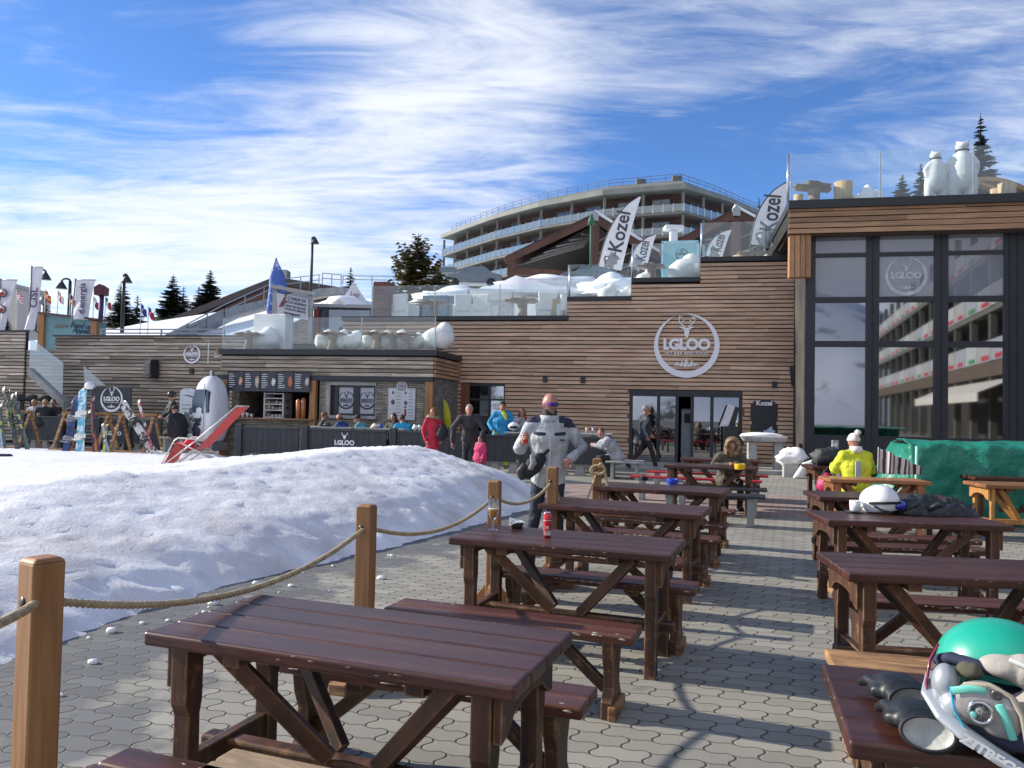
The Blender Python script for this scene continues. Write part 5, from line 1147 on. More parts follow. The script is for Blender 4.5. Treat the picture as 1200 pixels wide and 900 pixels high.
for fl in range(5):
    z = ZE-FH*(fl+1)
    mb = MB(); hband(mb, .0, 2.3, z-.22, z); mb.build('balcony_slab', hc, hotel)
    mb = MB(); hband(mb, .12, .16, z+.1, z+1.05, 1); P = hpoly(.14, z)
    for i in range(len(hp)-1):
        Lw = (P[i+1]-P[i]).length; n = max(1, int(round(Lw/1.35)))
        for k in range(n): q = P[i].lerp(P[i+1], k/n); mb.bar(q, q+Vector((0, 0, 1.12)), .16, .16)
    mb.build('balcony_railing', [pm('rail_white', (.42, .44, .42), .5), hg], hotel)
    mb = MB(); P = hpoly(.45, z)
    for i in range(len(hp)-1):
        Lw = (P[i+1]-P[i]).length; n = max(1, int(round(Lw/5.2)))
        for k in range(n): q = P[i].lerp(P[i+1], k/n); mb = MB(); mb.bar(q, q+Vector((0, 0, FH-.3)), .34, .34); mb.build('column', hc, hotel)
    P = hpoly(2.2, z); cnt = 0
    for i in range(len(hp)-1):
        Lw = (P[i+1]-P[i]).length; n = max(1, int(round(Lw/5.2))); t = (P[i+1]-P[i]).normalized(); nn = Vector((t.y, -t.x, 0))
        for k in range(n):
            q = P[i].lerp(P[i+1], (k+.5)/n)+nn*.02; cnt += 1
            if fl > 3: continue
            mb = MB(); mb.bar(q-t*1.15+Vector((0, 0, 1.12)), q+t*1.15+Vector((0, 0, 1.12)), .1, 2.2); w = mb.build('window', hwg, hotel)
            mb = MB()
            for x in (-1.15, 0, 1.15): mb.bar(q+t*x+nn*.06+Vector((0, 0, .02)), q+t*x+nn*.06+Vector((0, 0, 2.25)), .06, .09)
            mb.bar(q-t*1.15+nn*.06+Vector((0, 0, 2.22)), q+t*1.15+nn*.06+Vector((0, 0, 2.22)), .06, .08); mb.build('window_frame', hc, w)
# ------------------------------------------------------------ timber pavilions with steep roofs
tb_ = pm('pavilion_timber', (.085, .036, .024), .7, var=.25, scale=1.5); snowr = MATS['snow']
def gable(apx, apy, lx, ly, rx, ry, Y, depth, label, zb, trusses=7, name='timber_pavilion'):
    A, Lp, Rp = YW(apx, apy, Y), YW(lx, ly, Y), YW(rx, ry, Y)
    t = thing(name, (A.x, A.y, zb), label, 'pavilion', 'brown timber pavilions below the hotel'); o = t.location
    dv = Vector((.12, 1, 0)).normalized()
    A, Lp, Rp = A-o, Lp-o, Rp-o
    th = .35
    mb = MB()
    for P in (Lp, Rp):
        v = [A, P, P+dv*depth, A+dv*depth]; v += [p+Vector((0, 0, th)) for p in v]
        mb.add(v, [(0, 1, 2, 3), (4, 5, 6, 7), (0, 1, 5, 4), (1, 2, 6, 5), (2, 3, 7, 6), (3, 0, 4, 7)])
    mb.build('roof', tb_, t)
    mb = MB()
    for P in (Lp, Rp): mb.bar(A-dv*.12-Vector((0, 0, .25)), P-dv*.12-Vector((0, 0, .1)), .25, .5)
    mb.build('barge_board', tb_, t)
    mb = MB(); hz = min(Lp.z, Rp.z)-.3
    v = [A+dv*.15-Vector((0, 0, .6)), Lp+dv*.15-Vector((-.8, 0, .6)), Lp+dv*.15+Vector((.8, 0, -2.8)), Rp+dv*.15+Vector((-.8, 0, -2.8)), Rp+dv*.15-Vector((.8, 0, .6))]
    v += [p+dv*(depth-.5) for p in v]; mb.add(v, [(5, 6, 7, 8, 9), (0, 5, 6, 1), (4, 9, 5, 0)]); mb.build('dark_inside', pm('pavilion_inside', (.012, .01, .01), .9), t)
    mb = MB()
    mb.bar(A-Vector((0, 0, .5)), Vector((A.x, A.y, hz-1.5)), .75, .5)
    mb.bar(Lp-Vector((-.3, 0, .9)), Rp-Vector((.3, 0, .9)), .4, .6)
    mb.bar(Lp+Vector((.5, 0, -.2)), Lp+Vector((.5, 0, -3.4)), .6, .5); mb.bar(Rp+Vector((-.5, 0, -.2)), Rp+Vector((-.5, 0, -3.4)), .6, .5)
    mb.build('frame', tb_, t)
    mb = MB()
    for k in range(1, trusses):
        f = k/trusses
        a = A.lerp(Lp, f)+dv*.3-Vector((0, 0, .9)); b = a+Vector((A.x-a.x, 0, 0))*1.0+dv*2+Vector((0, 0, -(Lp-A).z*0+.38*(A.x-a.x)))
        mb.bar(a, a.lerp(b, .86), .08, .13)
        c = A.lerp(Rp, f)+dv*.6-Vector((0, 0, .9)); mb.bar(c, c+Vector((-(c.x-A.x)*.9, 1, -.38*(c.x-A.x)*.9)), .08, .1)
    mb.build('rafters', pm('rafter_grey', (.25, .24, .22), .8), t)
    mb = MB()
    v = [A+dv*.3, Rp+dv*.3, Rp+dv*depth, A+dv*depth]; v = [p+Vector((0, 0, th+.01)) for p in v]+[p+Vector((0, 0, th+.35)) for p in v]
    mb.add(v, [(0, 1, 2, 3), (4, 5, 6, 7), (0, 1, 5, 4), (1, 2, 6, 5), (2, 3, 7, 6), (3, 0, 4, 7)]); sn = mb.build('roof_snow', snowr, t); snow_mesh_attr(sn)
    mb = MB(); mb.prism([(-.3, -.4), (.3, -.4), (.3, .2), (0, .45), (-.3, .2)], -.3, .1, 0, Matrix.Translation(A)); mb.build('ridge_cap', greym, t)
    return t
gable(697, 254, 592, 305, 800, 318, 66, 16, 'large open brown timber gable with grey rafters in front of the hotel', YW(697, 330, 66).z)
gable(862, 248, 775, 296, 960, 300, 62, 14, 'second brown timber gable partly hidden by the blue cabin and flags', YW(862, 330, 62).z, 5)
# sloping brown roof on the left
A, B = YW(196, 374, 58), YW(322, 324, 58); C_ = YW(395, 336, 58)
t = thing('sloping_roof', (B.x, B.y, B.z-3), 'long dark brown roof sloping down to the left above the railed path', 'roof', None); o = t.location
mb = MB(); dv = Vector((.1, 1, 0))*6
for p, q in ((A, B), (B, C_)):
    v = [p-o, q-o, q-o+dv, p-o+dv]; v = v+[x-Vector((0, 0, .5)) for x in v]; mb.add(v, [(0, 1, 2, 3), (4, 5, 6, 7), (0, 1, 5, 4), (1, 2, 6, 5), (2, 3, 7, 6), (3, 0, 4, 7)])
mb.build('roof', pm('dark_roof', (.05, .04, .038), .7, var=.2), t)
mb = MB(); v = [A-o+Vector((1, .3, -.5)), B-o+Vector((0, .3, -.5)), C_-o+Vector((0, .3, -.5)), C_-o+Vector((0, .3, -3)), A-o+Vector((1, .3, -2.2))]; mb.add(v, [(0, 1, 2, 3, 4)]); mb.build('gable_wall', tb_, t)
mb = MB(); mb.bx(-.6, .6, 1, 2, 2.9, 3.7); mb.build('chimney', greym, t)
# ------------------------------------------------------------ railings up the slope
def railing(pts, Y, label, name='railing', h=9, n=None):
    P = [YW(x, y, yy) for (x, y), yy in zip(pts, Y)]; t = thing(name, P[0]-Vector((0, 0, .0)), label, 'railing', 'thin metal railings on the slope'); o = t.location.copy()
    hh = h*sum(Y)/len(Y)/F_PX
    mb = MB(); mp = MB()
    for a, b in zip(P, P[1:]):
        for f in (1, .5): mb.bar(a-o+Vector((0, 0, hh*(f-1))), b-o+Vector((0, 0, hh*(f-1))), .05, .05)
        k = max(2, int((b-a).length/2.0))
        for i in range(k+1): q = a.lerp(b, i/k)-o; mp = MB(); mp.bar(q, q-Vector((0, 0, hh*1.15)), .05, .05); mp.build('upright', greym, t)
    mb.build('rail', greym, t); return t
railing([(118, 386), (263, 386)], [30, 29], 'long level railing along the top of the weathered left wall', h=9)
railing([(196, 392), (263, 357), (330, 327), (374, 322)], [36, 42, 48, 50], 'railing climbing the snow slope towards the brown roof', h=14)
railing([(378, 320), (400, 322)], [50, 50], 'short railing piece at the top of the climbing path', h=12)
railing([(402, 323), (470, 324)], [50, 50], 'level railing at the top right of the slope, behind the white gable', h=9)
# sloping concrete path edges (ramp)
mb = MB(); P = [YW(x, y, Y) for x, y, Y in ((180, 398, 35), (263, 362, 42), (330, 346, 48), (375, 338, 50), (402, 336, 50))]
Q = [p+Vector((0, 2.2, .2)) for p in P]; o = P[0].copy()
for i in range(len(P)-1):
    v = [P[i]-o, P[i+1]-o, Q[i+1]-o, Q[i]-o]; v += [x-Vector((0, 0, .45)) for x in v]; mb.add(v, [(0, 1, 2, 3), (4, 5, 6, 7), (0, 1, 5, 4), (1, 2, 6, 5), (2, 3, 7, 6), (3, 0, 4, 7)])
tag(mb.build('ramp', concrete, None, loc=o), kind='structure')
mb = MB(); a = YW(316, 402, 34); b = YW(380, 402, 34); tt = YW(352, 378, 34); 
mb.prism([(0, 0), (b.x-a.x, 0), (b.x-a.x, YW(380, 368, 34).z-a.z), (tt.x-a.x, YW(340, 374, 34).z-a.z), (0, YW(316, 389, 34).z-a.z)], 0, 1.5)
tag(mb.build('retaining_wall', stone, None, loc=a), 'grey stone retaining wall under the snow, right of the tilted rental sign', 'wall')
# ------------------------------------------------------------ street lamps
def lamp(px, ytop, ybot, Y, dirn, label, straight=False, double=False):
    b = YW(px, ybot, Y); s = Y/F_PX; H = (ybot-ytop)*s; t = thing('street_lamp', b, label, 'street lamp', 'dark street lamps')
    mb = MB(); mb.tube([(0, 0, 0), (0, 0, H*.6), (0, 0, H)], [.09, .08, .07]); 
    k = 10*s
    dr = dirn
    mb.build('pole', blackm, t)
    mb = MB(); pts = [(0, 0, H)]+[(dr*k*.5*(1-math.cos(a)), 0, H+k*.28*math.sin(a)) for a in [math.pi*i/6 for i in range(1, 7)]] if not straight else [(0, 0, H), (dr*k*.3, 0, H)]
    mb.tube(pts, .045); mb.build('arm', blackm, t)
    x = pts[-1][0]; z = pts[-1][2]
    mb = MB(); mb.lathe([(.04, 0), (.06, -.03), (.24, -.34), (.25, -.36), (.02, -.35)], (x, 0, z), 14); mb.build('lamp_shade', blackm, t)
    return t
lamp(41, 318, 388, 36, 1, 'black lamp head curving right behind the white CISL style banner'.replace(' CISL style', ''))
lamp(80, 329, 388, 36, -1, 'black lamp curving left beside the right hand white banner')
lamp(143, 321, 390, 34, 1, 'black street lamp standing before the broad spruce', True)
lamp(363.5, 277, 370, 44, 1, 'tall slim street lamp rising above the sloping brown roof', True)
# totem with red cap, round mirror sign
b = YW(117, 390, 32); mb = MB(); s = 32/F_PX; mb.tube([(0, 0, 0), (.02, 0, 44*s)], .1); o = mb.build('totem_post', pm('violet_paint', (.05, .035, .12), .6), None, loc=b); tag(o, 'dark violet post with a small house-shaped red cap', 'post')
m2 = MB(); m2.prism([(-.2, 44*s), (.2, 44*s), (.22, 53*s), (0, 57*s), (-.22, 53*s)], -.2, .2); m2.build('cap', pm('maroon', (.10, .02, .03), .6), o)
b = YW(49, 392, 34); s = 34/F_PX; mb = MB(); mb.tube([(0, 0, 0), (0, 0, 36*s)], .05); o = mb.build('round_sign', greym, None, loc=b); tag(o, 'round grey traffic sign seen from behind below the Spanish coloured flag', 'sign')
m2 = MB(); m2.lathe([(.36*.5, 0), (.36*.5, .02)], n=20, M=Matrix.Translation((0, -.03, 40*s)) @ RX90 @ Matrix.Diagonal((1, 1, 1, 1))); m2.build('disc', pm('sign_grey', (.12, .14, .16), .5), o, )
# ------------------------------------------------------------ flags
def cloth_grid(mb, W_, H_, mi, f, nx=8, ny=6):
    vs, fs = [], []
    for j in range(ny+1):
        for i in range(nx+1): vs.append(f(i/nx, j/ny))
    k = len(vs); vs += [(x, y+.012, z) for x, y, z in vs]
    for j in range(ny):
        for i in range(nx):
            a = j*(nx+1)+i; q = (a, a+1, a+nx+2, a+nx+1); fs.append(q); fs.append(tuple(x+k for x in reversed(q)))
    mb.add(vs, fs, mi, True)
def nflag(px, py, cols, vert, label, ytop=None):
    Y = 33; b = YW(px, 392, Y); s = Y/F_PX; z = (392-py)*s; t = thing('national_flag', b, label, 'flag', 'small national flags on thin poles')
    mb = MB(); mb.tube([(0, 0, 0), (0, 0, z+.05)], .018, 6); mb.build('pole', pm('pole_pale', (.5, .5, .5), .4), t)
    n = len(cols)
    for c, col in enumerate(cols):
        mb = MB()
        def f(u, v, c=c):
            if vert: uu, vv = (c+u)/n, v
            else: uu, vv = u, (c+v)/n
            x = .0+uu*.24; zz = z - vv*.32 - uu*.26+.03*math.sin(uu*7)
            return (x, .05*math.sin(uu*6+vv*2), zz)
        cloth_grid(mb, 1, 1, 0, f, 5, 4); mb.build('stripe', pm('flag_%02d%02d%02d' % tuple(int(k*99) for k in col), col, .7), t)
RD, WH, BK, YL, BL, GR = (.5, .03, .05), (.75, .75, .75), (.02, .02, .02), (.65, .42, .03), (.03, .05, .25), (.03, .25, .06)
nflag(18, 340, [RD, WH, RD, WH, RD, WH], False, 'red and white striped flag behind the left edge banner')
nflag(51, 340, [RD, YL, RD], False, 'red and yellow flag above the round sign')
nflag(66, 341, [WH, RD, WH], True, 'white and red flag on the thin pale pole left of the curved lamp')
nflag(80.5, 345, [BK, RD, YL], False, 'black, red and yellow flag beside the curved lamp pole')
nflag(108, 348, [WH, BL, RD], True, 'dark blue and white flag right of the white banner')
nflag(122, 348, [GR, WH, RD], True, 'green, white and red flag right of the violet post')
nflag(164, 356, [BL, BL, BL], True, 'plain dark blue flag before the spruces')
nflag(173, 360, [BL, RD, RD], True, 'dark red flag farthest right before the spruces')
def banner(px, ytop, ybot, w0, w1, Y, label, txt, lean=0, tsz=.5, xoff=0, curl=0):
    b = YW(px, ybot+4, Y); s = Y/F_PX; H = (ybot-ytop+4)*s; t = thing('banner_flag', b, label, 'banner', 'tall white banner flags')
    mb = MB(); mb.tube([(0, 0, 0), (lean*s, 0, H)], .035, 6); mb.tube([(lean*s, 0, H-.04), (lean*s+w0*s*1.1, 0, H-.04)], .018, 6); mb.build('pole', greym, t)
    mb = MB()
    def f(u, v): 
        x = (lean*(1-v))*s + .04 + u*(w0+(w1-w0)*v)*s + curl*s*v*v; return (x, .10*math.sin(u*5+v*3)*v, H-.06-v*(H*.93))
    cloth_grid(mb, 1, 1, 0, f, 10, 14); mb.build('cloth', pm('banner_white', (.74, .72, .76), .7, var=.05), t)
    if txt:
        mb = MB(); put_text(mb, txt, lean*s*.5+.04+w0*s*.5+xoff, -.14, H*.52, tsz, 0, .008, 0, R(90)); mb.build('lettering', pm('print_violet', (.07, .06, .11), .5), t)
    return t, H, s
banner(33, 311, 386, 12, 10, 31, 'white banner swept out to the lower left, behind the first lamp', 'CISL', 1, .42, .0, -6)
banner(84, 326, 372, 22, 16, 31, 'broad white banner reading d.energia beside the violet post', 'd.energia', 2.5, .34)
t_, H_, s_ = banner(-3, 326, 390, 18, 4, 30, 'white banner with two round red and black emblems at the left edge', '', 1)
for k, (zz, r) in enumerate(((.74, 5.2), (.46, 5))):
    mb = MB(); mb.lathe([(r*s_, 0), (r*s_, .02)], n=18, M=Matrix.Translation((7*s_-k*.5*s_, -.14, H_*zz)) @ RX90); mb.build('emblem', pm('emblem_dark', (.05, .03, .04), .6), t_)
    mb = MB(); mb.lathe([(r*s_*.8, 0), (r*s_*.8, .02)], n=18, M=Matrix.Translation((7*s_-k*.5*s_, -.165, H_*zz)) @ RX90); mb.build('emblem', pm('emblem_pale', (.5, .48, .46), .6), t_)
    mb = MB(); mb.ell((7*s_-k*.5*s_, -.2, H_*zz-.04), (r*s_*.6, .01, r*s_*.4), jit=.6); mb.build('emblem', pm('emblem_red', (.35, .03, .03), .6), t_)
# apartment block far left
a = YW(2, 400, 90); s = 90/F_PX; t = thing('apartment_block', (a.x, a.y, a.z), 'pale high apartment block far behind the left edge banner', 'building')
mb = MB(); mb.bx(-4, 1.4, 0, 6, 0, 68*s); mb.bx(-10, -4, 0, 6, 0, 70*s); mb.bx(.9, 1.9, -.3, 6, 0, 61*s); mb.build('wall', pm('tower_beige', (.42, .38, .33), .8, var=.1), t)
for k in range(5):
    for x in (-2.6, -.6): mb = MB(); mb.bx(x-.3, x+.3, -.04, .05, 1.2+k*1.2, 1.9+k*1.2); mb.build('window', hwg, t)
# blue food kiosk sign
a, z1_ = uz(51, 368, 27); b, _ = uz(112, 376, 27); z0_ = uz(80, 420, 27)[1]
t = fthing('food_kiosk', (a+b)/2, 27, z0_, 'blue panelled kiosk front with timber side posts and dark script lettering', 'kiosk')
zt1 = uz(112, 376, 27)[1]
mb = MB(); mb.prism([(a, z0_-1.2), (b, z0_-1.2), (b, zt1), (a, z1_)], 27, 27.6); fb(mb, 'panel', pm('teal_panel', (.16, .30, .34), .6, var=.08), t)
for x, zz in ((a, z1_), (b, zt1)): mb = MB(); mb.bx(x-.14, x+.14, 26.88, 27.1, z0_-1.2, zz-.02); fb(mb, 'post', postw, t, .01)
mb = MB(); mb.prism([(a-.2, z1_), (b+.2, zt1), (b+.2, zt1+.08), (a-.2, z1_+.09)], 26.8, 27.7); fb(mb, 'roof_edge', pm('edge_brown', (.1, .06, .05), .6), t)
mb = MB()
for tx, px, py in (('Food of', 94, 382), ('Appetite', 98, 388)): u, z = uz(px, py, 26.98); put_text(mb, tx, u, 26.98, z, .3, 0, .006, .3, -.1)
fb(mb, 'lettering', pm('script_dark', (.01, .05, .09), .5), t)
u, z = uz(72, 382.5, 26.98); mb = MB(); mb.bx(u-.28, u+.28, 26.93, 26.99, z-.03, z+.03); fb(mb, 'handle', pm('handle_brown', (.2, .12, .08), .6), t)
# folded blue parasol flag, rental sign, glazed stand
b = YW(319, 386, 29.5); s = 29.5/F_PX
t = thing('blue_banner', b, 'furled blue patterned banner on a white pedestal', 'banner')
mb = MB(); mb.loft([(0, 0, 0), (.02, 0, 25*s), (.18, 0, 50*s), (.12, 0, 62*s), (.06, 0, 84*s)], [(.24, .08), (.26, .1), (.35, .1), (.30, .08), (.02, .02)], (1, 0, 0), 14); mb.build('cloth', pm('blue_print', (.06, .13, .42), .6, var=.2, scale=2, col2=(.40, .48, .70), mixscale=3.5, mixlo=.55, mixhi=.6), t)
mb = MB(); mb.tube([(.02, .1, -.1), (.05, .1, 85*s)], .02, 6); mb.build('pole', greym, t)
b = YW(326, 387, 29); s = 29/F_PX
t = thing('rental_sign', YW(337, 392, 29), 'tilted white rental sign with a small red skier mark, on two grey posts', 'sign'); o = t.location
P = [YW(*p, 29)-o for p in ((324.5, 343), (361, 350.5), (361, 375), (324.5, 369.5))]
mb = MB(); v = P+[p+Vector((0, .06, 0)) for p in P]; mb.add(v, [(0, 1, 2, 3), (7, 6, 5, 4), (0, 4, 5, 1), (1, 5, 6, 2), (2, 6, 7, 3), (3, 7, 4, 0)]); mb.build('panel', pm('sign_white', (.6, .62, .66), .5, var=.04), t)
mb = MB(); ang = math.atan2(P[1].z-P[0].z, P[1].x-P[0].x); c = sum(P, Vector())/4
def ln(txt, fx, fz, sz, m=mb): put_text(m, txt, P[0].x+(P[1].x-P[0].x)*fx, -.03+c.y, P[0].z+(P[3].z-P[0].z)*fz+(P[1].z-P[0].z)*fx, sz, 0, .003, 0, ang)
ln('CORSI DI', .64, .13, .17); ln('SCI E NORDIC', .62, .31, .13); ln('RENT SKI BOARD', .62, .48, .10); ln('SCI SNOW SERVICE', .6, .62, .09); ln('rentsport', .5, .80, .16)
mb.build('lettering', pm('print_navy', (.05, .06, .14), .5), t)
mb = MB(); x0 = P[0].x+.22; z0 = P[0].z-.32; mb.bar((x0-.1, c.y-.03, z0-.2), (x0+.12, c.y-.03, z0+.18), .02, .06); mb.bar((x0, c.y-.03, z0-.2), (x0+.1, c.y-.03, z0), .02, .05); mb.ell((x0+.12, c.y-.03, z0+.24), (.04, .01, .04)); mb.build('skier_mark', pm('mark_red', (.2, .04, .07), .5), t)
for x, w in ((P[0].x-.1, .16), (P[1].x+.08, .16)): mb = MB(); mb.bx(x-w/2, x+w/2, .07, .2, -1.2, (P[0].z if x < 0 else P[1].z)+.25); mb.build('post', greym, t)
mb = MB(); v = [(P[0].x-.2, 0, P[0].z+.22), (P[1].x+.2, 0, P[1].z+.2)]; mb.bar(v[0], v[1], .3, .12); mb.build('top_beam', greym, t)
# white A gable and glass terrace box
b = YW(382, 353, 31); s = 31/F_PX
mb = MB(); mb.prism([(YW(400, 353, 31).x-b.x, 0), (YW(430, 353, 31).x-b.x, 0), (YW(414, 330, 31).x-b.x, 23*s+.05)], 0, .08)
t = mb.build('gable_sign', pm('gable_white', (.66, .65, .68), .6, var=.04), None, loc=b); tag(t, 'white triangular gable sign with small script above the glass terrace', 'sign')
x0 = YW(415, 353, 31).x-b.x; m2 = MB(); put_text(m2, 'Lep', x0, -.02, .3, .26, 0, .0, .3, -.1); m2.build('lettering', pm('print_grey2', (.15, .15, .18), .5), t)
a = YW(430, 398, 30); b_ = YW(366, 398, 30)
t = thing('snowy_kiosk', ((a.x+b_.x)/2, a.y, a.z), 'low glass fronted kiosk with thick snow on its flat roof behind the small terrace', 'kiosk'); o = t.location; hw = (a.x-b_.x)/2; s = 30/F_PX
mb = MB(); mb.bx(-hw, hw, .6, 3, 0, 38*s); mb.build('wall', pm('kiosk_grey', (.30, .33, .36), .7, var=.2, scale=1), t)
mb = MB(); mb.bx(-hw-.2, hw+.3, .2, 3.2, 38*s, 42*s); mb.build('roof_edge', greym, t)
mb = MB(); mb.ell((.0, 1.7, 42*s), (hw*1.05, 1.5, 14*s), 30, 10, zmin=-.05, jit=.3); q = mb.build('roof_snow', MATS['snow'], t); snow_mesh_attr(q)
mb = MB(); mb.bx(-hw-.05, -hw+.15, .3, .6, 0, 36*s); mb.build('red_post', pm('red_post', (.22, .04, .03), .6), t)
mb = MB(); mb.bx(-hw+.3, hw, .4, .42, .2, 36*s); mb.build('glazing', glass('blue_glaze', .2, (.5, .6, .68)), t)
mb = MB(); mb.bx(-hw*.35, hw, .1, .38, 0, 9*s); mb.build('counter', navy, t)
# red brown pillar block at the left end of the upper terrace
pa, pz0 = uz(437, 371, 25.2); pb, pz1 = uz(456, 330, 25.2)
mb = MB(); slats(mb, pa, pb, pz0, pz1, 25.2, pitch=.13, h=.118, Lr=(1, 2)); mb.bx(pa, pb, 25.2, 25.9, pz0, pz1)
fsolo(mb, 'boarded_pillar', pm('red_brown_boards', (.12, .045, .03), .7, var=.25, attr=.4, stretch=(.6, 1, 6)), 'dark red brown boarded block at the left end of the upper terrace', 'pillar', (pa+pb)/2, 25.2, pz0)
# ------------------------------------------------------------ terrace glass balustrades
def balus(u0, u1, v, z0, h, label, posts=None, name='glass_balustrade'):
    t = fthing(name, (u0+u1)/2, v, z0, label, 'balustrade', 'clear glass balustrades on the roof terraces')
    n = max(1, int((u1-u0)/2.2)); w = (u1-u0)/n
    for i in range(n): mb = MB(); mb.bx(u0+i*w+.01, u0+(i+1)*w-.01, v, v+.012, z0, z0+h); fb(mb, 'glass_panel', railg, t)
    for i in range(n+1): mb = MB(); mb.bx(u0+i*w-.012, u0+i*w+.012, v-.012, v+.024, z0, z0+h); fb(mb, 'clamp_strip', pm('clear_edge', (.45, .5, .5), .3), t)
    return t
zt_k = kt
balus(k0, k1, VK-.05, kt, .98, 'clear glass balustrade along the edge of the kiosk roof terrace')
balus(u_l, u_a-.02, VM+.1, z_a+.14, 1.05, 'clear glass balustrade in front of the white armchairs')
balus(u_a, u_b-.02, VM+.1, z_b+.14, 1.05, 'clear glass balustrade in front of the rounded white seat, second step')
balus(u_b, u_c-.02, VM+.1, z_c+.14, 1.1, 'clear glass balustrade by the pale blue cabin, third step')
balus(u_c, u_r-.6, VM+.1, z_d+.14, 1.1, 'clear glass balustrade on the highest step of the board wall')
pz = uz(923, 181, 22)[1]
balus(gu(925, 260), r1, 22.0, ft, pz-ft, 'tall clear glass balustrade on the roof of the glazed front')
for px, y0, y1, v, lb in ((923, 237, 180, 21.95, 'tall bright steel post at the corner of the glazed building roof'), (822, 300, 262, VM+.05, 'bright steel post at the step beside the small Kozel flag'), (741, 326, 290, VM+.05, 'pale steel and glass post at the step below the large flag'), (667, 350, 312, VM+.05, 'pale glass edge post right of the white armchairs')):
    u, z0 = uz(px, y0, v); z1 = uz(px, y1, v)[1]; mb = MB(); mb.tube([(u, v, z0), (u, v, z1)], .03, 8); fsolo(mb, 'steel_post', pm('bright_steel', (.6, .62, .65), .25, .8), lb, 'post', u, v, z0)
# ------------------------------------------------------------ terrace furniture
def arm_chair():
    t = thing('armchair', (0, 0, 0), '', 'armchair')
    mb = MB(); mb.bx(-.4, .4, -.35, .35, 0, .4); mb.build('seat', whitef, t, .04)
    mb = MB(); mb.prism([(-.38, .3), (.38, .3), (.42, .95), (-.42, .95)], -.42, -.27); mb.build('backrest', whitef, t, .05)
    for s in (-1, 1): mb = MB(); mb.bx(s*.42-.09, s*.42+.09, -.38, .36, 0, .58); mb.build('armrest', whitef, t, .05)
    return t
ac = arm_chair(); Ga = 'white armchairs on the upper terrace'
for i, (px, rz, sc, lb) in enumerate(((475, -20, 1.05, 'white armchair nearest the boarded block on the upper terrace'), (544, 5, 1.0, 'white armchair in the middle of the upper terrace, left one of a close pair'), (567, -8, 1.0, 'white armchair in the middle of the upper terrace, right one of a close pair'), (641, 12, 1.05, 'white armchair nearest the step at the right end of the upper terrace'), (656, 60, .95, 'white armchair turned sideways at the step, rightmost'))):
    p = PW(px, 371, VM+1.1); c = ac if i == 0 else dup(ac); c.location = (p.x, p.y, z_a+.15); c.rotation_euler.z = -TH+R(rz); c['label'] = lb; c['group'] = Ga; c.scale = (sc*.72, sc*.8, sc*.88)
def beanbag(px, v, z, w, h, label, name='beanbag', mat=whitef, seed=0, jit=.25):
    p = PW(px, 400, v); mb = MB()
    mb.ell((0, 0, h*.38), (w/2, w*.42, h*.42), 18, 10, zmin=-.85, jit=jit); mb.ell((w*.16, w*.1, h*.66), (w*.28, w*.26, h*.34), 14, 8, jit=jit)
    o = mb.build(name, mat, None, loc=(p.x, p.y, z)); return tag(o, label, 'beanbag', 'white beanbags on the roof terraces')
zk = kt+.06
for px, w, h, v, lb in ((308, 1.1, .75, 22.9, 'large snowy white beanbag behind the furled blue banner pedestal'), (380, .6, .62, 22.4, 'white beanbag left of the first stump table on the kiosk roof'), (399, .55, .62, 22.4, 'white beanbag right of the first stump table on the kiosk roof'), (413, .75, .6, 22.5, 'white beanbag under the brown blanket on the kiosk roof'), (434, .55, .6, 22.4, 'white beanbag in the middle of the kiosk roof'), (450, .5, .6, 22.4, 'white beanbag left of the second pair of stump tables'), (466, .7, .62, 22.5, 'white beanbag between the stump tables near the right of the kiosk roof'), (486, .6, .55, 22.6, 'white beanbag just left of the large pointed one')):
    beanbag(px, v, zk, w, h, lb)
beanbag(514, 22.3, zk, 1.0, .82, 'large cream topped beanbag at the right corner of the kiosk roof', jit=.15)
beanbag(803, VM+1.0, z_c+.14, 1.15, .98, 'big smooth white beanbag in front of the pale blue cabin', jit=.1)
beanbag(712, VM+1.0, z_b+.14, .7, .6, 'rounded white beanbag at the left of the second step', jit=.08); beanbag(732, VM+1.0, z_b+.14, .6, .5, 'rounded white beanbag at the right of the second step', jit=.08)
beanbag(756, VM+1.6, z_c+.05, .7, .7, 'white beanbag behind the rough stump table on the third step', jit=.2)
beanbag(895, VM+1.4, z_d+.1, .5, .4, 'small white heap at the foot of the tallest Kozel flag', jit=.4); beanbag(912, VM+1.4, z_d+.1, .5, .35, 'small white heap right of the tallest Kozel flag pole', jit=.4)
stumpw = pm('driftwood', (.30, .215, .15), .85, var=.35, scale=4, bump=.5, col2=(.16, .11, .08)); logw = pm('log_yellow', (.48, .34, .19), .8, var=.25, scale=3, stretch=(6, 6, .5), bump=.4)
def stump_table(p, z, s, label):
    t = thing('stump_table', (p.x, p.y, z), label, 'table', 'rough driftwood stump tables'); t.scale = (s, s, s); t.rotation_euler.z = random.random()*.6
    mb = MB(); mb.loft([(0, 0, 0), (.03, 0, .25), (0, 0, .5)], [.17, .12, .16], n=9); mb.build('stump', stumpw, t)
    mb = MB(); mb.ell((0, 0, .53), (.46, .34, .06), 18, 6, jit=.8); mb.build('top', stumpw, t)
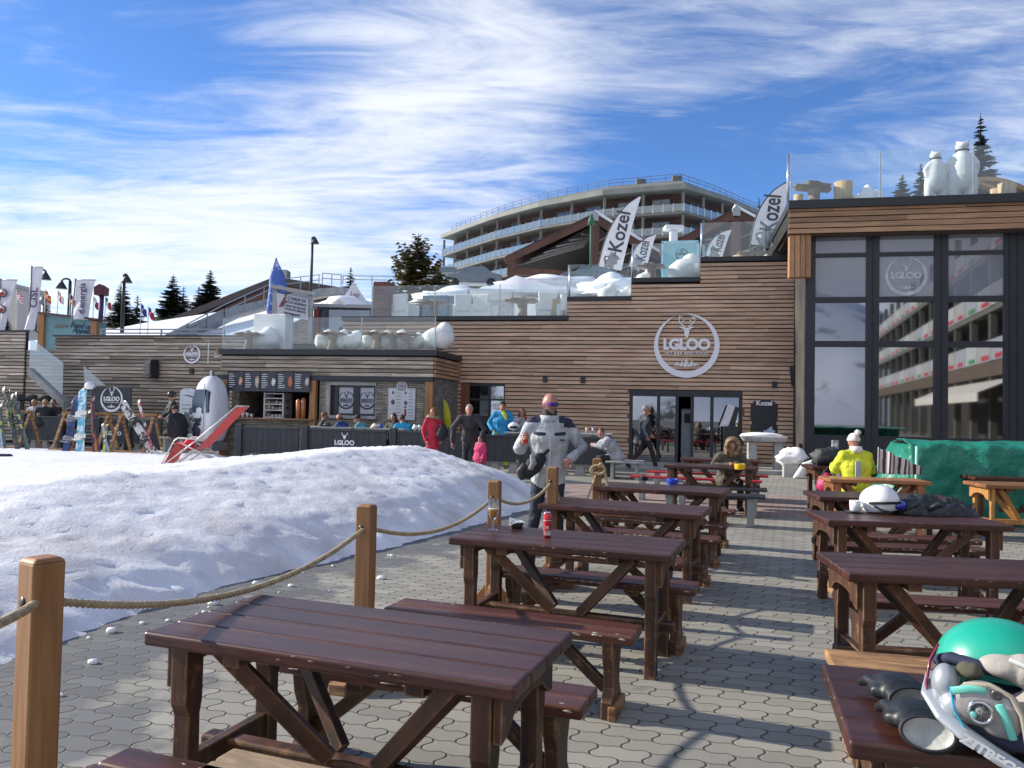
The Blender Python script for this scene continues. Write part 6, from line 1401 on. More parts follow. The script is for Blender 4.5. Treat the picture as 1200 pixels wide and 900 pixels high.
for px, v, z, s, lb in ((389, 22.1, zk, .85, 'stump table with the brown top at the left of the kiosk roof row'), (441, 22.1, zk, .85, 'stump table in the middle of the kiosk roof row'), (459, 22.1, zk, .8, 'stump table right of the middle of the kiosk roof row'), (476, 22.1, zk, .8, 'stump table beside the large cream beanbag'), (291, 22.2, zk, .85, 'stump table at the left corner of the kiosk roof'),
                        (507, VM+.9, z_a+.14, 1.1, 'dark stump table between the white armchairs, left one'), (611, VM+.9, z_a+.14, 1.2, 'wide stump table between the white armchairs, right one'), (762, VM+.7, z_c+.12, 1.0, 'rough stump table on the third step left of the big beanbag'), (690, VM+1.6, z_b-.3, 1.0, 'stump table low behind the glass right of the armchairs'), (880, VM+.9, z_d-.1, 1.0, 'rough wooden table on the highest step below the Kozel flags'),
                        (952, 23.0, ft+.05, 1.2, 'tilted driftwood table on the roof of the glazed building')):
    stump_table(PW(px, 400, v), z, s, lb)
for px, v, z, r, h, lb in ((987.5, 22.9, ft+.05, .25, .7, 'upright cut log beside the driftwood table on the glazed building roof'), (870, VM+1.0, z_d-.05, .3, .42, 'pale cut log on the highest step of the board wall'), (935, 22.9, ft+.05, .13, .4, 'small cut log left under the driftwood table'), (1180, 23.0, ft+.08, .22, .5, 'cut log under the wooden arch on the roof'), (1168, 23.2, ft+.08, .16, .42, 'smaller cut log under the wooden arch on the roof'), (655, VM+1.0, z_a, .28, .8, 'tall brown log seat right behind the sideways armchair')):
    p = PW(px, 300, v); mb = MB(); mb.lathe([(r, 0), (r*.95, h*.5), (r*1.0, h), (r*.2, h+.01)], n=14); o = mb.build('cut_log', logw, None, loc=(p.x, p.y, z)); tag(o, lb, 'log', 'cut logs used as seats')
# white pedestal box by the blue banner
p = PW(318, 400, 23.5); mb = MB(); mb.bx(-.55, .55, -.2, .3, .5, 1.22); mb.bx(.42, .6, -.22, .35, 0, 1.2); o = mb.build('white_counter', whitef, None, .02, (p.x, p.y, zk), rotz=-TH); tag(o, 'white box counter below the furled blue banner', 'counter')
# snow heaps on terraces
def heap(px, py, v, w, h, z, label, jit=.5):
    p = PW(px, py, v); mb = MB(); mb.ell((0, 0, 0), (w, w*.6, h), 26, 12, zmin=-.1, jit=jit); o = mb.build('snow_heap', MATS['snow'], None, loc=(p.x, p.y, z)); snow_mesh_attr(o, .15); return tag(o, label, 'snow heap', 'snow heaps on the roof terraces')
heap(1019, 230, 23, .48, .48, ft+.08, 'pointed snow heap left of the smaller polar bear')
heap(722, 340, 32, 1.5, .7, YW(720, 345, 32).z, 'broad snow heap below the large Kozel flag')
heap(650, 332, 40, 3.0, .5, YW(640, 335, 40).z, 'long snow heap behind the white bar tent')
heap(545, 340, 38, 2.6, .6, YW(545, 348, 38).z, 'snow heap below the parked cars')
# bar tent
p0_ = YW(548, 345, 32); s = 32/F_PX
t = thing('bar_tent', YW(610, 372, 32), 'long white pitched bar tent with bottle shelves under it, behind the armchairs', 'tent'); o = t.location.copy()
rx = lambda px: YW(px, 345, 32).x-o.x; rz_ = lambda py: YW(610, py, 32).z-o.z
mb = MB(); prof = [(549, 340), (565, 332), (575, 331), (585, 327), (604, 318), (612, 320), (630, 325), (652, 330), (668, 330), (700, 336)]
v = []; n = len(prof)
for px, py in prof: v.append((rx(px), 1.0, rz_(py)))
for px, py in prof: v.append((rx(px), -.3, rz_(341)))
for px, py in prof: v.append((rx(px), 3.2, rz_(341)))
mb.add(v, [(i, i+1, n+i+1, n+i) for i in range(n-1)]+[(i+1, i, 2*n+i, 2*n+i+1) for i in range(n-1)], 0, True)
mb.bx(rx(549), rx(700), -.32, -.28, rz_(343.5), rz_(340.5)); mb.build('canopy', pm('tent_white', (.62, .64, .68), .7, var=.05), t)
mb = MB(); mb.bx(rx(552), rx(700), 2.6, 2.7, rz_(372), rz_(341)); mb.build('back_wall', pm('tent_back', (.50, .52, .53), .8), t)
for a_, b_ in ((604, 664), ):
    mb = MB(); mb.bx(rx(a_), rx(b_), 2.2, 2.55, rz_(350), rz_(349)); mb.bx(rx(a_), rx(b_), 2.2, 2.55, rz_(344), rz_(343.4)); mb.bx(rx(a_), rx(b_), 2.56, 2.59, rz_(357), rz_(343)); sf = mb.build('shelf', pm('shelf_dark', (.08, .07, .07), .7), t)
    mb = MB(); 
    for k in range(34): x = rx(a_+1+k*(b_-a_-2)/34); mb.lathe([(.035, 0), (.035, .12), (.012, .17), (.012, .2)], (x, 2.2, rz_(349)), 6, k % 3)
    q = mb.build('bottles', [pm('bottle_a', (.12, .03, .03), .3), pm('bottle_b', (.03, .05, .03), .3), pm('bottle_c', (.3, .25, .2), .3)], sf); q['kind'] = 'stuff'
mb = MB(); mb.bx(rx(600), rx(665), -.1, .5, rz_(372), rz_(356)); mb.build('counter', whitep, t)
mb = MB()
for px in (549.5, 601, 664, 699): mb.bx(rx(px)-.05, rx(px)+.05, -.25, -.15, rz_(374), rz_(341))
mb.build('tent_poles', greym, t)
# dark glass bin-like cabinets left of the tent
u, z = uz(522, 346, 28); mb = MB(); mb.bx(u-.9, u+.1, 28, 28.8, z-1.2, z); mb.bx(u+.13, u+.95, 28, 28.8, z-1.2, z-.02); fsolo(mb, 'glass_cabinet', pm('blue_grey_glass', (.10, .15, .2), .15, var=.2), 'blue grey glass sided cabinet behind the white armchairs', 'cabinet', u, 28, z-1.2)
# parked cars
def car(px, py, Y, L, col, label, rz=0):
    p = YW(px, py, Y); t = thing('parked_car', p, label, 'car', 'cars parked on the snow', R(rz))
    mb = MB(); S_ = [(-.5, .35), (-.5, .75), (-.42, .92), (-.27, 1.0), (-.16, 1.42), (.2, 1.45), (.34, 1.02), (.48, .9), (.5, .6), (.5, .35)]
    mb.prism([(x*L, z) for x, z in S_], -.85, .85); mb.build('body', pm('car_%02d' % int(col[2]*99), col, .25, .3, coat=.6), t, .09, seg=3)
    mb = MB(); G = [(-.235, 1.03), (-.145, 1.36), (.185, 1.39), (.3, 1.03)]
    mb.prism([(x*L, z) for x, z in G], -.87, -.82); mb.build('window', hwg, t)
    for x in (-.32, .32): mb = MB(); mb.lathe([(.32, 0), (.32, .2)], n=16, M=Matrix.Translation((x*L, -.72, .32)) @ RX90); mb.build('wheel', blackm, t)
car(556, 339, 54, 4.0, (.12, .15, .18), 'dark grey parked car left of the timber gable', -6); car(522, 338, 56, 4.0, (.25, .28, .3), 'grey parked car beside the pine, partly hidden', -10)
car(692, 339, 50, 4.2, (.10, .12, .14), 'dark parked car roof showing above the snow by the large flag', 5)
car(214, 371, 95, 3.9, (.50, .52, .5), 'pale estate car half buried in snow on the left slope', 4)
# ------------------------------------------------------------ feather flags
flagm = pm('flag_white', (.86, .86, .87), .7, var=.05)
def feather(pb, pt, w, v, label, cut=0, flip=1, tx=.62, bulge=.18):
    a, b = PW(*pb, v), PW(*pt, v); z = b-a; L = z.length; z.normalize(); x = UX - z*UX.dot(z); x.normalize(); y = z.cross(x)
    M = Matrix(((x.x, y.x, z.x, a.x), (x.y, y.y, z.y, a.y), (x.z, y.z, z.z, a.z), (0, 0, 0, 1)))
    e_ = bpy.data.objects.new('feather_flag', None); COL.objects.link(e_); e_.matrix_world = M; tag(e_, label, 'flag', 'white Kozel feather flags')
    n = 22; mb = MB(); Lf = []; Rt = []
    for i in range(n+1):
        t = i/n; zz = .04*L+t*.96*L; l = -w*.5+ (t**3)*w*.95; r = w*.5 - (0 if t < .0 else 0) + (t**3)*w*.10
        if t > .86: l = l+(r-l)*((t-.86)/.14)**2*.5
        Lf.append((flip*l, zz)); Rt.append((flip*r*(1-.0*t), zz))
    mb.strip(Lf, Rt, -.01, .01); 
    mb.build('cloth', flagm, e_)
    mb = MB(); mb.tube([(flip*-w*.5-.02*flip, 0, -.3)]+[(p-.02*flip, 0, q) for p, q in Lf], .02, 6); mb.build('pole', blackm, e_)
    mb = MB(); h = L*tx; put_text(mb, 'Kozel', flip*.06*w, -.02, L*.52, w*.86, 0, .014*w, 0, R(90), sx=min(1.35, L/w*.27))
    mb.build('lettering', pm('print_charcoal', (.07, .07, .09), .6), e_)
    mb = MB(); mb.ell((0, -.015, L*.14), (w*.28, .008, w*.3), 12, 8, jit=1.2); mb.build('goat_mark', pm('print_grey3', (.3, .3, .33), .6), e_)
    return e_
feather((714, 318), (735, 228), .80, 27.0, 'largest leaning white Kozel flag in front of the timber gable', tx=.5)
feather((747, 316), (757, 273), .58, 26.5, 'middle sized white Kozel flag left of the pale blue cabin')
feather((896, 291), (907, 211), .85, 25.5, 'tall upright Kozel flag with a rounded dark edge beside the glazed building')
feather((836, 303), (846, 267), .52, 25.8, 'short white Kozel flag between the pale blue cabin and the tall flag')
feather((752, 316), (758, 300), .14, 26.7, 'narrow folded flag tip with a blue edge beside the middle flag')
# green pole with snow cap
p = YW(692, 316, 45); mb = MB(); s = 45/F_PX; mb.tube([(0, 0, -.5), (0, 0, 66*s)], .07, 6); mb.loft([(0, 0, 54*s), (0, 0, 60*s), (0, 0, 66*s)], [.22, .16, .04], n=8, caps=False); tag(mb.build('flag_pole', pm('green_paint', (.03, .12, .06), .6), None, loc=p), 'green pole with a furled green cap before the timber gable', 'pole')
# pale blue cabin
a, z1_ = uz(776, 284, 27.5); b, _ = uz(818, 284, 27.5); z0_ = uz(800, 318, 27.5)[1]
t = fthing('blue_cabin', (a+b)/2, 27.5, z0_, 'pale turquoise cabin with a small round dark emblem on the third step', 'cabin')
mb = MB(); mb.bx(a, b, 27.5, 28.9, z0_-.2, z1_); mb.bx(b, b+.25, 27.9, 28.9, z0_-.2, z1_-.05); fb(mb, 'body', pm('turquoise', (.22, .48, .54), .5, var=.05), t, .02)
mb = MB(); 
for x0, x1, y0, y1 in ((a-.03, a+.05, z0_, z1_), (b-.05, b+.03, z0_, z1_), (a-.03, b+.03, z1_-.05, z1_+.04)): mb.bx(x0, x1, 27.47, 27.5, y0, y1)
fb(mb, 'edge_frame', pm('turq_light', (.35, .6, .65), .5), t)
mb = MB(); logo(mb, .21, 27.49, 0, a+(b-a)*.55, (z0_+z1_)/2+.08, .008, False); fb(mb, 'emblem', pm('dark_print', (.03, .03, .05), .5), t)
# chimney-like white vent behind it, stone block
p = PW(789, 284, 30); mb = MB(); mb.bx(-.14, .14, -.14, .14, -.3, .45); mb.bx(-.35, .35, -.25, .25, .45, .62); tag(mb.build('roof_vent', whitep, None, .04, (p.x, p.y, p.z)), 'white snow capped vent above the pale blue cabin', 'vent')
# ------------------------------------------------------------ roof of the glazed building: polar bears, arches
bearm = pm('bear_white', (.66, .67, .68), .6, var=.05, scale=5, bump=.3)
def remesh(mb, name, mats, parent, vox=.02, smooth=6, loc=None):
    o = mb.build(name+'_src', mats, None); 
    m = o.modifiers.new('r', 'REMESH'); m.mode = 'VOXEL'; m.voxel_size = vox; m.use_smooth_shade = True
    s = o.modifiers.new('s', 'SMOOTH'); s.iterations = smooth; s.factor = .5
    me = bpy.data.meshes.new_from_object(o.evaluated_get(bpy.context.evaluated_depsgraph_get())); me.name = name
    bpy.data.objects.remove(o); q = bpy.data.objects.new(name, me); COL.objects.link(q)
    if parent: q.parent = parent
    if loc is not None: q.location = loc
    me.materials.clear(); [me.materials.append(x) for x in (mats if isinstance(mats, (list, tuple)) else [mats])]
    me.polygons.foreach_set('use_smooth', [True]*len(me.polygons)); me.polygons.foreach_set('material_index', [0]*len(me.polygons))
    return q
def bear(px, ytop, H, v, rz, label, arm):
    p = PW(px, 229, v); t = thing('polar_bear', (p.x, p.y, ft+.16), label, 'bear figure', 'standing white polar bear figures', -TH+R(rz)); k = H/2.0; t.scale = (1.32, 1.2, 1)
    V = lambda *a: tuple(x*k for x in a)
    mb = MB(); E = lambda c, r: mb.ell(V(*c), V(*r), 16, 10)
    mb.loft([V(0, 0, .45), V(0, 0, .72), V(0, 0, 1.05), V(0, 0, 1.35), V(0, .02, 1.58)], [V(.30, .26), V(.345, .29), V(.29, .25), V(.225, .2), V(.14, .13)], n=16)
    E((0, .05, 1.78), (.165, .2, .15)); E((0, .2, 1.72), (.08, .13, .07)); E((-.12, 0, 1.915), (.045, .05, .06)); E((.12, 0, 1.915), (.045, .05, .06))
    for s in (-1, 1):
        mb.loft([V(s*.17, 0, .62), V(s*.2, .0, .3), V(s*.2, .03, .08)], [V(.19, .2), V(.16, .17), V(.14, .17)], n=12); E((s*.2, .1, .06), (.13, .2, .07))
    mb.loft([V(-.18, 0, 1.42), V(-.33, .0, 1.15), V(-.31, arm[0], .85)], [V(.10, .10), V(.085, .085), V(.07, .07)], n=10); mb.loft([V(.18, 0, 1.42), V(.33, .0, 1.15), V(.33, arm[1], .85)], [V(.10, .10), V(.085, .085), V(.07, .07)], n=10)
    remesh(mb, 'body', bearm, t, .03, 5)
    mb = MB(); mb.lathe([(.155*k, 0), (.17*k, .015*k), (.165*k, .05*k), (.15*k, .05*k)], (0, .03*k, 1.6*k), 20); mb.build('collar', blackm, t)
    return t
sc_ = (229-160)*PW(1128, 229, 22.7).y/F_PX; bear(1128, 160, sc_+.02, 22.7, -4, 'larger white polar bear figure seen from behind on the roof', (.1, .1))
sc_ = (230-172)*PW(1097, 230, 22.7).y/F_PX; bear(1097, 172, sc_+.02, 22.7, 12, 'smaller white polar bear figure seen from behind, left of the larger', (-.05, .1))
arch = pm('arch_wood', (.48, .29, .14), .6, var=.15)
for (cx_, r, w, m_, lb) in ((1128, 1.45, .16, arch, 'curved pale wooden arch nearest the larger polar bear'), (1150, 1.6, .28, arch, 'wide curved orange wooden arch at the right edge of the roof')):
    p = PW(cx_, 229, 23.6 if r < 1.5 else 23.9); mb = MB(); A = []; B = []
    for i in range(17): a = R(18+(100 if r < 1.5 else 90)*i/16); A.append((math.cos(a)*r*1.0, math.sin(a)*r*.92)); B.append((math.cos(a)*(r-w*.45), math.sin(a)*(r-w*.45)*.92))
    mb.strip(A, B, -w, w); tag(mb.build('wooden_arch', m_, None, loc=(p.x, p.y, ft-.5), rotz=-TH), lb, 'arch', 'curved wooden arches on the roof')
for cx_, r in ((1110, 1.15), (1205, 1.25)):
    p = PW(cx_, 229, 24.5); mb = MB(); mb.ell((0, 0, 0), (r, r, r*.95), 26, 10, zmin=0); tag(mb.build('clear_dome', glass('dome_plastic', .08, (.88, .92, .95), film=.18, filmcol=(.7, .75, .8)), None, loc=(p.x, p.y, ft-.5)), 'clear plastic igloo dome %s' % ('behind the polar bears' if cx_ < 1150 else 'cut by the right picture edge'), 'dome')
# ------------------------------------------------------------ opposite hotel behind the camera (what the dark glass mirrors)
def mirror(p):      # reflect a point in the plane of the glazing
    n = -VX; d = (p-UV(0, VR, 0)).dot(n); return p-n*(2*d)
def vpt(px, py, Yv): return mirror(YW(px, py, Yv))
A, B = vpt(1215, 480, 40), vpt(1022, 480, 108); A.z = B.z = 0
t = thing('opposite_hotel', A, 'dark balconied hotel with printed banners standing behind the viewer, seen in the window reflections', 'hotel')
dr = (B-A); Lh = dr.length; dr.normalize(); M = Matrix(((dr.x, -dr.y, 0, 0), (dr.y, dr.x, 0, 0), (0, 0, 1, 0), (0, 0, 0, 1)))
t.rotation_euler.z = math.atan2(dr.y, dr.x)
sd_ = 1 if (Matrix.Rotation(-t.rotation_euler.z, 3, 'Z') @ (Vector((0, 20, 0))-A)).y > 0 else -1
lvl = [5.2, 8.6, 12.0]
mb = MB(); y0 = -sd_*2.2; mb.bx(-12, Lh, min(y0, y0-sd_*8), max(y0, y0-sd_*8), 0, 15); mb.build('wall', pm('opp_wall', (.05, .04, .035), .8, var=.4, scale=.5), t)
for i, z in enumerate(lvl):
    mb = MB(); mb.bx(-12, Lh, min(y0, sd_*.1), max(y0, sd_*.1), z-.9 if i == 0 else z-.3, z); mb.build('balcony_slab', pm('opp_wood', (.12, .09, .065), .8, var=.3) if i == 0 else hc, t)
    for k in range(int((Lh+12)/3.4)):
        x = -12+k*3.4; mb = MB(); mb.bx(x+.05, x+3.3, sd_*.12-.02, sd_*.12+.02, z+.05, z+1.35); bn_ = mb.build('banner', pm('opp_banner%d' % ((k+i) % 3), [(.42, .41, .40), (.48, .49, .48), (.38, .39, .42)][(k+i) % 3], .7), t)
        mb = MB(); mb.bx(x+.3+.2*(k % 3), x+2.2, sd_*.16-.01, sd_*.16+.01, z+.15, z+.42); mb.build('print', pm('opp_print%d' % (k % 3), [(.5, .03, .05), (.04, .25, .1), (.5, .03, .05)][k % 3], .7), bn_)
mb = MB()
for k in range(int((Lh+12)/5)): mb.bx(-11+k*5, -10.6+k*5, min(0, -sd_*.4), max(0, -sd_*.4), 0, 15)
mb.build('pillars', hc, t)
mb = MB(); v = [(2, sd_*.2, 4.0), (22, sd_*.2, 4.0), (22, sd_*2.2, 3.1), (2, sd_*2.2, 3.1)]; v += [(a, b, c-.08) for a, b, c in v]; v += []
mb.add(v, [(0, 1, 2, 3), (4, 5, 6, 7), (3, 2, 6, 7), (0, 1, 5, 4)]); mb.bx(2, 22, sd_*2.2-.03, sd_*2.2+.03, 2.6, 3.1); mb.build('awning', pm('awning_cream', (.7, .66, .58), .8), t)
mb = MB(); mb.bx(-12, Lh, min(-sd_*2.5, -sd_*10), max(-sd_*2.5, -sd_*10), 15, 15.5); mb.build('roof', hc, t)
# snowy mountain behind the viewer
mb = MB(); c = vpt(960, 480, 420); vs, fs = [], []; n = 40
for j in range(n+1):
    for i in range(n+1):
        x, y = -260+13*i, -200+10*j; h = max(0, 105*(1-math.hypot((x+90)/250, y/190)))+14*noise.noise(Vector((x*.02, y*.02, 5)))*(1 if math.hypot((x+90)/250, y/190) < 1 else 0); vs.append((x, y, h-1))
for j in range(n):
    for i in range(n): a = j*(n+1)+i; fs.append((a, a+1, a+n+2, a+n+1))
mb.add(vs, fs, 0, True); o = mb.build('mountain', pm('mountain_snow', (.55, .58, .64), .7, var=.1, scale=.02, col2=(.06, .07, .07), mixscale=.03, mixlo=.55, mixhi=.62), None, loc=(c.x, c.y, 0)); tag(o, kind='structure')
# ------------------------------------------------------------ people
import numpy as np
skin = pm('skin', (.40, .19, .13), .5, var=.08, scale=6)
def C(name, col, rough=.75): return cloth('cloth_'+name, col, rough)
blackc = C('black', (.016, .017, .02)); denim = C('denim', (.03, .045, .09)); bootm = pm('boot', (.03, .03, .035), .5); darkbrown = C('dark_brown', (.035, .022, .02))
hairm = {n: pm('hair_'+n, c, .6, var=.4, scale=25, bump=.5, bscale=60) for n, c in dict(dark=(.025, .016, .012), brown=(.10, .05, .03), blond=(.36, .24, .12), grey=(.26, .25, .24), red=(.16, .05, .02)).items()}
furm = pm('fur_trim', (.36, .25, .15), .9, var=.5, scale=22, bump=1, bscale=60, bdist=.02)
def rotx(p, c, a):
    y, z = p[1]-c[1], p[2]-c[2]; return (p[0], c[1]+y*math.cos(a)+z*math.sin(a), c[2]-y*math.sin(a)+z*math.cos(a))
def hand(mb, w, d, pn, side, mi, s=1.0, curl=.5):
    """w wrist, d along the hand, pn palm normal (fingers curl to it), side +1/-1 where the thumb leaves"""
    w, d, pn = Vector(w), Vector(d).normalized(), Vector(pn); pn = (pn-d*pn.dot(d)).normalized(); x = d.cross(pn)*side
    mb.loft([w-d*.02*s, w+d*.03*s, w+d*.085*s], [(.026*s, .02*s), (.038*s, .018*s), (.04*s, .014*s)], tuple(x), 8, mi)
    for k, (o, L) in enumerate(((.030, .068), (.010, .076), (-.010, .07), (-.029, .055))):
        p = w+d*.085*s+x*o*s; q = [p]; a = 0
        for j in range(3): a += curl*(.75+.15*j); p = p+(d*math.cos(a)+pn*math.sin(a))*L*s*(.42-.08*j); q.append(p)
        mb.loft(q, [.0095*s, .009*s, .0085*s, .007*s], tuple(x), 6, mi)
    p = w+d*.022*s+x*.032*s; q = [p, p+(d*.6+x*.6+pn*.3)*.035*s, p+(d*.9+x*.5+pn*.9*curl+pn*.2)*.062*s]
    mb.loft(q, [.012*s, .0105*s, .008*s], tuple(pn), 6, mi)
def person(loc, face, label, jacket, trousers=blackc, shoes=bootm, hair='short', haircol='dark', h=1.75, sit=False, lean=0, arms={}, legs={}, headyaw=0, headpitch=0, puff=1.0,
           coat=.86, gloves=None, vox=.022, paint=None, extra=None, turn=0, group=None, collar=None, sleeve=None, fat=1.0, curl=.6, eyes=True, name='person', hand_n=None, bust=0):
    t = thing(name, loc, label, 'person', group, R(face)); k = h/1.75; t.scale = (k, k, k)
    J = dict(pel=(0, 0, .93), wai=(0, .0, 1.09), che=(0, .01, 1.27), sho=(0, 0, 1.42), nek=(0, .005, 1.50), hed=(0, .03, 1.635))
    for s, n in ((1, 'R'), (-1, 'L')):
        J['s'+n] = (s*.185, -.005, 1.415); J['e'+n] = (s*.265, -.03, 1.14); J['w'+n] = (s*.27, .09, .90)
        J['h'+n] = (s*.09, 0, .91); J['k'+n] = (s*.11, .03, .50); J['a'+n] = (s*.12, -.01, .10); J['t'+n] = (s*.15, .14, .045)
    if lean:
        for q in ('wai', 'che', 'sho', 'nek', 'hed', 'sR', 'sL', 'eR', 'eL', 'wR', 'wL'):
            f = 1 if q != 'wai' else .5; J[q] = rotx(J[q], J['pel'], lean*f)
    if sit:
        dz = .93-.53
        for q in ('pel', 'wai', 'che', 'sho', 'nek', 'hed', 'sR', 'sL', 'eR', 'eL', 'wR', 'wL', 'hR', 'hL'): J[q] = (J[q][0], J[q][1], J[q][2]-dz)
        for s, n in ((1, 'R'), (-1, 'L')): J['k'+n] = (s*.13, .42, .51); J['a'+n] = (s*.13, .40, .10); J['t'+n] = (s*.15, .55, .045)
    J.update(arms); J.update(legs)
    P = []      # (tag, pts, radii, side)
    f = puff*fat; g = .014*(puff > .9)
    up_ = (Vector(J['sho'])-Vector(J['pel'])).normalized(); sv = Vector(J['sR'])-Vector(J['sL'])
    P.append(('j', [J['pel'], J['wai'], J['che'], J['sho']], [(.175*f, .135*f), (.165*f, .13*f), (.195*f, .145*f), (.13*f, .09*f)], sv))
    P.append(('j', [J['sL'], J['sho'], J['sR']], [.072*f, .085*f, .072*f], (0, 1, 0)))
    hem = Vector(J['pel'])-up_*(.93-coat); 
    if not sit: P.append(('j', [J['wai'], J['pel'], hem], [(.165*f, .13*f), (.185*f, .145*f), (.20*f, .155*f)], sv))
    else: P.append(('j', [J['wai'], J['pel']], [(.165*f, .13*f), (.2*f, .16*f)], sv))
    P.append(('n', [J['nek'], J['hed']], [.058, .052], (1, 0, 0)))
    hd = Vector(J['hed'])
    for n in 'RL':
        P.append(('s' if sleeve else 'j', [J['s'+n], J['e'+n], J['w'+n]], [.066*f+g*.4, .053*f+g*.5, .042*f+g*.3], (1, 0, 0)))
        P.append(('t', [J['h'+n], J['k'+n]], [.095*fat, .068*fat], (1, 0, 0))); P.append(('t', [J['k'+n], J['a'+n]], [.068*fat, .06], (1, 0, 0)))
        a = Vector(J['a'+n]); q = Vector(J['t'+n]); d = (q-a); P.append(('b', [a+Vector((0, 0, 0)), a-Vector((0, 0, .035))], [.058, .06], (1, 0, 0))); P.append(('b', [a-Vector((0, 0, .05))-d*.25, a-Vector((0, 0, .05))+d*.4, q], [(.045, .045), (.05, .045), (.044, .035)], (1, 0, 0)))
    HM = Matrix.Translation(hd) @ Matrix.Rotation(R(headyaw), 4, 'Z') @ Matrix.Rotation(-R(headpitch)-lean*.5, 4, 'X')
    mb = MB()
    for tg, pts, rad, sd in P: mb.loft(pts, rad, tuple(sd), 14 if vox < .02 else 12)
    E = lambda c, r, m=0: mb.ell(c, r, 16, 10, M=HM, mi=m)
    E((0, 0, .015), (.079, .098, .105)); E((0, .022, -.055), (.056, .068, .06)); E((0, .1, -.012), (.013, .022, .022)); E((0, .094, -.002), (.009, .014, .03)); E((.08, -.005, -.005), (.012, .02, .03)); E((-.08, -.005, -.005), (.012, .02, .03)); E((0, .082, -.058), (.024, .012, .012)); E((0, .075, -.088), (.024, .02, .018)); E((0, .085, .03), (.05, .012, .012))
    o = mb.build('b', skin, None); m = o.modifiers.new('r', 'REMESH'); m.mode = 'VOXEL'; m.voxel_size = vox if vox < .02 else .019
    s_ = o.modifiers.new('s', 'SMOOTH'); s_.iterations = 3 if vox < .02 else 2; s_.factor = .5
    me = bpy.data.meshes.new_from_object(o.evaluated_get(bpy.context.evaluated_depsgraph_get())); bpy.data.objects.remove(o)
    V_ = np.array([v.co[:] for v in me.vertices]); Fc = [tuple(p.vertices) for p in me.polygons]; bpy.data.meshes.remove(me)
    for i_, v in enumerate(V_):
        if np.linalg.norm(v-np.array(hd[:])) > .17:
            q_ = Vector(v)*(9 if vox < .02 else 7); n_ = noise.noise_vector(Vector((q_.x, q_.y, q_.z*1.6)))+.5*noise.noise_vector(q_*2.3); V_[i_] += np.array(n_[:])*(.008 if vox < .02 else .012)
    cen = np.array([V_[list(q)].mean(0) for q in Fc]); best = np.full(len(Fc), 9e9); idx = np.zeros(len(Fc), int)
    mats = [jacket, trousers, shoes, skin, sleeve or jacket, collar or skin]; mt = {'j': 0, 't': 1, 'b': 2, 'n': 5, 's': 4}
    def seg(a, b, ra, rb, i):
        nonlocal best, idx
        a, b = np.array(a[:]), np.array(b[:]); d = b-a; L = max(1e-9, d@d); tt = np.clip(((cen-a)@d)/L, 0, 1); D = np.linalg.norm(cen-(a+tt[:, None]*d), axis=1)/(ra+(rb-ra)*tt); u = D < best; best[u] = D[u]; idx[u] = i
    for tg, pts, rad, sd in P:
        rr_ = [max(r) if isinstance(r, tuple) else r for r in rad]; w_ = .93 if tg == 'j' else 1
        for i in range(len(pts)-1): seg(Vector(pts[i]), Vector(pts[i+1]), rr_[i]/w_, rr_[i+1]/w_, mt[tg])
    hI = HM.inverted(); hcen = np.array([(hI @ Vector(c))[:] for c in cen[np.linalg.norm(cen-np.array(hd[:]), axis=1) < .2]]) if True else None
    msk = np.linalg.norm(cen-np.array(hd[:]), axis=1) < .2; ii = np.where(msk)[0]
    for q, c in zip(ii, hcen):
        if c[2] > -.10 and idx[q] == 5: idx[q] = 3
        if (c[0]/.09)**2+(c[1]/.12)**2+((c[2])/.13)**2 < 1.15: idx[q] = 3
    if paint: 
        for q, c in enumerate(cen):
            r_ = paint(c, idx[q], hI @ Vector(c))
            if r_ is not None: idx[q] = r_
    if extra: mats += extra
    out = MB(); out.v = [tuple(v) for v in V_]; out.f = Fc; out.m = [int(i) for i in idx]; out.a = [.5]*len(Fc); out.sm = [True]*len(Fc)
    gm = len(mats); mats.append(gloves or skin)
    for s, n in ((1, 'R'), (-1, 'L')):
        w = Vector(J['w'+n]); d = (w-Vector(J['e'+n])).normalized(); pn = Vector(hand_n[n]) if hand_n and n in hand_n else Vector((-s, .3, 0))
        hand(out, w+d*.03, d, pn, 1 if n == 'L' else -1, gm, 1.0 if not gloves else 1.15, curl)
    body = out.build('body', mats, t)
    hp_ = lambda nm, mat, m2: (setattr(m2, 'v', [tuple(HM @ Vector(v)) for v in m2.v]), m2.build(nm, mat, t))[1]
    m2 = MB(); hc_ = hairm.get(haircol)
    if hair == 'short': m2.ell((0, -.018, .034), (.084, .098, .104), 18, 10, zmin=-.35, jit=.12); hp_('hair', hc_, m2)
    elif hair == 'fringe': m2.ell((0, -.035, .0), (.083, .082, .075), 18, 10, zmin=-.8, zmax=.35, jit=.1); hp_('hair', hc_, m2)
    elif hair == 'long': m2.ell((0, -.02, .034), (.09, .1, .106), 18, 10, zmin=-.5, jit=.15); m2.loft([(0, -.06, .03), (0, -.075, -.08), (0, -.08, -.2)], [(.085, .05), (.095, .05), (.07, .035)], (1, 0, 0), 12); m2.loft([(.075, .0, .02), (.085, .0, -.12)], [.03, .028], n=8); m2.loft([(-.075, .0, .02), (-.085, .0, -.12)], [.03, .028], n=8); hp_('hair', hc_, m2)
    elif hair in ('beanie', 'beanie_pom'):
        m2.ell((0, -.012, .045), (.088, .106, .105), 18, 10, zmin=-.2); m2.lathe([(.09, 0), (.098, .01), (.098, .04), (.09, .05)], (0, -.012, .02), 18); hp_('hat', haircol, m2)
    elif hair == 'helmet':
        m2.ell((0, -.01, .03), (.115, .135, .125), 18, 10, zmin=-.45); hp_('helmet', haircol, m2); m3 = MB(); m3.ell((0, .05, -.0), (.085, .075, .04), 14, 8); hp_('goggles', pm('goggle_lens', (.01, .012, .02), .1), m3)
    elif hair == 'furhood':
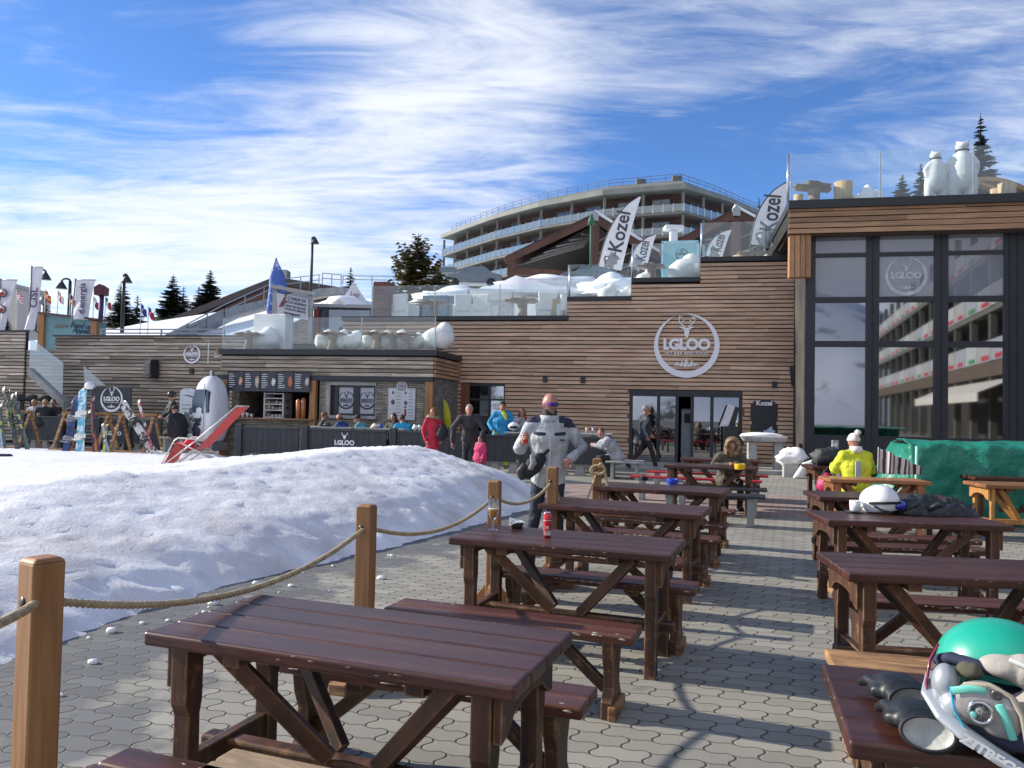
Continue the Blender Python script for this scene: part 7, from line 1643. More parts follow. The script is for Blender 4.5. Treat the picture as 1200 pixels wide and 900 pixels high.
        for a_ in range(22):
            an = 2*math.pi*a_/22; m2.ell((math.cos(an)*.115, .045+.015*math.sin(a_*2.3), math.sin(an)*.135-.0), (.045, .05, .045), 8, 6, jit=1.2)
        m2.ell((0, -.03, .02), (.115, .11, .135), 16, 10, jit=.25); hp_('fur_hood', furm, m2)
    if eyes:
        m3 = MB(); 
        for s in (-1, 1): m3.ell((s*.03, .085, .008), (.014, .012, .009), 10, 6)
        hp_('eyes', pm('eye_dark', (.03, .02, .02), .3), m3)
    return t, J, HM, hp_
# --- the man in the white ski jacket
navyc = C('navy', (.02, .025, .055)); jw = C('ski_white', (.44, .46, .49)); jg = C('ski_grey', (.28, .30, .33))
def paint_main(c, i, hc):
    x, y, z = c
    if i == 0:
        if z > 1.435 and abs(x) > .10: return 6
        if x < -.15 and z > 1.385: return 6
        ax = abs(x)
        if x < -.2 and z < 1.36:
            if x < -.30: return 7
    if i == 3 and hc.y > .0 and hc.z < -.035 and abs(hc.x) < .07: return 8
    return None
q = YW(641, 640, 8.75); scf = 1.0
man, J, HM, hp_ = person((q.x, q.y, 0), 180, 'bald man in mirrored sunglasses and a white and navy ski jacket, holding a red cup', jw, C('ski_trousers', (.012, .018, .036)), hair='none', h=1.79, puff=1.12, fat=1.04, coat=.95,
    arms=dict(eR=(.33, -.02, 1.12), wR=(.30, .2, 1.23), eL=(-.37, -.04, 1.16), wL=(-.23, .17, 1.06)), legs=dict(kR=(.13, .05, .5), aR=(.19, .0, .1), tR=(.23, .15, .045), kL=(-.10, .03, .5), aL=(-.12, -.02, .1), tL=(-.15, .13, .045)),
    headyaw=30, headpitch=6, vox=.0125, paint=paint_main, extra=[navyc, jg, pm('stubble', (.27, .14, .10), .7)], collar=blackc, curl=.75, hand_n=dict(R=(-.6, .5, .3), L=(.4, -.1, -.8)))
m2 = MB(); m2.lathe([(.105, -.03), (.112, .01), (.106, .045), (.09, .05)], (0, .0, 1.465), 20); m2.build('collar', jw, man)
for s_ in (-1, 1): m2 = MB(); m2.loft([(s_*.055, .163, 1.315), (s_*.11, .155, 1.318), (s_*.165, .118, 1.322)], [(.01, .017)]*3, (0, 1, 0), 8); m2.build('chest_stripe', navyc, man)
m2 = MB(); m2.lathe([(.075, 0), (.083, .03), (.078, .10), (.066, .112)], (0, .018, 1.475), 18); m2.build('neck_warmer', blackc, man)
m2 = MB(); A = [(math.sin(a)*.086, math.cos(a)*.1+.008, .008) for a in [R(-75+150*i/12) for i in range(13)]]
vs = []; 
for (x, y, z), i in zip(A, range(13)):
    e = .021*(1-.45*abs(i-6)/6)+.003*(abs(i-6) > 0); vs += [(x*1.03, y+.006, z-e*(.7 if abs(i-6) < 1 else 1)), (x*1.03, y+.006, z+e)]
m2.add(vs, [(2*i, 2*i+2, 2*i+3, 2*i+1) for i in range(12)], 0, True); m2.add([(x*.97, y-.003, z) for x, y, z in vs], [(2*i+1, 2*i+3, 2*i+2, 2*i) for i in range(12)], 0, True); hp_('sunglasses', pm('mirror_lens', (.10, .03, .45), .12, .4, var=.6, scale=9, col2=(.6, .08, .15), mixscale=9, coat=1), m2)
m2 = MB(); m2.bx(-.014, .014, .20, .207, .84, 1.44); m2.build('zip_flap', pm('zip_grey', (.45, .48, .5), .6), man)
m2 = MB(); m2.bx(-.155, -.105, .188, .196, 1.245, 1.262); m2.build('chest_logo', blackm, man)
m2 = MB(); m2.bx(-.19, -.06, .185, .192, 1.275, 1.28); m2.build('pocket_seam', pm('seam_grey', (.3, .32, .34), .7), man)
# cup in his right hand, waist bag with gloves, folded paper
def at_man(p): return man.matrix_basis @ Vector(p) if False else Matrix.Translation(man.location) @ Matrix.Rotation(man.rotation_euler.z, 4, 'Z') @ Matrix.Diagonal((*man.scale, 1)) @ Vector(p)
p = at_man((.265, .29, 1.25)); m2 = MB(); m2.lathe([(.028, -.04), (.036, .035), (.037, .04), (.033, .04), (.030, 0)], n=14); c_ = m2.build('cup', pm('cup_red', (.65, .05, .04), .4), None, loc=p); tag(c_, 'small red cup with a dark lid in the bald man\'s hand', 'cup'); m2 = MB(); m2.ell((0, 0, .05), (.034, .034, .018)); m2.build('lid', blackm, c_)
p = at_man((.17, .22, .99)); t = thing('waist_bag', p, 'black and grey glove bundle and bag hanging at the bald man\'s hip', 'bag', None, R(180))
m2 = MB(); m2.loft([(-.09, .02, .08), (0, .03, -.01), (.07, .02, -.11)], [(.06, .04), (.095, .055), (.06, .045)], (1, 0, 0), 12); m2.build('pouch', blackc, t)
m2 = MB(); m2.loft([(.02, .07, .1), (0, .08, .02), (.03, .07, -.04)], [(.025, .015), (.035, .02), (.03, .02)], (1, 0, 0), 8); m2.build('pale_panel', jg, t)
m2 = MB(); m2.tube([(-.16, -.02, .16), (-.1, .03, .1)], .018); m2.tube([(.04, .02, -.06), (.13, -.02, -.02), (.18, -.06, .04)], .018); m2.build('strap', blackc, t)
m2 = MB(); m2.loft([(.1, .03, -.02), (.15, .04, -.09), (.12, .05, -.15)], [(.04, .03), (.05, .03), (.03, .02)], (1, 0, 0), 8); m2.build('glove', bootm, t)
# --- others ------------------------------------------------------------
redc = C('red', (.48, .02, .05)); bluec = C('bright_blue', (.02, .26, .52)); yel = C('lime', (.58, .62, .03)); greyc = C('grey', (.34, .35, .38)); tealc = C('teal', (.10, .35, .42)); bluen = C('blue_navy', (.03, .05, .22)); cyanc = C('cyan', (.03, .36, .60)); pinkc = C('pink', (.5, .03, .12))
def standz(px, py, v, z=0.0): p = PW(px, py, v); return (p.x, p.y, z)
person(standz(507, 520, 18.2), 200, 'woman in a red coat with a fur edged hood standing behind the snow bank', redc, greyc, hair='long', haircol='red', h=1.60, coat=.70, puff=1.02, fat=.92, headyaw=-75, collar=redc, arms=dict(wR=(.22, .1, .9), wL=(-.2, .16, .93)))
o_ = standz(507, 520, 18.2); m2 = MB()
for i in range(14): a = math.pi*2*i/14; m2.ell((.13*math.cos(a), .11*math.sin(a)-.03, .03*math.sin(a+1)), (.055, .05, .05), 8, 6, jit=1)
f_ = m2.build('fur_collar', furm, bpy.data.objects['person.001'] if 'person.001' in bpy.data.objects else None, loc=(0, 0, 1.50))
p = PW(518, 507, 18.1); m2 = MB(); m2.ell((0, 0, 0), (.14, .1, .2), jit=.3); b_ = m2.build('handbag', blackc, None, loc=p); tag(b_, 'black bag held low in front of the woman in the red coat', 'bag'); m2 = MB(); m2.tube([(-.06, 0, .16), (0, 0, .3), (.05, 0, .16)], .012); m2.build('strap', blackc, b_)
person(standz(551, 520, 17.9), 178, 'grey haired man in a dark jacket and sunglasses bending down over the child', C('charcoal', (.03, .028, .033)), blackc, hair='short', haircol='grey', h=1.84, lean=.60, puff=1.1, fat=1.0, coat=.8,
       headpitch=-28, arms=dict(eR=(.36, .36, 1.1), wR=(.36, .42, .8), eL=(-.34, .42, 1.08), wL=(-.26, .55, .85)))
pc_ = bpy.data.objects['person.002']; 
person(standz(563, 530, 17.2), 130, 'small child in a pink jacket with a furry collar, partly behind the snow bank', pinkc, blackc, hair='short', haircol='brown', h=.98, puff=1.3, fat=1.3, headyaw=20)
ch_ = bpy.data.objects['person.003']; m2 = MB()
for i in range(12): a = math.pi*2*i/12; m2.ell((.12*math.cos(a), .1*math.sin(a)-.02, 0), (.05, .05, .045), 8, 6, jit=1)
m2.build('fur_collar', pm('grey_fur', (.3, .28, .28), .9, var=.5, scale=20), ch_, loc=(0, 0, 1.47))
person(standz(588, 505, 20.8), 182, 'person in a bright blue jacket and lime trousers and a dark cap', bluec, yel, hair='beanie', haircol=blackc, h=1.80, puff=1.25, fat=1.1, coat=.84, headpitch=-20, arms=dict(eR=(.33, -.05, 1.17), wR=(.24, .12, 1.02), eL=(-.32, -.03, 1.15), wL=(-.33, .12, .95)), gloves=C('lime_glove', (.4, .45, .05)))
b4 = bpy.data.objects['person.004']; m2 = MB(); m2.loft([(-.02, .13, 1.50), (-.08, .17, 1.4), (-.1, .17, 1.3)], [(.05, .02), (.05, .025), (.03, .02)], (1, 0, 0), 8); m2.build('lime_scarf', yel, b4)
person(standz(611, 510, 20.9), 190, 'person in a pale grey jacket drinking behind the raised cup hand of the bald man', greyc, blackc, hair='long', haircol='brown', h=1.64, puff=1.1, arms=dict(eR=(.26, .08, 1.2), wR=(.1, .2, 1.42), eL=(-.28, .05, 1.18), wL=(-.18, .2, 1.3)))
b5 = bpy.data.objects['person.005']; m2 = MB(); m2.tube([(-.16, .1, 1.3), (-.22, .08, 1.44), (-.1, .12, 1.48)], .05); m2.build('orange_scarf', C('orange', (.5, .10, .04)), b5)
p = PW(602, 503, 20.6); m2 = MB(); m2.ell((0, 0, 0), (.16, .13, .11), jit=.2); b_ = m2.build('ski_helmet', whelm, None, loc=(p.x, p.y, 1.16)); tag(b_, 'white helmet on the table edge between the blue and the grey jacketed persons', 'helmet'); m2 = MB(); m2.ell((0, -.09, -.02), (.12, .05, .05)); m2.build('goggles', blackm, b_)
# walking man
person(standz(755, 548, 22.3), -78, 'grey haired man in a dark waistcoat walking past the sliding doors', C('dark_vest', (.03, .035, .05)), darkbrown, hair='short', haircol='grey', h=1.80, puff=1.02, coat=.9, sleeve=C('mid_grey', (.16, .165, .17)),
       arms=dict(eR=(.26, -.16, 1.16), wR=(.24, -.04, .93), eL=(-.26, .1, 1.16), wL=(-.25, .27, .98)), legs=dict(kR=(.1, .18, .5), aR=(.1, .30, .1), tR=(.1, .46, .05), kL=(-.1, -.08, .49), aL=(-.1, -.44, .16), tL=(-.1, -.34, .05)))
# fur hood at table T5
tc = T5.location; dsh = Vector((math.sin(R(20)), math.cos(R(20)), 0)); dln = Vector((math.cos(R(20)), -math.sin(R(20)), 0))
pp_ = PW(853, 540, 1.0); r_ = ray(853, 540); Yp = tc.y+.62; pf = YW(853, 540, Yp)
person((pf.x, pf.y, .0), 178, 'person in a big tawny fur hood leaning on the dark table with hands together', C('khaki', (.10, .09, .065)), darkbrown, hair='furhood', h=1.58, sit=True, lean=.38, puff=1.25, headpitch=-8, arms=dict(eR=(.36, .30, .80), wR=(.06, .42, .83), eL=(-.34, .30, .80), wL=(-.05, .42, .85)), curl=1.0, eyes=True)
m2 = MB(); m2.loft([(0, .12, .62), (.02, .17, .45), (0, .16, .3)], [(.05, .04), (.08, .05), (.04, .03)], (1, 0, 0), 10); m2.build('fur_cuff', furm, bpy.data.objects['person.007'])
# yellow coat woman seen from behind, sitting towards table R6
pz_ = YW(1004, 540, 11.9)
person((pz_.x, pz_.y, .02), 3, 'person in a lime yellow jacket and white bobble hat, back to the camera', yel, pinkc, hair='beanie', haircol=pm('knit_white', (.72, .70, .68), .9, var=.1, scale=30, bump=.6, bscale=60), h=1.70, sit=True, lean=.12, puff=1.28, fat=1.05, arms=dict(eR=(.30, .12, .78), wR=(.2, .34, .84), eL=(-.3, .12, .78), wL=(-.22, .34, .84)), collar=C('white_knit', (.7, .68, .66)))
y8 = bpy.data.objects['person.008']; m2 = MB(); m2.ell((0, -.03, 1.385), (.045, .045, .045), jit=.5); m2.lathe([(.09, 0), (.1, .05), (.085, .1)], (0, .03, 1.07), 16); m2.build('bobble_and_scarf', pm('knit_white', (.7, .7, .7)), y8)
m2 = MB(); m2.bx(-.12, -.03, -.208, -.19, .62, .95); m2.build('grey_patch', pm('patch_grey', (.45, .48, .5), .6), y8)
# grey person seated at the right end of the fence, back turned, beside another
bp_ = PW(722, 550, 19.0)
person((bp_.x, bp_.y, 0), 95, 'person in a pale grey hooded jacket seated at the right end of the charcoal fence', greyc, blackc, hair='short', haircol='brown', h=1.7, sit=True, lean=.55, puff=1.25, fat=1.05, headyaw=60, arms=dict(eR=(.26, .42, .78), wR=(.1, .55, .82), eL=(-.26, .42, .78), wL=(-.12, .56, .82)))
t = thing('grey_bench', (bp_.x+.12, bp_.y, 0), 'grey concrete-legged bench under the person in grey at the fence end', 'bench', None, R(-12))
m2 = MB(); m2.bx(-.35, .55, -.35, .35, .39, .44); m2.build('seat', concrete, t, .02)
for x in (-.2, .38): m2 = MB(); m2.prism([(-.3, 0), (.3, 0), (.2, .39), (-.2, .39)], -.04, .04, 0, Matrix.Translation((x, 0, 0)) @ Matrix.Rotation(R(90), 4, 'Z')); m2.build('leg', concrete, t)
# guests seated at the kiosk
kg = [(375, 20.9, -60, blackc, 'short', 'red', 'person with reddish hair in black seated at the left of the kiosk tables', .15), (406, 20.9, 75, bluen, 'fringe', 'brown', 'balding man in a blue jacket seated leaning left at the kiosk tables', .35),
      (430, 20.9, 80, tealc, 'beanie', blackc, 'person in a teal jacket and black hat bent over the kiosk table', .45), (463, 21.2, 170, C('olive', (.06, .065, .05)), 'long', 'dark', 'dark haired person in olive facing out at the kiosk tables', .1), (474, 20.8, 40, cyanc, 'short', 'dark', 'person in a cyan and navy jacket seated below the drinks poster', .3)]
def paint_navy(c, i, hc): return 6 if i == 0 and c[2] < .86 else None
for px, v, fc, jk, hr, hcl, lb, le in kg:
    p = PW(px, 495, v); person((p.x, p.y, .10), fc-12, lb, jk, blackc, hair=hr, haircol=hcl, h=1.72, sit=True, lean=le, puff=1.15, arms=dict(eR=(.26, .25, .76), wR=(.12, .42, .82), eL=(-.26, .25, .76), wL=(-.12, .42, .82)), group=None, paint=paint_navy if 'cyan' in lb else None, extra=[navyc])
# kiosk tables
for px, lb in ((390, 'grey kiosk terrace table between the person in black and the man in blue'), (447, 'grey kiosk terrace table with small items below the drinks poster'), (628, 'grey kiosk terrace table right of the bald man, glasses on it')):
    p = PW(px, 500, 20.9 if px < 600 else 20.6); t = thing('kiosk_table', (p.x, p.y, 0), lb, 'table', 'grey tables inside the charcoal fence', -TH)
    m2 = MB(); m2.bx(-.8, .8, -.32, .32, .96, 1.01); m2.build('tabletop', concrete, t, .01)
    for x in (-.55, .55): m2 = MB(); m2.bx(x-.05, x+.05, -.2, .2, 0, .959); m2.build('leg', concrete, t)
p = PW(695, 500, 20.2); t = thing('kiosk_table', (p.x, p.y, 0), 'grey kiosk terrace table at the right end of the fence with two tumblers', 'table', 'grey tables inside the charcoal fence', -TH); m2 = MB(); m2.bx(-.5, .5, -.32, .32, .99, 1.04); m2.build('tabletop', concrete, t, .01); m2 = MB(); m2.bx(-.05, .05, -.2, .2, 0, .989); m2.build('leg', concrete, t)
for k, px in enumerate((688, 695)):
    q = PW(px, 500, 20.1); m2 = MB(); m2.lathe([(.035, 0), (.042, .15), (.038, .15), (.033, .02)], n=12); tag(m2.build('tumbler', pm('tumbler', (.45, .4, .4), .1, var=.1), None, loc=(q.x, q.y, 1.042)), ['left tumbler on the table at the right end of the fence', 'right tumbler on the table at the right end of the fence'][k], 'glass', 'tumblers on the kiosk table')
for k, (px, c, w, lb) in enumerate(((383, (.05, .05, .06), .12, 'dark bag beside the person in black at the kiosk'), (396, (.10, .35, .4), .08, 'small teal box in front of the man in blue at the kiosk'), (441, (.55, .5, .42), .16, 'pale tray on the kiosk table in front of the person in teal'), (446, (.05, .12, .5), .07, 'small blue and white cup on the kiosk table'), (487, (.75, .76, .78), .09, 'white paper heap at the right end of the kiosk tables'), (492, (.7, .72, .75), .06, 'second small white paper heap at the kiosk tables'))):
    p = PW(px, 500, 20.75); m2 = MB(); m2.ell((0, 0, .05), (w, w*.7, .07), 12, 8, jit=.8); tag(m2.build('table_item', pm('item_%d' % k, c, .6), None, loc=(p.x, p.y, 1.0)), lb, ['bag', 'box', 'tray', 'cup', 'paper', 'paper'][k])
# surfboard-like yellow board and green sack against the kiosk side
p = PW(526, 480, 22.9); m2 = MB(); m2.ell((0, 0, .45), (.14, .05, .45), 14, 12); o = m2.build('yellow_sledge', pm('sledge_yellow', (.55, .5, .02), .5), None, loc=(p.x, p.y, 1.0)); o.rotation_euler.y = -.2; tag(o, 'bright yellow rounded sledge leaning on the kiosk side wall', 'sledge')
p = PW(516, 480, 22.7); m2 = MB(); m2.prism([(-.15, 0), (.12, 0), (.08, .8), (-.12, .85)], -.04, .04); o = m2.build('green_panel', pm('panel_green', (.10, .13, .08), .7), None, loc=(p.x, p.y, 1.0)); tag(o, 'dull green panel beside the yellow sledge', 'panel')
# left guests
lg = [(42, 24.0, 170, greyc, 'fringe', 'brown', 'balding guest in grey behind the left fence panel', .1), (51, 23.2, 20, blackc, 'short', 'blond', 'blond guest in black behind the left fence panel, back turned', .2), (63, 24.0, 190, blackc, 'short', 'brown', 'brown haired guest in black facing the camera behind the left fence panel', .1), (88, 24.2, 180, blackc, 'fringe', 'brown', 'balding guest half hidden behind the snowboards', .1)]
for px, v, fc, jk, hr, hcl, lb, le in lg: 
    p = PW(px, 490, v-.9); person((p.x, p.y, .28), fc, lb, jk, blackc, hair=hr, haircol=hcl, h=1.75, sit=True, lean=le, puff=1.15, arms=dict(eR=(.26, .2, .78), wR=(.14, .38, .82), eL=(-.26, .2, .78), wL=(-.14, .38, .82)))
for px, lb in ((25, 'round black cushion seat top leftmost on the left wall bench'), (37, 'round black cushion seat top, second behind the left guests'), (53, 'round black cushion seat top, rightmost behind the left guests')):
    p = PW(px, 468, 23.9); m2 = MB(); m2.ell((0, 0, 0), (.28, .1, .14), jit=.1); o = m2.build('head_cushion', blackc, None, loc=(p.x, p.y, 1.66)); tag(o, lb, 'cushion'); m2 = MB(); m2.bx(-.03, .03, -.03, .03, -1.6, -.1); m2.build('stand', blackm, o)
p = PW(201, 500, 21.0); person((p.x, p.y, .14), 120, 'person all in black with a helmet standing beside the poster', blackc, blackc, hair='helmet', haircol=pm('helmet_black', (.015, .015, .018), .25), h=1.78, puff=1.2, headyaw=20, arms=dict(eR=(.3, .1, 1.15), wR=(.2, .25, 1.05), eL=(-.3, .1, 1.15), wL=(-.2, .25, 1.05)))
p = PW(209, 510, 20.6); person((p.x, p.y, .2), 60, 'hunched person in black sitting near the deckchair', blackc, blackc, hair='beanie', haircol=blackc, h=1.72, sit=True, lean=.25, puff=1.35, fat=1.15)
t = thing('grey_bench', (p.x, p.y+.05, .12), 'grey bench under the seated person in black near the deckchair', 'bench', None, R(-12)); m2 = MB(); m2.bx(-.5, .35, -.25, .25, .42, .48); m2.build('seat', concrete, t)
for x in (-.35, .2): m2 = MB(); m2.bx(x-.04, x+.04, -.2, .2, 0, .419); m2.build('leg', concrete, t)
# guest on the small left roof terrace
p = PW(400, 392, 26.5); person((p.x, p.y, zk-.2), 170, 'guest in a tan jacket and dark cap seated behind glass on the small roof terrace', C('tan', (.30, .23, .17)), tealc, hair='beanie', haircol=blackc, h=1.7, sit=True, puff=1.1)
# ------------------------------------------------------------ things on the tables
def on(px, py, z=.762): return GW(px, py, z)
# beer glass
bg = pm('beer', (.70, .34, .03), .15, var=.05); cg = glass('clear_glass', .12, (.95, .97, .98))
p = on(577.5, 621); t = thing('beer_glass', p, 'stemmed glass half full of golden beer on the dark table', 'glass')
m = MB(); m.lathe([(.036, 0), (.034, .004), (.006, .012), (.005, .06), (.012, .07), (.032, .10), (.040, .15), (.036, .215), (.0345, .215), (.038, .15), (.030, .10), (.010, .075)], n=24); m.build('bowl_and_stem', cg, t)
m = MB(); m.lathe([(.009, .0765), (.0285, .1005), (.0355, .135), (.0362, .142), (0.001, .142)], n=24); m.build('beer', bg, t)
m = MB(); m.lathe([(.0355, .1425), (.036, .148), (.001, .148)], n=24); m.build('foam', pm('foam', (.8, .74, .6), .8), t)
m = MB()
for i in range(40):
    a = random.uniform(-2.2, -.9); z = .155+.045*random.random(); r = .0388+.0005; m.bx(math.cos(a)*r*.98-.0015, math.cos(a)*r*.98+.0015, math.sin(a)*r-.0005, math.sin(a)*r+.0005, z, z+.004)
q = m.build('print', pm('glass_print', (.35, .22, .12), .6), t); q['kind'] = 'stuff'
# can
p = on(641, 629); t = thing('drink_can', p, 'tall slim red drink can on the dark table', 'can')
m = MB(); m.lathe([(.021, 0), (.0265, .006), (.0265, .152), (.0225, .16)], n=24); m.build('body', pm('can_red', (.60, .02, .04), .25, .3, var=.03, coat=.5), t)
m = MB(); m.lathe([(.0228, .1595), (.0232, .163), (.0205, .162), (.002, .1605)], n=24); m.build('lid', pm('alu', (.7, .7, .72), .25, .9), t)
m = MB()
for i in range(14): a = -2.4+i*.14; m.bx(math.cos(a)*.0267-.0012, math.cos(a)*.0267+.0012, math.sin(a)*.0267-.0005, math.sin(a)*.0267+.0005, .012+.004*(i % 2), .028+.01*(i % 3)); 
m.lathe([(.0267, .108), (.0267, .112)], n=24, close=False)
for i in range(5): a = -1.95+i*.16; m.bx(math.cos(a)*.0268-.0018, math.cos(a)*.0268+.0018, math.sin(a)*.0268-.0005, math.sin(a)*.0268+.0005, .055, .075)
q = m.build('print', pm('can_print', (.75, .72, .7), .4), t); q['kind'] = 'stuff'
# ashtray with papers
def ashtray(p, mat, label, w=.045, h=.04, rot=0, lid=False):
    t = thing('ashtray', p, label, 'ashtray', None, rot); m = MB(); m.lathe([(w*.9, 0), (w, h), (w*.82, h), (w*.75, h*.3), (.002, h*.3)], n=4 if lid else 18); m.build('bowl', mat, t, .003)
    if lid:
        m = MB(); m.add([(-w, -w*.7, h+.002), (w*.9, -w*.8, h+.004), (w*.8, w*.6, h+.012), (-w*.9, w*.6, h+.03)], [(0, 1, 2, 3)]); m.add([(-w*1.3, 0, h*.5), (-w*.4, -w*.9, h+.006), (0, -w*.2, h+.012), (-w, w*.5, h+.036)], [(0, 1, 2, 3)]); q = m.build('foil_paper', pm('foil', (.75, .76, .78), .35, .4), t); s = q.modifiers.new('s', 'SOLIDIFY'); s.thickness = .002
    return t
ashtray(on(606, 619), pm('ash_black', (.01, .01, .012), .35), 'black square ashtray with crumpled silver paper between glass and can', .05, .042, R(25), True)
ashtray(on(788, 567), pm('ash_blue', (.02, .06, .50), .4), 'blue round ashtray on the fourth dark table', .075, .06)
ashtray(on(755, 563), pm('ash_black', (.01, .01, .012), .35), 'small black box ashtray on the fourth dark table left of the blue one', .05, .055, .5)
ashtray(on(867, 550), pm('ash_yellow', (.70, .45, .01), .4), 'yellow ashtray in front of the person in the fur hood', .085, .085)
p = on(1163, 557); m = MB(); m.bx(-.07, .07, -.05, .05, 0, .085); o = m.build('white_box', pm('box_lilac', (.62, .62, .85), .5), None, .012, p); tag(o, 'small white and lilac napkin box on the table by the green tarpaulin', 'box'); m = MB(); m.bx(-.06, .06, -.0512, -.0502, .02, .045); m.build('band', pm('band_violet', (.15, .1, .4), .5), o)
# mug with saucer, white helmet, jacket (table R3)
p = on(1002, 600.5); t = thing('mug', p, 'white mug on a dark saucer left of the white helmet', 'mug'); m = MB(); m.lathe([(.03, .01), (.044, .016), (.047, .105), (.043, .105), (.04, .03), (.002, .03)], n=20); m.build('cup', pm('ceramic', (.78, .78, .76), .25, var=.03), t)
m = MB(); m.tube([(.044, 0, .09), (.07, 0, .085), (.075, 0, .055), (.045, 0, .035)], .007); m.build('handle', MATS['ceramic'], t); m = MB(); m.lathe([(.03, 0), (.085, .008), (.085, .012), (.03, .006)], n=22); m.build('saucer', pm('saucer_dark', (.02, .02, .025), .4), t)
p = on(1040, 603)+Vector((0, .12, 0)); t = thing('ski_helmet', p, 'large white ski helmet with blue goggles lying beside the mug', 'helmet', None, R(35)); t.rotation_euler.x = R(-8)
m = MB(); m.ell((0, 0, .10), (.145, .17, .145), 26, 14, zmin=-.6, jit=.05); m.build('shell', whelm, t)
m = MB(); m.loft([(-.15, .0, .09), (-.10, -.14, .085), (0, -.175, .08), (.10, -.14, .085), (.15, 0, .09)], [(.012, .022)]*5, (0, 0, 1), 8); m.build('goggle_strap', blackc, t)
m = MB(); m.ell((.045, -.165, .055), (.085, .035, .042), 16, 10); m.build('goggles', pm('goggle_blue', (.02, .03, .40), .12, coat=1), t)
m = MB(); m.loft([(-.13, -.03, .06), (-.12, -.09, .02), (-.06, -.13, .0)], [(.012, .02)]*3, (0, 0, 1), 8); m.build('ear_pad', blackc, t)
# crumpled quilted jacket
def lump(name, p, w, d, h, mat, label, cat_, seed=0, nx=60, ny=36, rot=0, quilt=0, kids=None):
    m = MB(); vs, fs = [], []
    for j in range(ny+1):
        for i in range(nx+1):
            u, v = i/nx*2-1, j/ny*2-1; e = max(0, 1-(abs(u)**2.6)-(abs(v)**2.6)); n = noise.noise(Vector((u*2.2, v*2.2, seed)))+.5*noise.noise(Vector((u*5, v*5, seed+3)))
            z = h*(e**.45)*(.62+.5*n+.28*math.exp(-((u+.45)**2)*6)) if e > 0 else 0
            if quilt and u > -.15: z += .007*abs(math.sin(u*22))*(e > .1)*2
            z += .012*abs(noise.noise(Vector((u*9, v*9, seed+8))))*(e > .05)*2
            vs.append((u*w*(1+.12*noise.noise(Vector((v*2, u, seed)))), v*d*(1+.25*noise.noise(Vector((u*2.5, v, seed+1)))), max(0, z)))
    for j in range(ny):
        for i in range(nx): a = j*(nx+1)+i; fs.append((a, a+1, a+nx+2, a+nx+1))
    m.add(vs, fs, 0, True); o = m.build(name, mat, None, loc=p, rotz=rot); tag(o, label, cat_); return o
p = on(1102, 604)+Vector((0, .12, 0))
qj = lump('folded_jacket', p, .36, .15, .155, cloth('jacket_dark', (.022, .027, .032), .45), 'dark quilted jacket heaped beside the white helmet', 'jacket', 2, rot=R(-3), quilt=1)
m = MB(); m.tube([(-.30, -.08, .03), (-.2, -.12, .09), (-.12, -.06, .13)], .022); m.tube([(-.1, -.13, .05), (-.02, -.14, .1), (.03, -.1, .07)], .02); m.build('folded_edge', cloth('jacket_edge', (.045, .05, .055), .5), qj)
# backpack, pink bag, menu holder on R6
p = on(975, 546)+Vector((0, .1, 0)); t = thing('backpack', (p.x, p.y, .762), 'black backpack lying on the far right row table', 'backpack'); m = MB(); m.ell((0, 0, .14), (.30, .17, .16), 20, 12, jit=.35); m.ell((.1, -.1, .10), (.14, .09, .09), 14, 8, jit=.3); m.build('bag', cloth('pack_grey', (.03, .035, .038), .6), t)
m = MB(); m.tube([(-.24, -.1, .1), (-.3, -.16, -.05), (-.31, -.17, -.3)], .013); m.tube([(-.31, -.17, -.3), (-.28, -.17, -.42)], .006); m.build('strap', blackc, t)
p = on(969, 562, .62); t = thing('pink_bag', (p.x, p.y, .55), 'pink helmet bag hanging from the end of the far right row table', 'bag'); m = MB(); m.ell((0, 0, .0), (.15, .12, .17), 16, 10, jit=.25); m.build('bag', cloth('pink_shell', (.50, .03, .14), .5), t); m = MB(); m.tube([(-.08, 0, .13), (.02, 0, .26), (.14, .02, .14)], .022); m.build('strap', blackc, t)
p = on(978.5, 545); t = thing('menu_holder', (p.x, p.y, .762), 'upright grey and white card holder standing on the far right row table', 'menu holder'); m = MB(); m.lathe([(.09, 0), (.07, .03), (.025, .05), (.025, .2)], n=12); m.build('base', pm('holder_mix', (.3, .26, .24), .6, var=.5, scale=14), t); m = MB(); m.bx(-.055, .055, -.02, .02, .2, .43); m.build('card', pm('card_grey', (.38, .38, .42), .5, var=.4, scale=22), t)
m = MB(); m.bx(-.03, .03, -.024, -.02, .32, .38); m.build('card_mark', whitep, t)
p = on(1033, 566, .5)
p = on(1012, 566, .45)
m = MB(); m.ell((0, 0, 0), (.14, .10, .1), jit=.5); o = m.build('magenta_glove', cloth('magenta', (.55, .03, .3), .6), None, loc=(p.x-.2, p.y, .52)); tag(o, 'magenta bundle on the bench left of the person in yellow', 'glove')
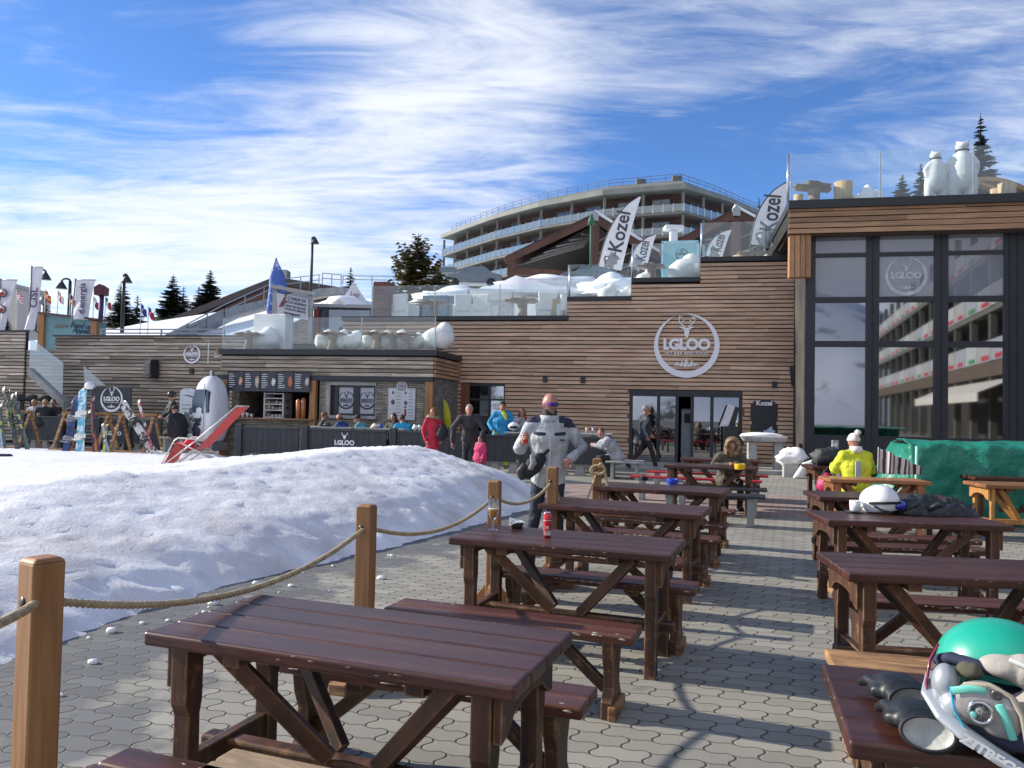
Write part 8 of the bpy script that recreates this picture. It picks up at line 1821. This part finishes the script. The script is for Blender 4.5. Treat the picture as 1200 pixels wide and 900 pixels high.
# striped cloth behind the yellow person
p = PW(1035, 548, 12.6); m = MB(); vs, fs = [], []
for j in range(13):
    for i in range(21): u, v = i/20, j/12; vs.append((u*.62-.1, .07*math.sin(u*17)+.02*v, (1-v)*(.40-.27*u)-.02+.0*v))
for j in range(12):
    for i in range(20): a = j*21+i; fs.append((a, a+1, a+22, a+21))
m.add(vs, fs, 0, True)
sm_ = bpy.data.materials.new('striped_cloth'); sm_.use_nodes = True; n_, l_ = sm_.node_tree.nodes, sm_.node_tree.links; tcx = n_.new('ShaderNodeTexCoord'); wv = n_.new('ShaderNodeTexWave'); l_.new(tcx.outputs['Object'], wv.inputs[0]); wv.inputs['Scale'].default_value = 5.5; wv.inputs['Distortion'].default_value = 1.2; crx = n_.new('ShaderNodeValToRGB'); l_.new(wv.outputs[0], crx.inputs[0]); e = crx.color_ramp.elements; e[0].position = .36; e[0].color = (.10, .04, .04, 1); e[1].position = .5; e[1].color = (.75, .72, .7, 1); l_.new(crx.outputs[0], n_['Principled BSDF'].inputs['Base Color'])
o = m.build('striped_cloth', sm_, None, loc=(p.x+.02, p.y, .78)); q = o.modifiers.new('s', 'SOLIDIFY'); q.thickness = .01; tag(o, 'white cloth with dark red stripes draped right of the person in yellow', 'cloth')
# green tarpaulin over a long counter
gm_ = pm('green_tarp', (.008, .20, .135), .38, var=.15, scale=2, bump=1.0, bscale=5, bdist=.06, coat=.05)
A0 = GW(1068, 612, 0); vt = A0.dot(VX); uA = uz(1066, 560, vt)[0]; ztp = uz(1110, 522, vt)[1]
m = MB(); nx, nz_, ny = 110, 26, 14; Lt = 4.6; vs, fs = [], []
def tarp(u, s):     # s 0..1 front from hem to top edge, 1..2 across the top
    w = .05*math.sin(u*7.3)+.04*noise.noise(Vector((u*2.3, s*2, 1)))+.05*abs(noise.noise(Vector((u*4.1, s*1.5, 4))))
    if s <= 1: z = .0+ztp*s; return (u, -w*(1.3-s)-.06*(1-s)+.03*noise.noise(Vector((u*5, s*6, 2))), z+.025*noise.noise(Vector((u*3, 0, 9)))*s)
    k = s-1; return (u, k*1.1, ztp+.03*noise.noise(Vector((u*3, k*3, 9)))+.05*math.sin(k*math.pi)+.05*abs(noise.noise(Vector((u*2.2, k*4, 19)))))
for j in range(nz_+ny+1):
    s = j/nz_ if j <= nz_ else 1+(j-nz_)/ny
    for i in range(nx+1): vs.append(tarp(i/nx*Lt, s))
for j in range(nz_+ny):
    for i in range(nx): a = j*(nx+1)+i; fs.append((a, a+1, a+nx+2, a+nx+1))
m.add(vs, fs, 0, True)
vs, fs = [], []      # left end: slopes out to the left
for j in range(17):
    for i in range(17):
        f_, s = i/16, j/16; x0, y0, z0 = tarp(0, s); spread = (1-f_*0)*.55*(1-s)
        w = .05*math.sin(f_*11+s*3)+.05*noise.noise(Vector((f_*4, s*3, 7)))
        vs.append((-(.62*(1-s)*(0 if f_ == 0 else 1)*min(1, f_*2.2)+w*min(1, f_*3)*(1-s*.9)) , y0*(1-f_)+f_*1.1, z0*(1-f_)+f_*(ztp*s)))
for j in range(16):
    for i in range(16): a = j*17+i; fs.append((a+1, a, a+17, a+18))
m.add(vs, fs, 0, True)
o = m.build('tarpaulin', gm_, None, loc=UV(uA, vt, 0), rotz=-TH); q = o.modifiers.new('s', 'SOLIDIFY'); q.thickness = .012; tag(o, 'long green tarpaulin draped over a counter before the dark windows', 'tarpaulin')
m = MB(); m.tube([(.06, -.14, ztp-.02), (.03, -.2, 0)], .022); m.build('corner_pole', pm('mint_pole', (.35, .62, .52), .5), o)
# sticks and clutter under the tarpaulin table at right
mb = MB(); 
for k in range(14): a = random.uniform(-.9, .9); mb.bar((a, 0, .02), (a+random.uniform(-.25, .25), .1, .45), .03, .03)
p = GW(1168, 608, 0); tag(mb.build('stacked_sticks', bracew, None, loc=(p.x, p.y+.4, 0)), 'tangle of dark sticks stacked under the bench by the green tarpaulin', 'sticks', kind='stuff')
# snow topped concrete table, snow covered stool block
p = GW(893, 560, .0); u, z = fac(893, 560, 22.6)
t = thing('concrete_table', UV(uz(893, 560, 22.9)[0], 22.9, 0), 'grey concrete standing table with snow on top below the chalkboard', 'table', None, -TH)
m = MB(); m.prism([(-.62, 1.02), (.66, 1.02), (.6, .86), (-.5, .86)], -.35, .35); m.build('top', concrete, t, .04)
for x in (-.28, .42): m = MB(); m.bx(x-.12, x+.12, -.22, .22, 0, .859); m.build('leg', concrete, t, .02)
m = MB(); m.ell((.0, 0, 1.02), (.58, .33, .10), 24, 8, zmin=0, jit=.2); q = m.build('snow_cap', MATS['snow'], t); snow_mesh_attr(q)
t = thing('snow_block', UV(uz(927, 560, 21.6)[0], 21.6, 0), 'low concrete foot buried under a big lump of old snow beside the drain pipe', 'snow heap', None, -TH)
m = MB(); m.bx(-.2, .15, -.2, .2, 0, .35); m.build('foot', concrete, t); m = MB(); m.ell((0, 0, .52), (.38, .3, .24), 24, 14, jit=.35); q = m.build('snow_lump', MATS['snow'], t); snow_mesh_attr(q, .3)
t = thing('white_block', UV(uz(938, 565, 21.2)[0]+.35, 21.2, 0), 'smooth white slab leaning at the base of the dark glazed front', 'slab', None, -TH); m = MB(); m.prism([(-.55, 0), (.6, 0), (.6, .52), (.1, .55), (-.3, .4)], -.15, .1); m.build('slab', pm('slab_white', (.6, .6, .6), .7, var=.06), t, .06)
m = MB(); m.bx(-.3, .2, -.2, -.16, .1, .13); m.build('mark', greym, t)
# step in front of the doors
mb = MB(); a, b = uz(700, 560, VM-2.4)[0], r0+.4; mb.bx(a, b, VM-2.3, VM-.06, .004, .10); o = fsolo(mb, 'door_step', concrete, None, None, (a+b)/2, VM-1, 0, None, .01); tag(o, kind='structure')
# standing lectern and machine inside the doors
p = UV(uz(806, 520, VM+.9)[0], VM+.9, 0); t = thing('ticket_machine', p, 'tall pale grey ticket machine standing inside the open doors', 'machine', None, -TH)
m = MB(); m.bx(-.22, .22, -.2, .2, 0, 1.75); m.build('body', pm('machine_grey', (.42, .48, .55), .4), t, .03); m = MB(); m.bx(-.12, .12, -.212, -.202, 1.3, 1.6); m.build('screen', blackm, t)
p = UV(uz(856, 520, VM-.5)[0], VM-.5, .1); t = thing('menu_stand', p, 'black menu stand with a tilted white sheet beside the doors', 'menu stand', None, -TH); m = MB(); m.bx(-.22, .22, -.15, .15, 0, 1.15); m.build('body', blackm, t, .02)
m = MB(); m.prism([(-.32, 1.15), (-.08, 1.12), (.12, 1.75), (-.08, 1.8)], -.05, -.02); m.build('sheet', pm('sheet_white', (.6, .6, .66), .5), t); m = MB(); m.prism([(-.08, 1.12), (.1, 1.12), (.24, 1.7), (.12, 1.75)], -.045, -.02); m.build('cover', blackm, t)
# teal helmet with goggles upside down on R1
hw_ = on(1150, 838); t = thing('ski_helmet', (1.10+.0, 2.0, .762), 'upturned teal and white ski helmet with silver goggles at the lower right edge', 'helmet', None, 0)
H0 = YW(1172, 797, 2.06); t.location = (H0.x, H0.y, .775); t.scale = (1.28, 1.28, 1.28)
tealm = pm('teal_shell', (.01, .36, .25), .38, var=.06, coat=.3, bump=.05, bscale=60); gs = pm('grey_band', (.40, .43, .46), .35, .35, var=.12, scale=9, coat=.3, bump=.1); lin = pm('lining', (.40, .37, .33), .95, var=.14, scale=30, bump=.8, bscale=50, bdist=.004); nv = pm('navy_pad', (.025, .032, .07), .8, var=.2)
t.rotation_euler = (R(4), 0, R(-31))
m = MB(); m.ell((.0, .045, .125), (.120, .105, .102), 44, 24, zmin=-.25); m.build('shell', tealm, t)
m = MB(); m.ell((0, -.01, .065), (.105, .115, .075), 30, 14, zmin=-.85); m.build('navy_base', pm('navy_base', (.012, .014, .025), .6), t)
def mb_(name, parts, mat, vox=.003, sm=6):
    m = MB()
    for q in parts:
        if len(q) == 2: m.ell(q[0], q[1], 18, 12)
        else: m.loft(q[0], q[1], q[2], 14)
    return remesh(m, name, mat, t, vox, sm)
mb_('navy_rim', [([(-.108, -.03, .150), (-.085, -.065, .170), (-.04, -.08, .168), (.0, -.08, .160)], [(.012, .016), (.012, .018), (.012, .016), (.012, .016)], (0, 0, 1)), ([(-.10, -.06, .14), (-.088, -.085, .11), (-.08, -.10, .07)], [(.014, .02)]*3, (0, 1, 0)), ([(-.06, -.09, .08), (.02, -.09, .05), (.08, -.08, .05)], [(.03, .04)]*3, (0, 0, 1))], nv)
mb_('lining', [((.005, -.075, .172), (.045, .03, .022)), ((.042, -.07, .168), (.042, .035, .032)), ((.065, -.06, .135), (.032, .035, .045)), ((.05, -.085, .105), (.04, .03, .03)), ((.085, -.05, .16), (.03, .03, .03))], lin)
m = MB(); m.ell((-.052, -.092, .160), (.024, .02, .016), 16, 10, jit=.2); m.build('lining_pad', pm('olive_pad', (.10, .10, .065), .9), t)
A = [(-.116, -.055, .128), (-.120, -.100, .104), (-.095, -.138, .080), (-.06, -.158, .060), (-.01, -.168, .036), (.04, -.168, .012), (.09, -.16, -.012), (.13, -.15, -.03)]
mb_('side_band', [(A, [(.006, .016), (.008, .019), (.009, .0185), (.009, .0175), (.009, .017), (.009, .0165), (.009, .0165), (.009, .016)], (0, -1, .25))], gs, .003, 3)
m = MB(); put_text(m, 'ZITBECC', -.014, -.180, .037, .026, 0, .0012, 0, R(-26), ext=.001, sx=1.05); m.build('lettering', pm('silver_print', (.75, .77, .8), .3, .3), t)
m = MB(); m.loft([(-.108, -.05, .186), (-.122, -.07, .160), (-.128, -.09, .120), (-.124, -.10, .100)], [(.003, .009)]*4, (1, 0, 0), 12); m.build('clip', pm('maroon_clip', (.22, .02, .06), .35, coat=.4), t)
mb_('side_shell', [((-.094, -.098, .128), (.026, .03, .040)), ((-.075, -.125, .095), (.028, .02, .028))], gs, .003, 4)
mb_('goggle_body', [((-.030, -.130, .112), (.052, .020, .045)), ((.008, -.130, .098), (.028, .018, .045)), ((-.058, -.128, .098), (.03, .018, .03)), ((-.005, -.128, .075), (.03, .016, .022))], pm('silver_pad', (.34, .32, .31), .32, .35, var=.15, scale=12, bump=.4, bscale=9, bdist=.01), .003, 4)
m = MB(); m.loft([(-.06, -.146, .150), (-.02, -.150, .158), (.014, -.148, .143), (.032, -.146, .108), (.040, -.146, .06)], [(.003, .005)]*5, (0, 1, 0), 8); m.build('goggle_edge', pm('edge_cream', (.42, .38, .3), .7), t)
RM = Matrix.Translation((-.034, -.152, .104)) @ Matrix.Rotation(R(-8), 4, 'X') @ RX90
m = MB(); m.lathe([(.0225, -.006), (.0225, .002), (.0195, .005), (.0168, .004), (.0155, .001)], n=30, close=False, M=RM); m.build('chrome_ring', pm('chrome', (.6, .6, .62), .15, .95), t)
m = MB(); m.lathe([(.0160, .0015), (.002, .0025)], n=24, M=RM); m.build('ring_mesh', pm('mesh_dark', (.16, .16, .16), .5, var=.9, scale=220), t)
m = MB(); m.lathe([(.010, -.004), (.010, .003), (.007, .005), (.002, .003)], n=20, M=Matrix.Translation((-.008, -.148, .142)) @ RX90); m.build('small_disc', pm('disc_dark', (.10, .10, .11), .3, .5), t)
mint = pm('mint', (.16, .58, .48), .4, var=.06)
m = MB(); m.loft([(-.080, -.146, .134), (-.052, -.151, .145), (-.026, -.150, .146)], [(.002, .0075)]*3, (0, 1, 0), 8); m.build('mint_stripe', mint, t)
m = MB(); m.loft([(-.004, -.151, .124), (.008, -.150, .095), (.018, -.146, .062)], [(.002, .0075)]*3, (0, 1, 0), 8); m.build('mint_stripe', mint, t)
m = MB(); m.ell((-.046, -.156, .098), (.006, .002, .007)); m.build('mint_mark', mint, t)
m = MB(); m.loft([(-.084, -.132, .135), (-.078, -.144, .095), (-.058, -.155, .068)], [(.002, .004)]*3, (1, 0, 0), 8); m.build('cyan_edge', pm('cyan_edge', (.02, .35, .55), .4), t)
m = MB(); m.loft([(.015, -.10, .195), (.06, -.11, .185), (.075, -.12, .14)], [(.003, .005)]*3, (0, 1, 0), 8); m.build('pale_strap', pm('pale_strap', (.6, .62, .6), .5), t)
# gloves
def glove(px, py, rot, label, tip=0):
    p = on(px, py); t = thing('glove', p, label, 'glove', 'black ski gloves on the near right table', rot); t.scale = (1.25, .92, 1.25)
    m = MB(); m.loft([(0, .006, .028), (-.004, .045, .033), (-.014, .09, .036), (-.026, .125, .034), (-.036, .15, .028)], [(.050, .027), (.052, .031), (.053, .033), (.046, .03), (.03, .02)], (1, 0, 0), 18); m.loft([(-.03, .04, .03), (-.062, .065, .028), (-.066, .095, .026)], [(.02, .018), (.019, .017), (.014, .013)], (1, 0, 0), 10)
    for i in range(4): x = -.052+.023*i; m.loft([(x-.005, .09, .038), (x-.018, .14, .036), (x-.028, .17-.006*i, .022)], [.0145, .0145, .011], (1, 0, 0), 8)
    remesh(m, 'shell', pm('glove_leather', (.014, .016, .018), .42, var=.3, scale=20, bump=.7, bscale=22, bdist=.006), t, .0045, 4)
    m = MB(); RM = Matrix.Translation((-.004, -.048, .035)) @ Matrix.Rotation(R(-10), 4, 'Z') @ Matrix.Rotation(R(-25), 4, 'X') @ RX90 @ Matrix.Diagonal((1, .66, 1, 1))
    m.lathe([(.050, -.040), (.0545, -.004), (.054, .004), (.049, .006), (.046, .003)], n=30, M=RM, close=False); m.build('cuff_rim', pm('cuff_black', (.012, .014, .016), .6), t)
    m = MB(); m.lathe([(.0475, .004), (.046, -.002), (.041, -.012), (.026, -.018), (.001, -.020)], n=30, M=RM, close=False); m.build('lining', pm('glove_lining', (.42, .43, .41), .9, var=.2, scale=30, bump=.5, bscale=60), t)
    return t
g1 = glove(1068, 836, R(-12), 'black glove with its pale lined cuff open to the camera, upper one'); g2 = glove(1087, 873, R(-20), 'black glove with its pale lined cuff open, lower one at the table edge')
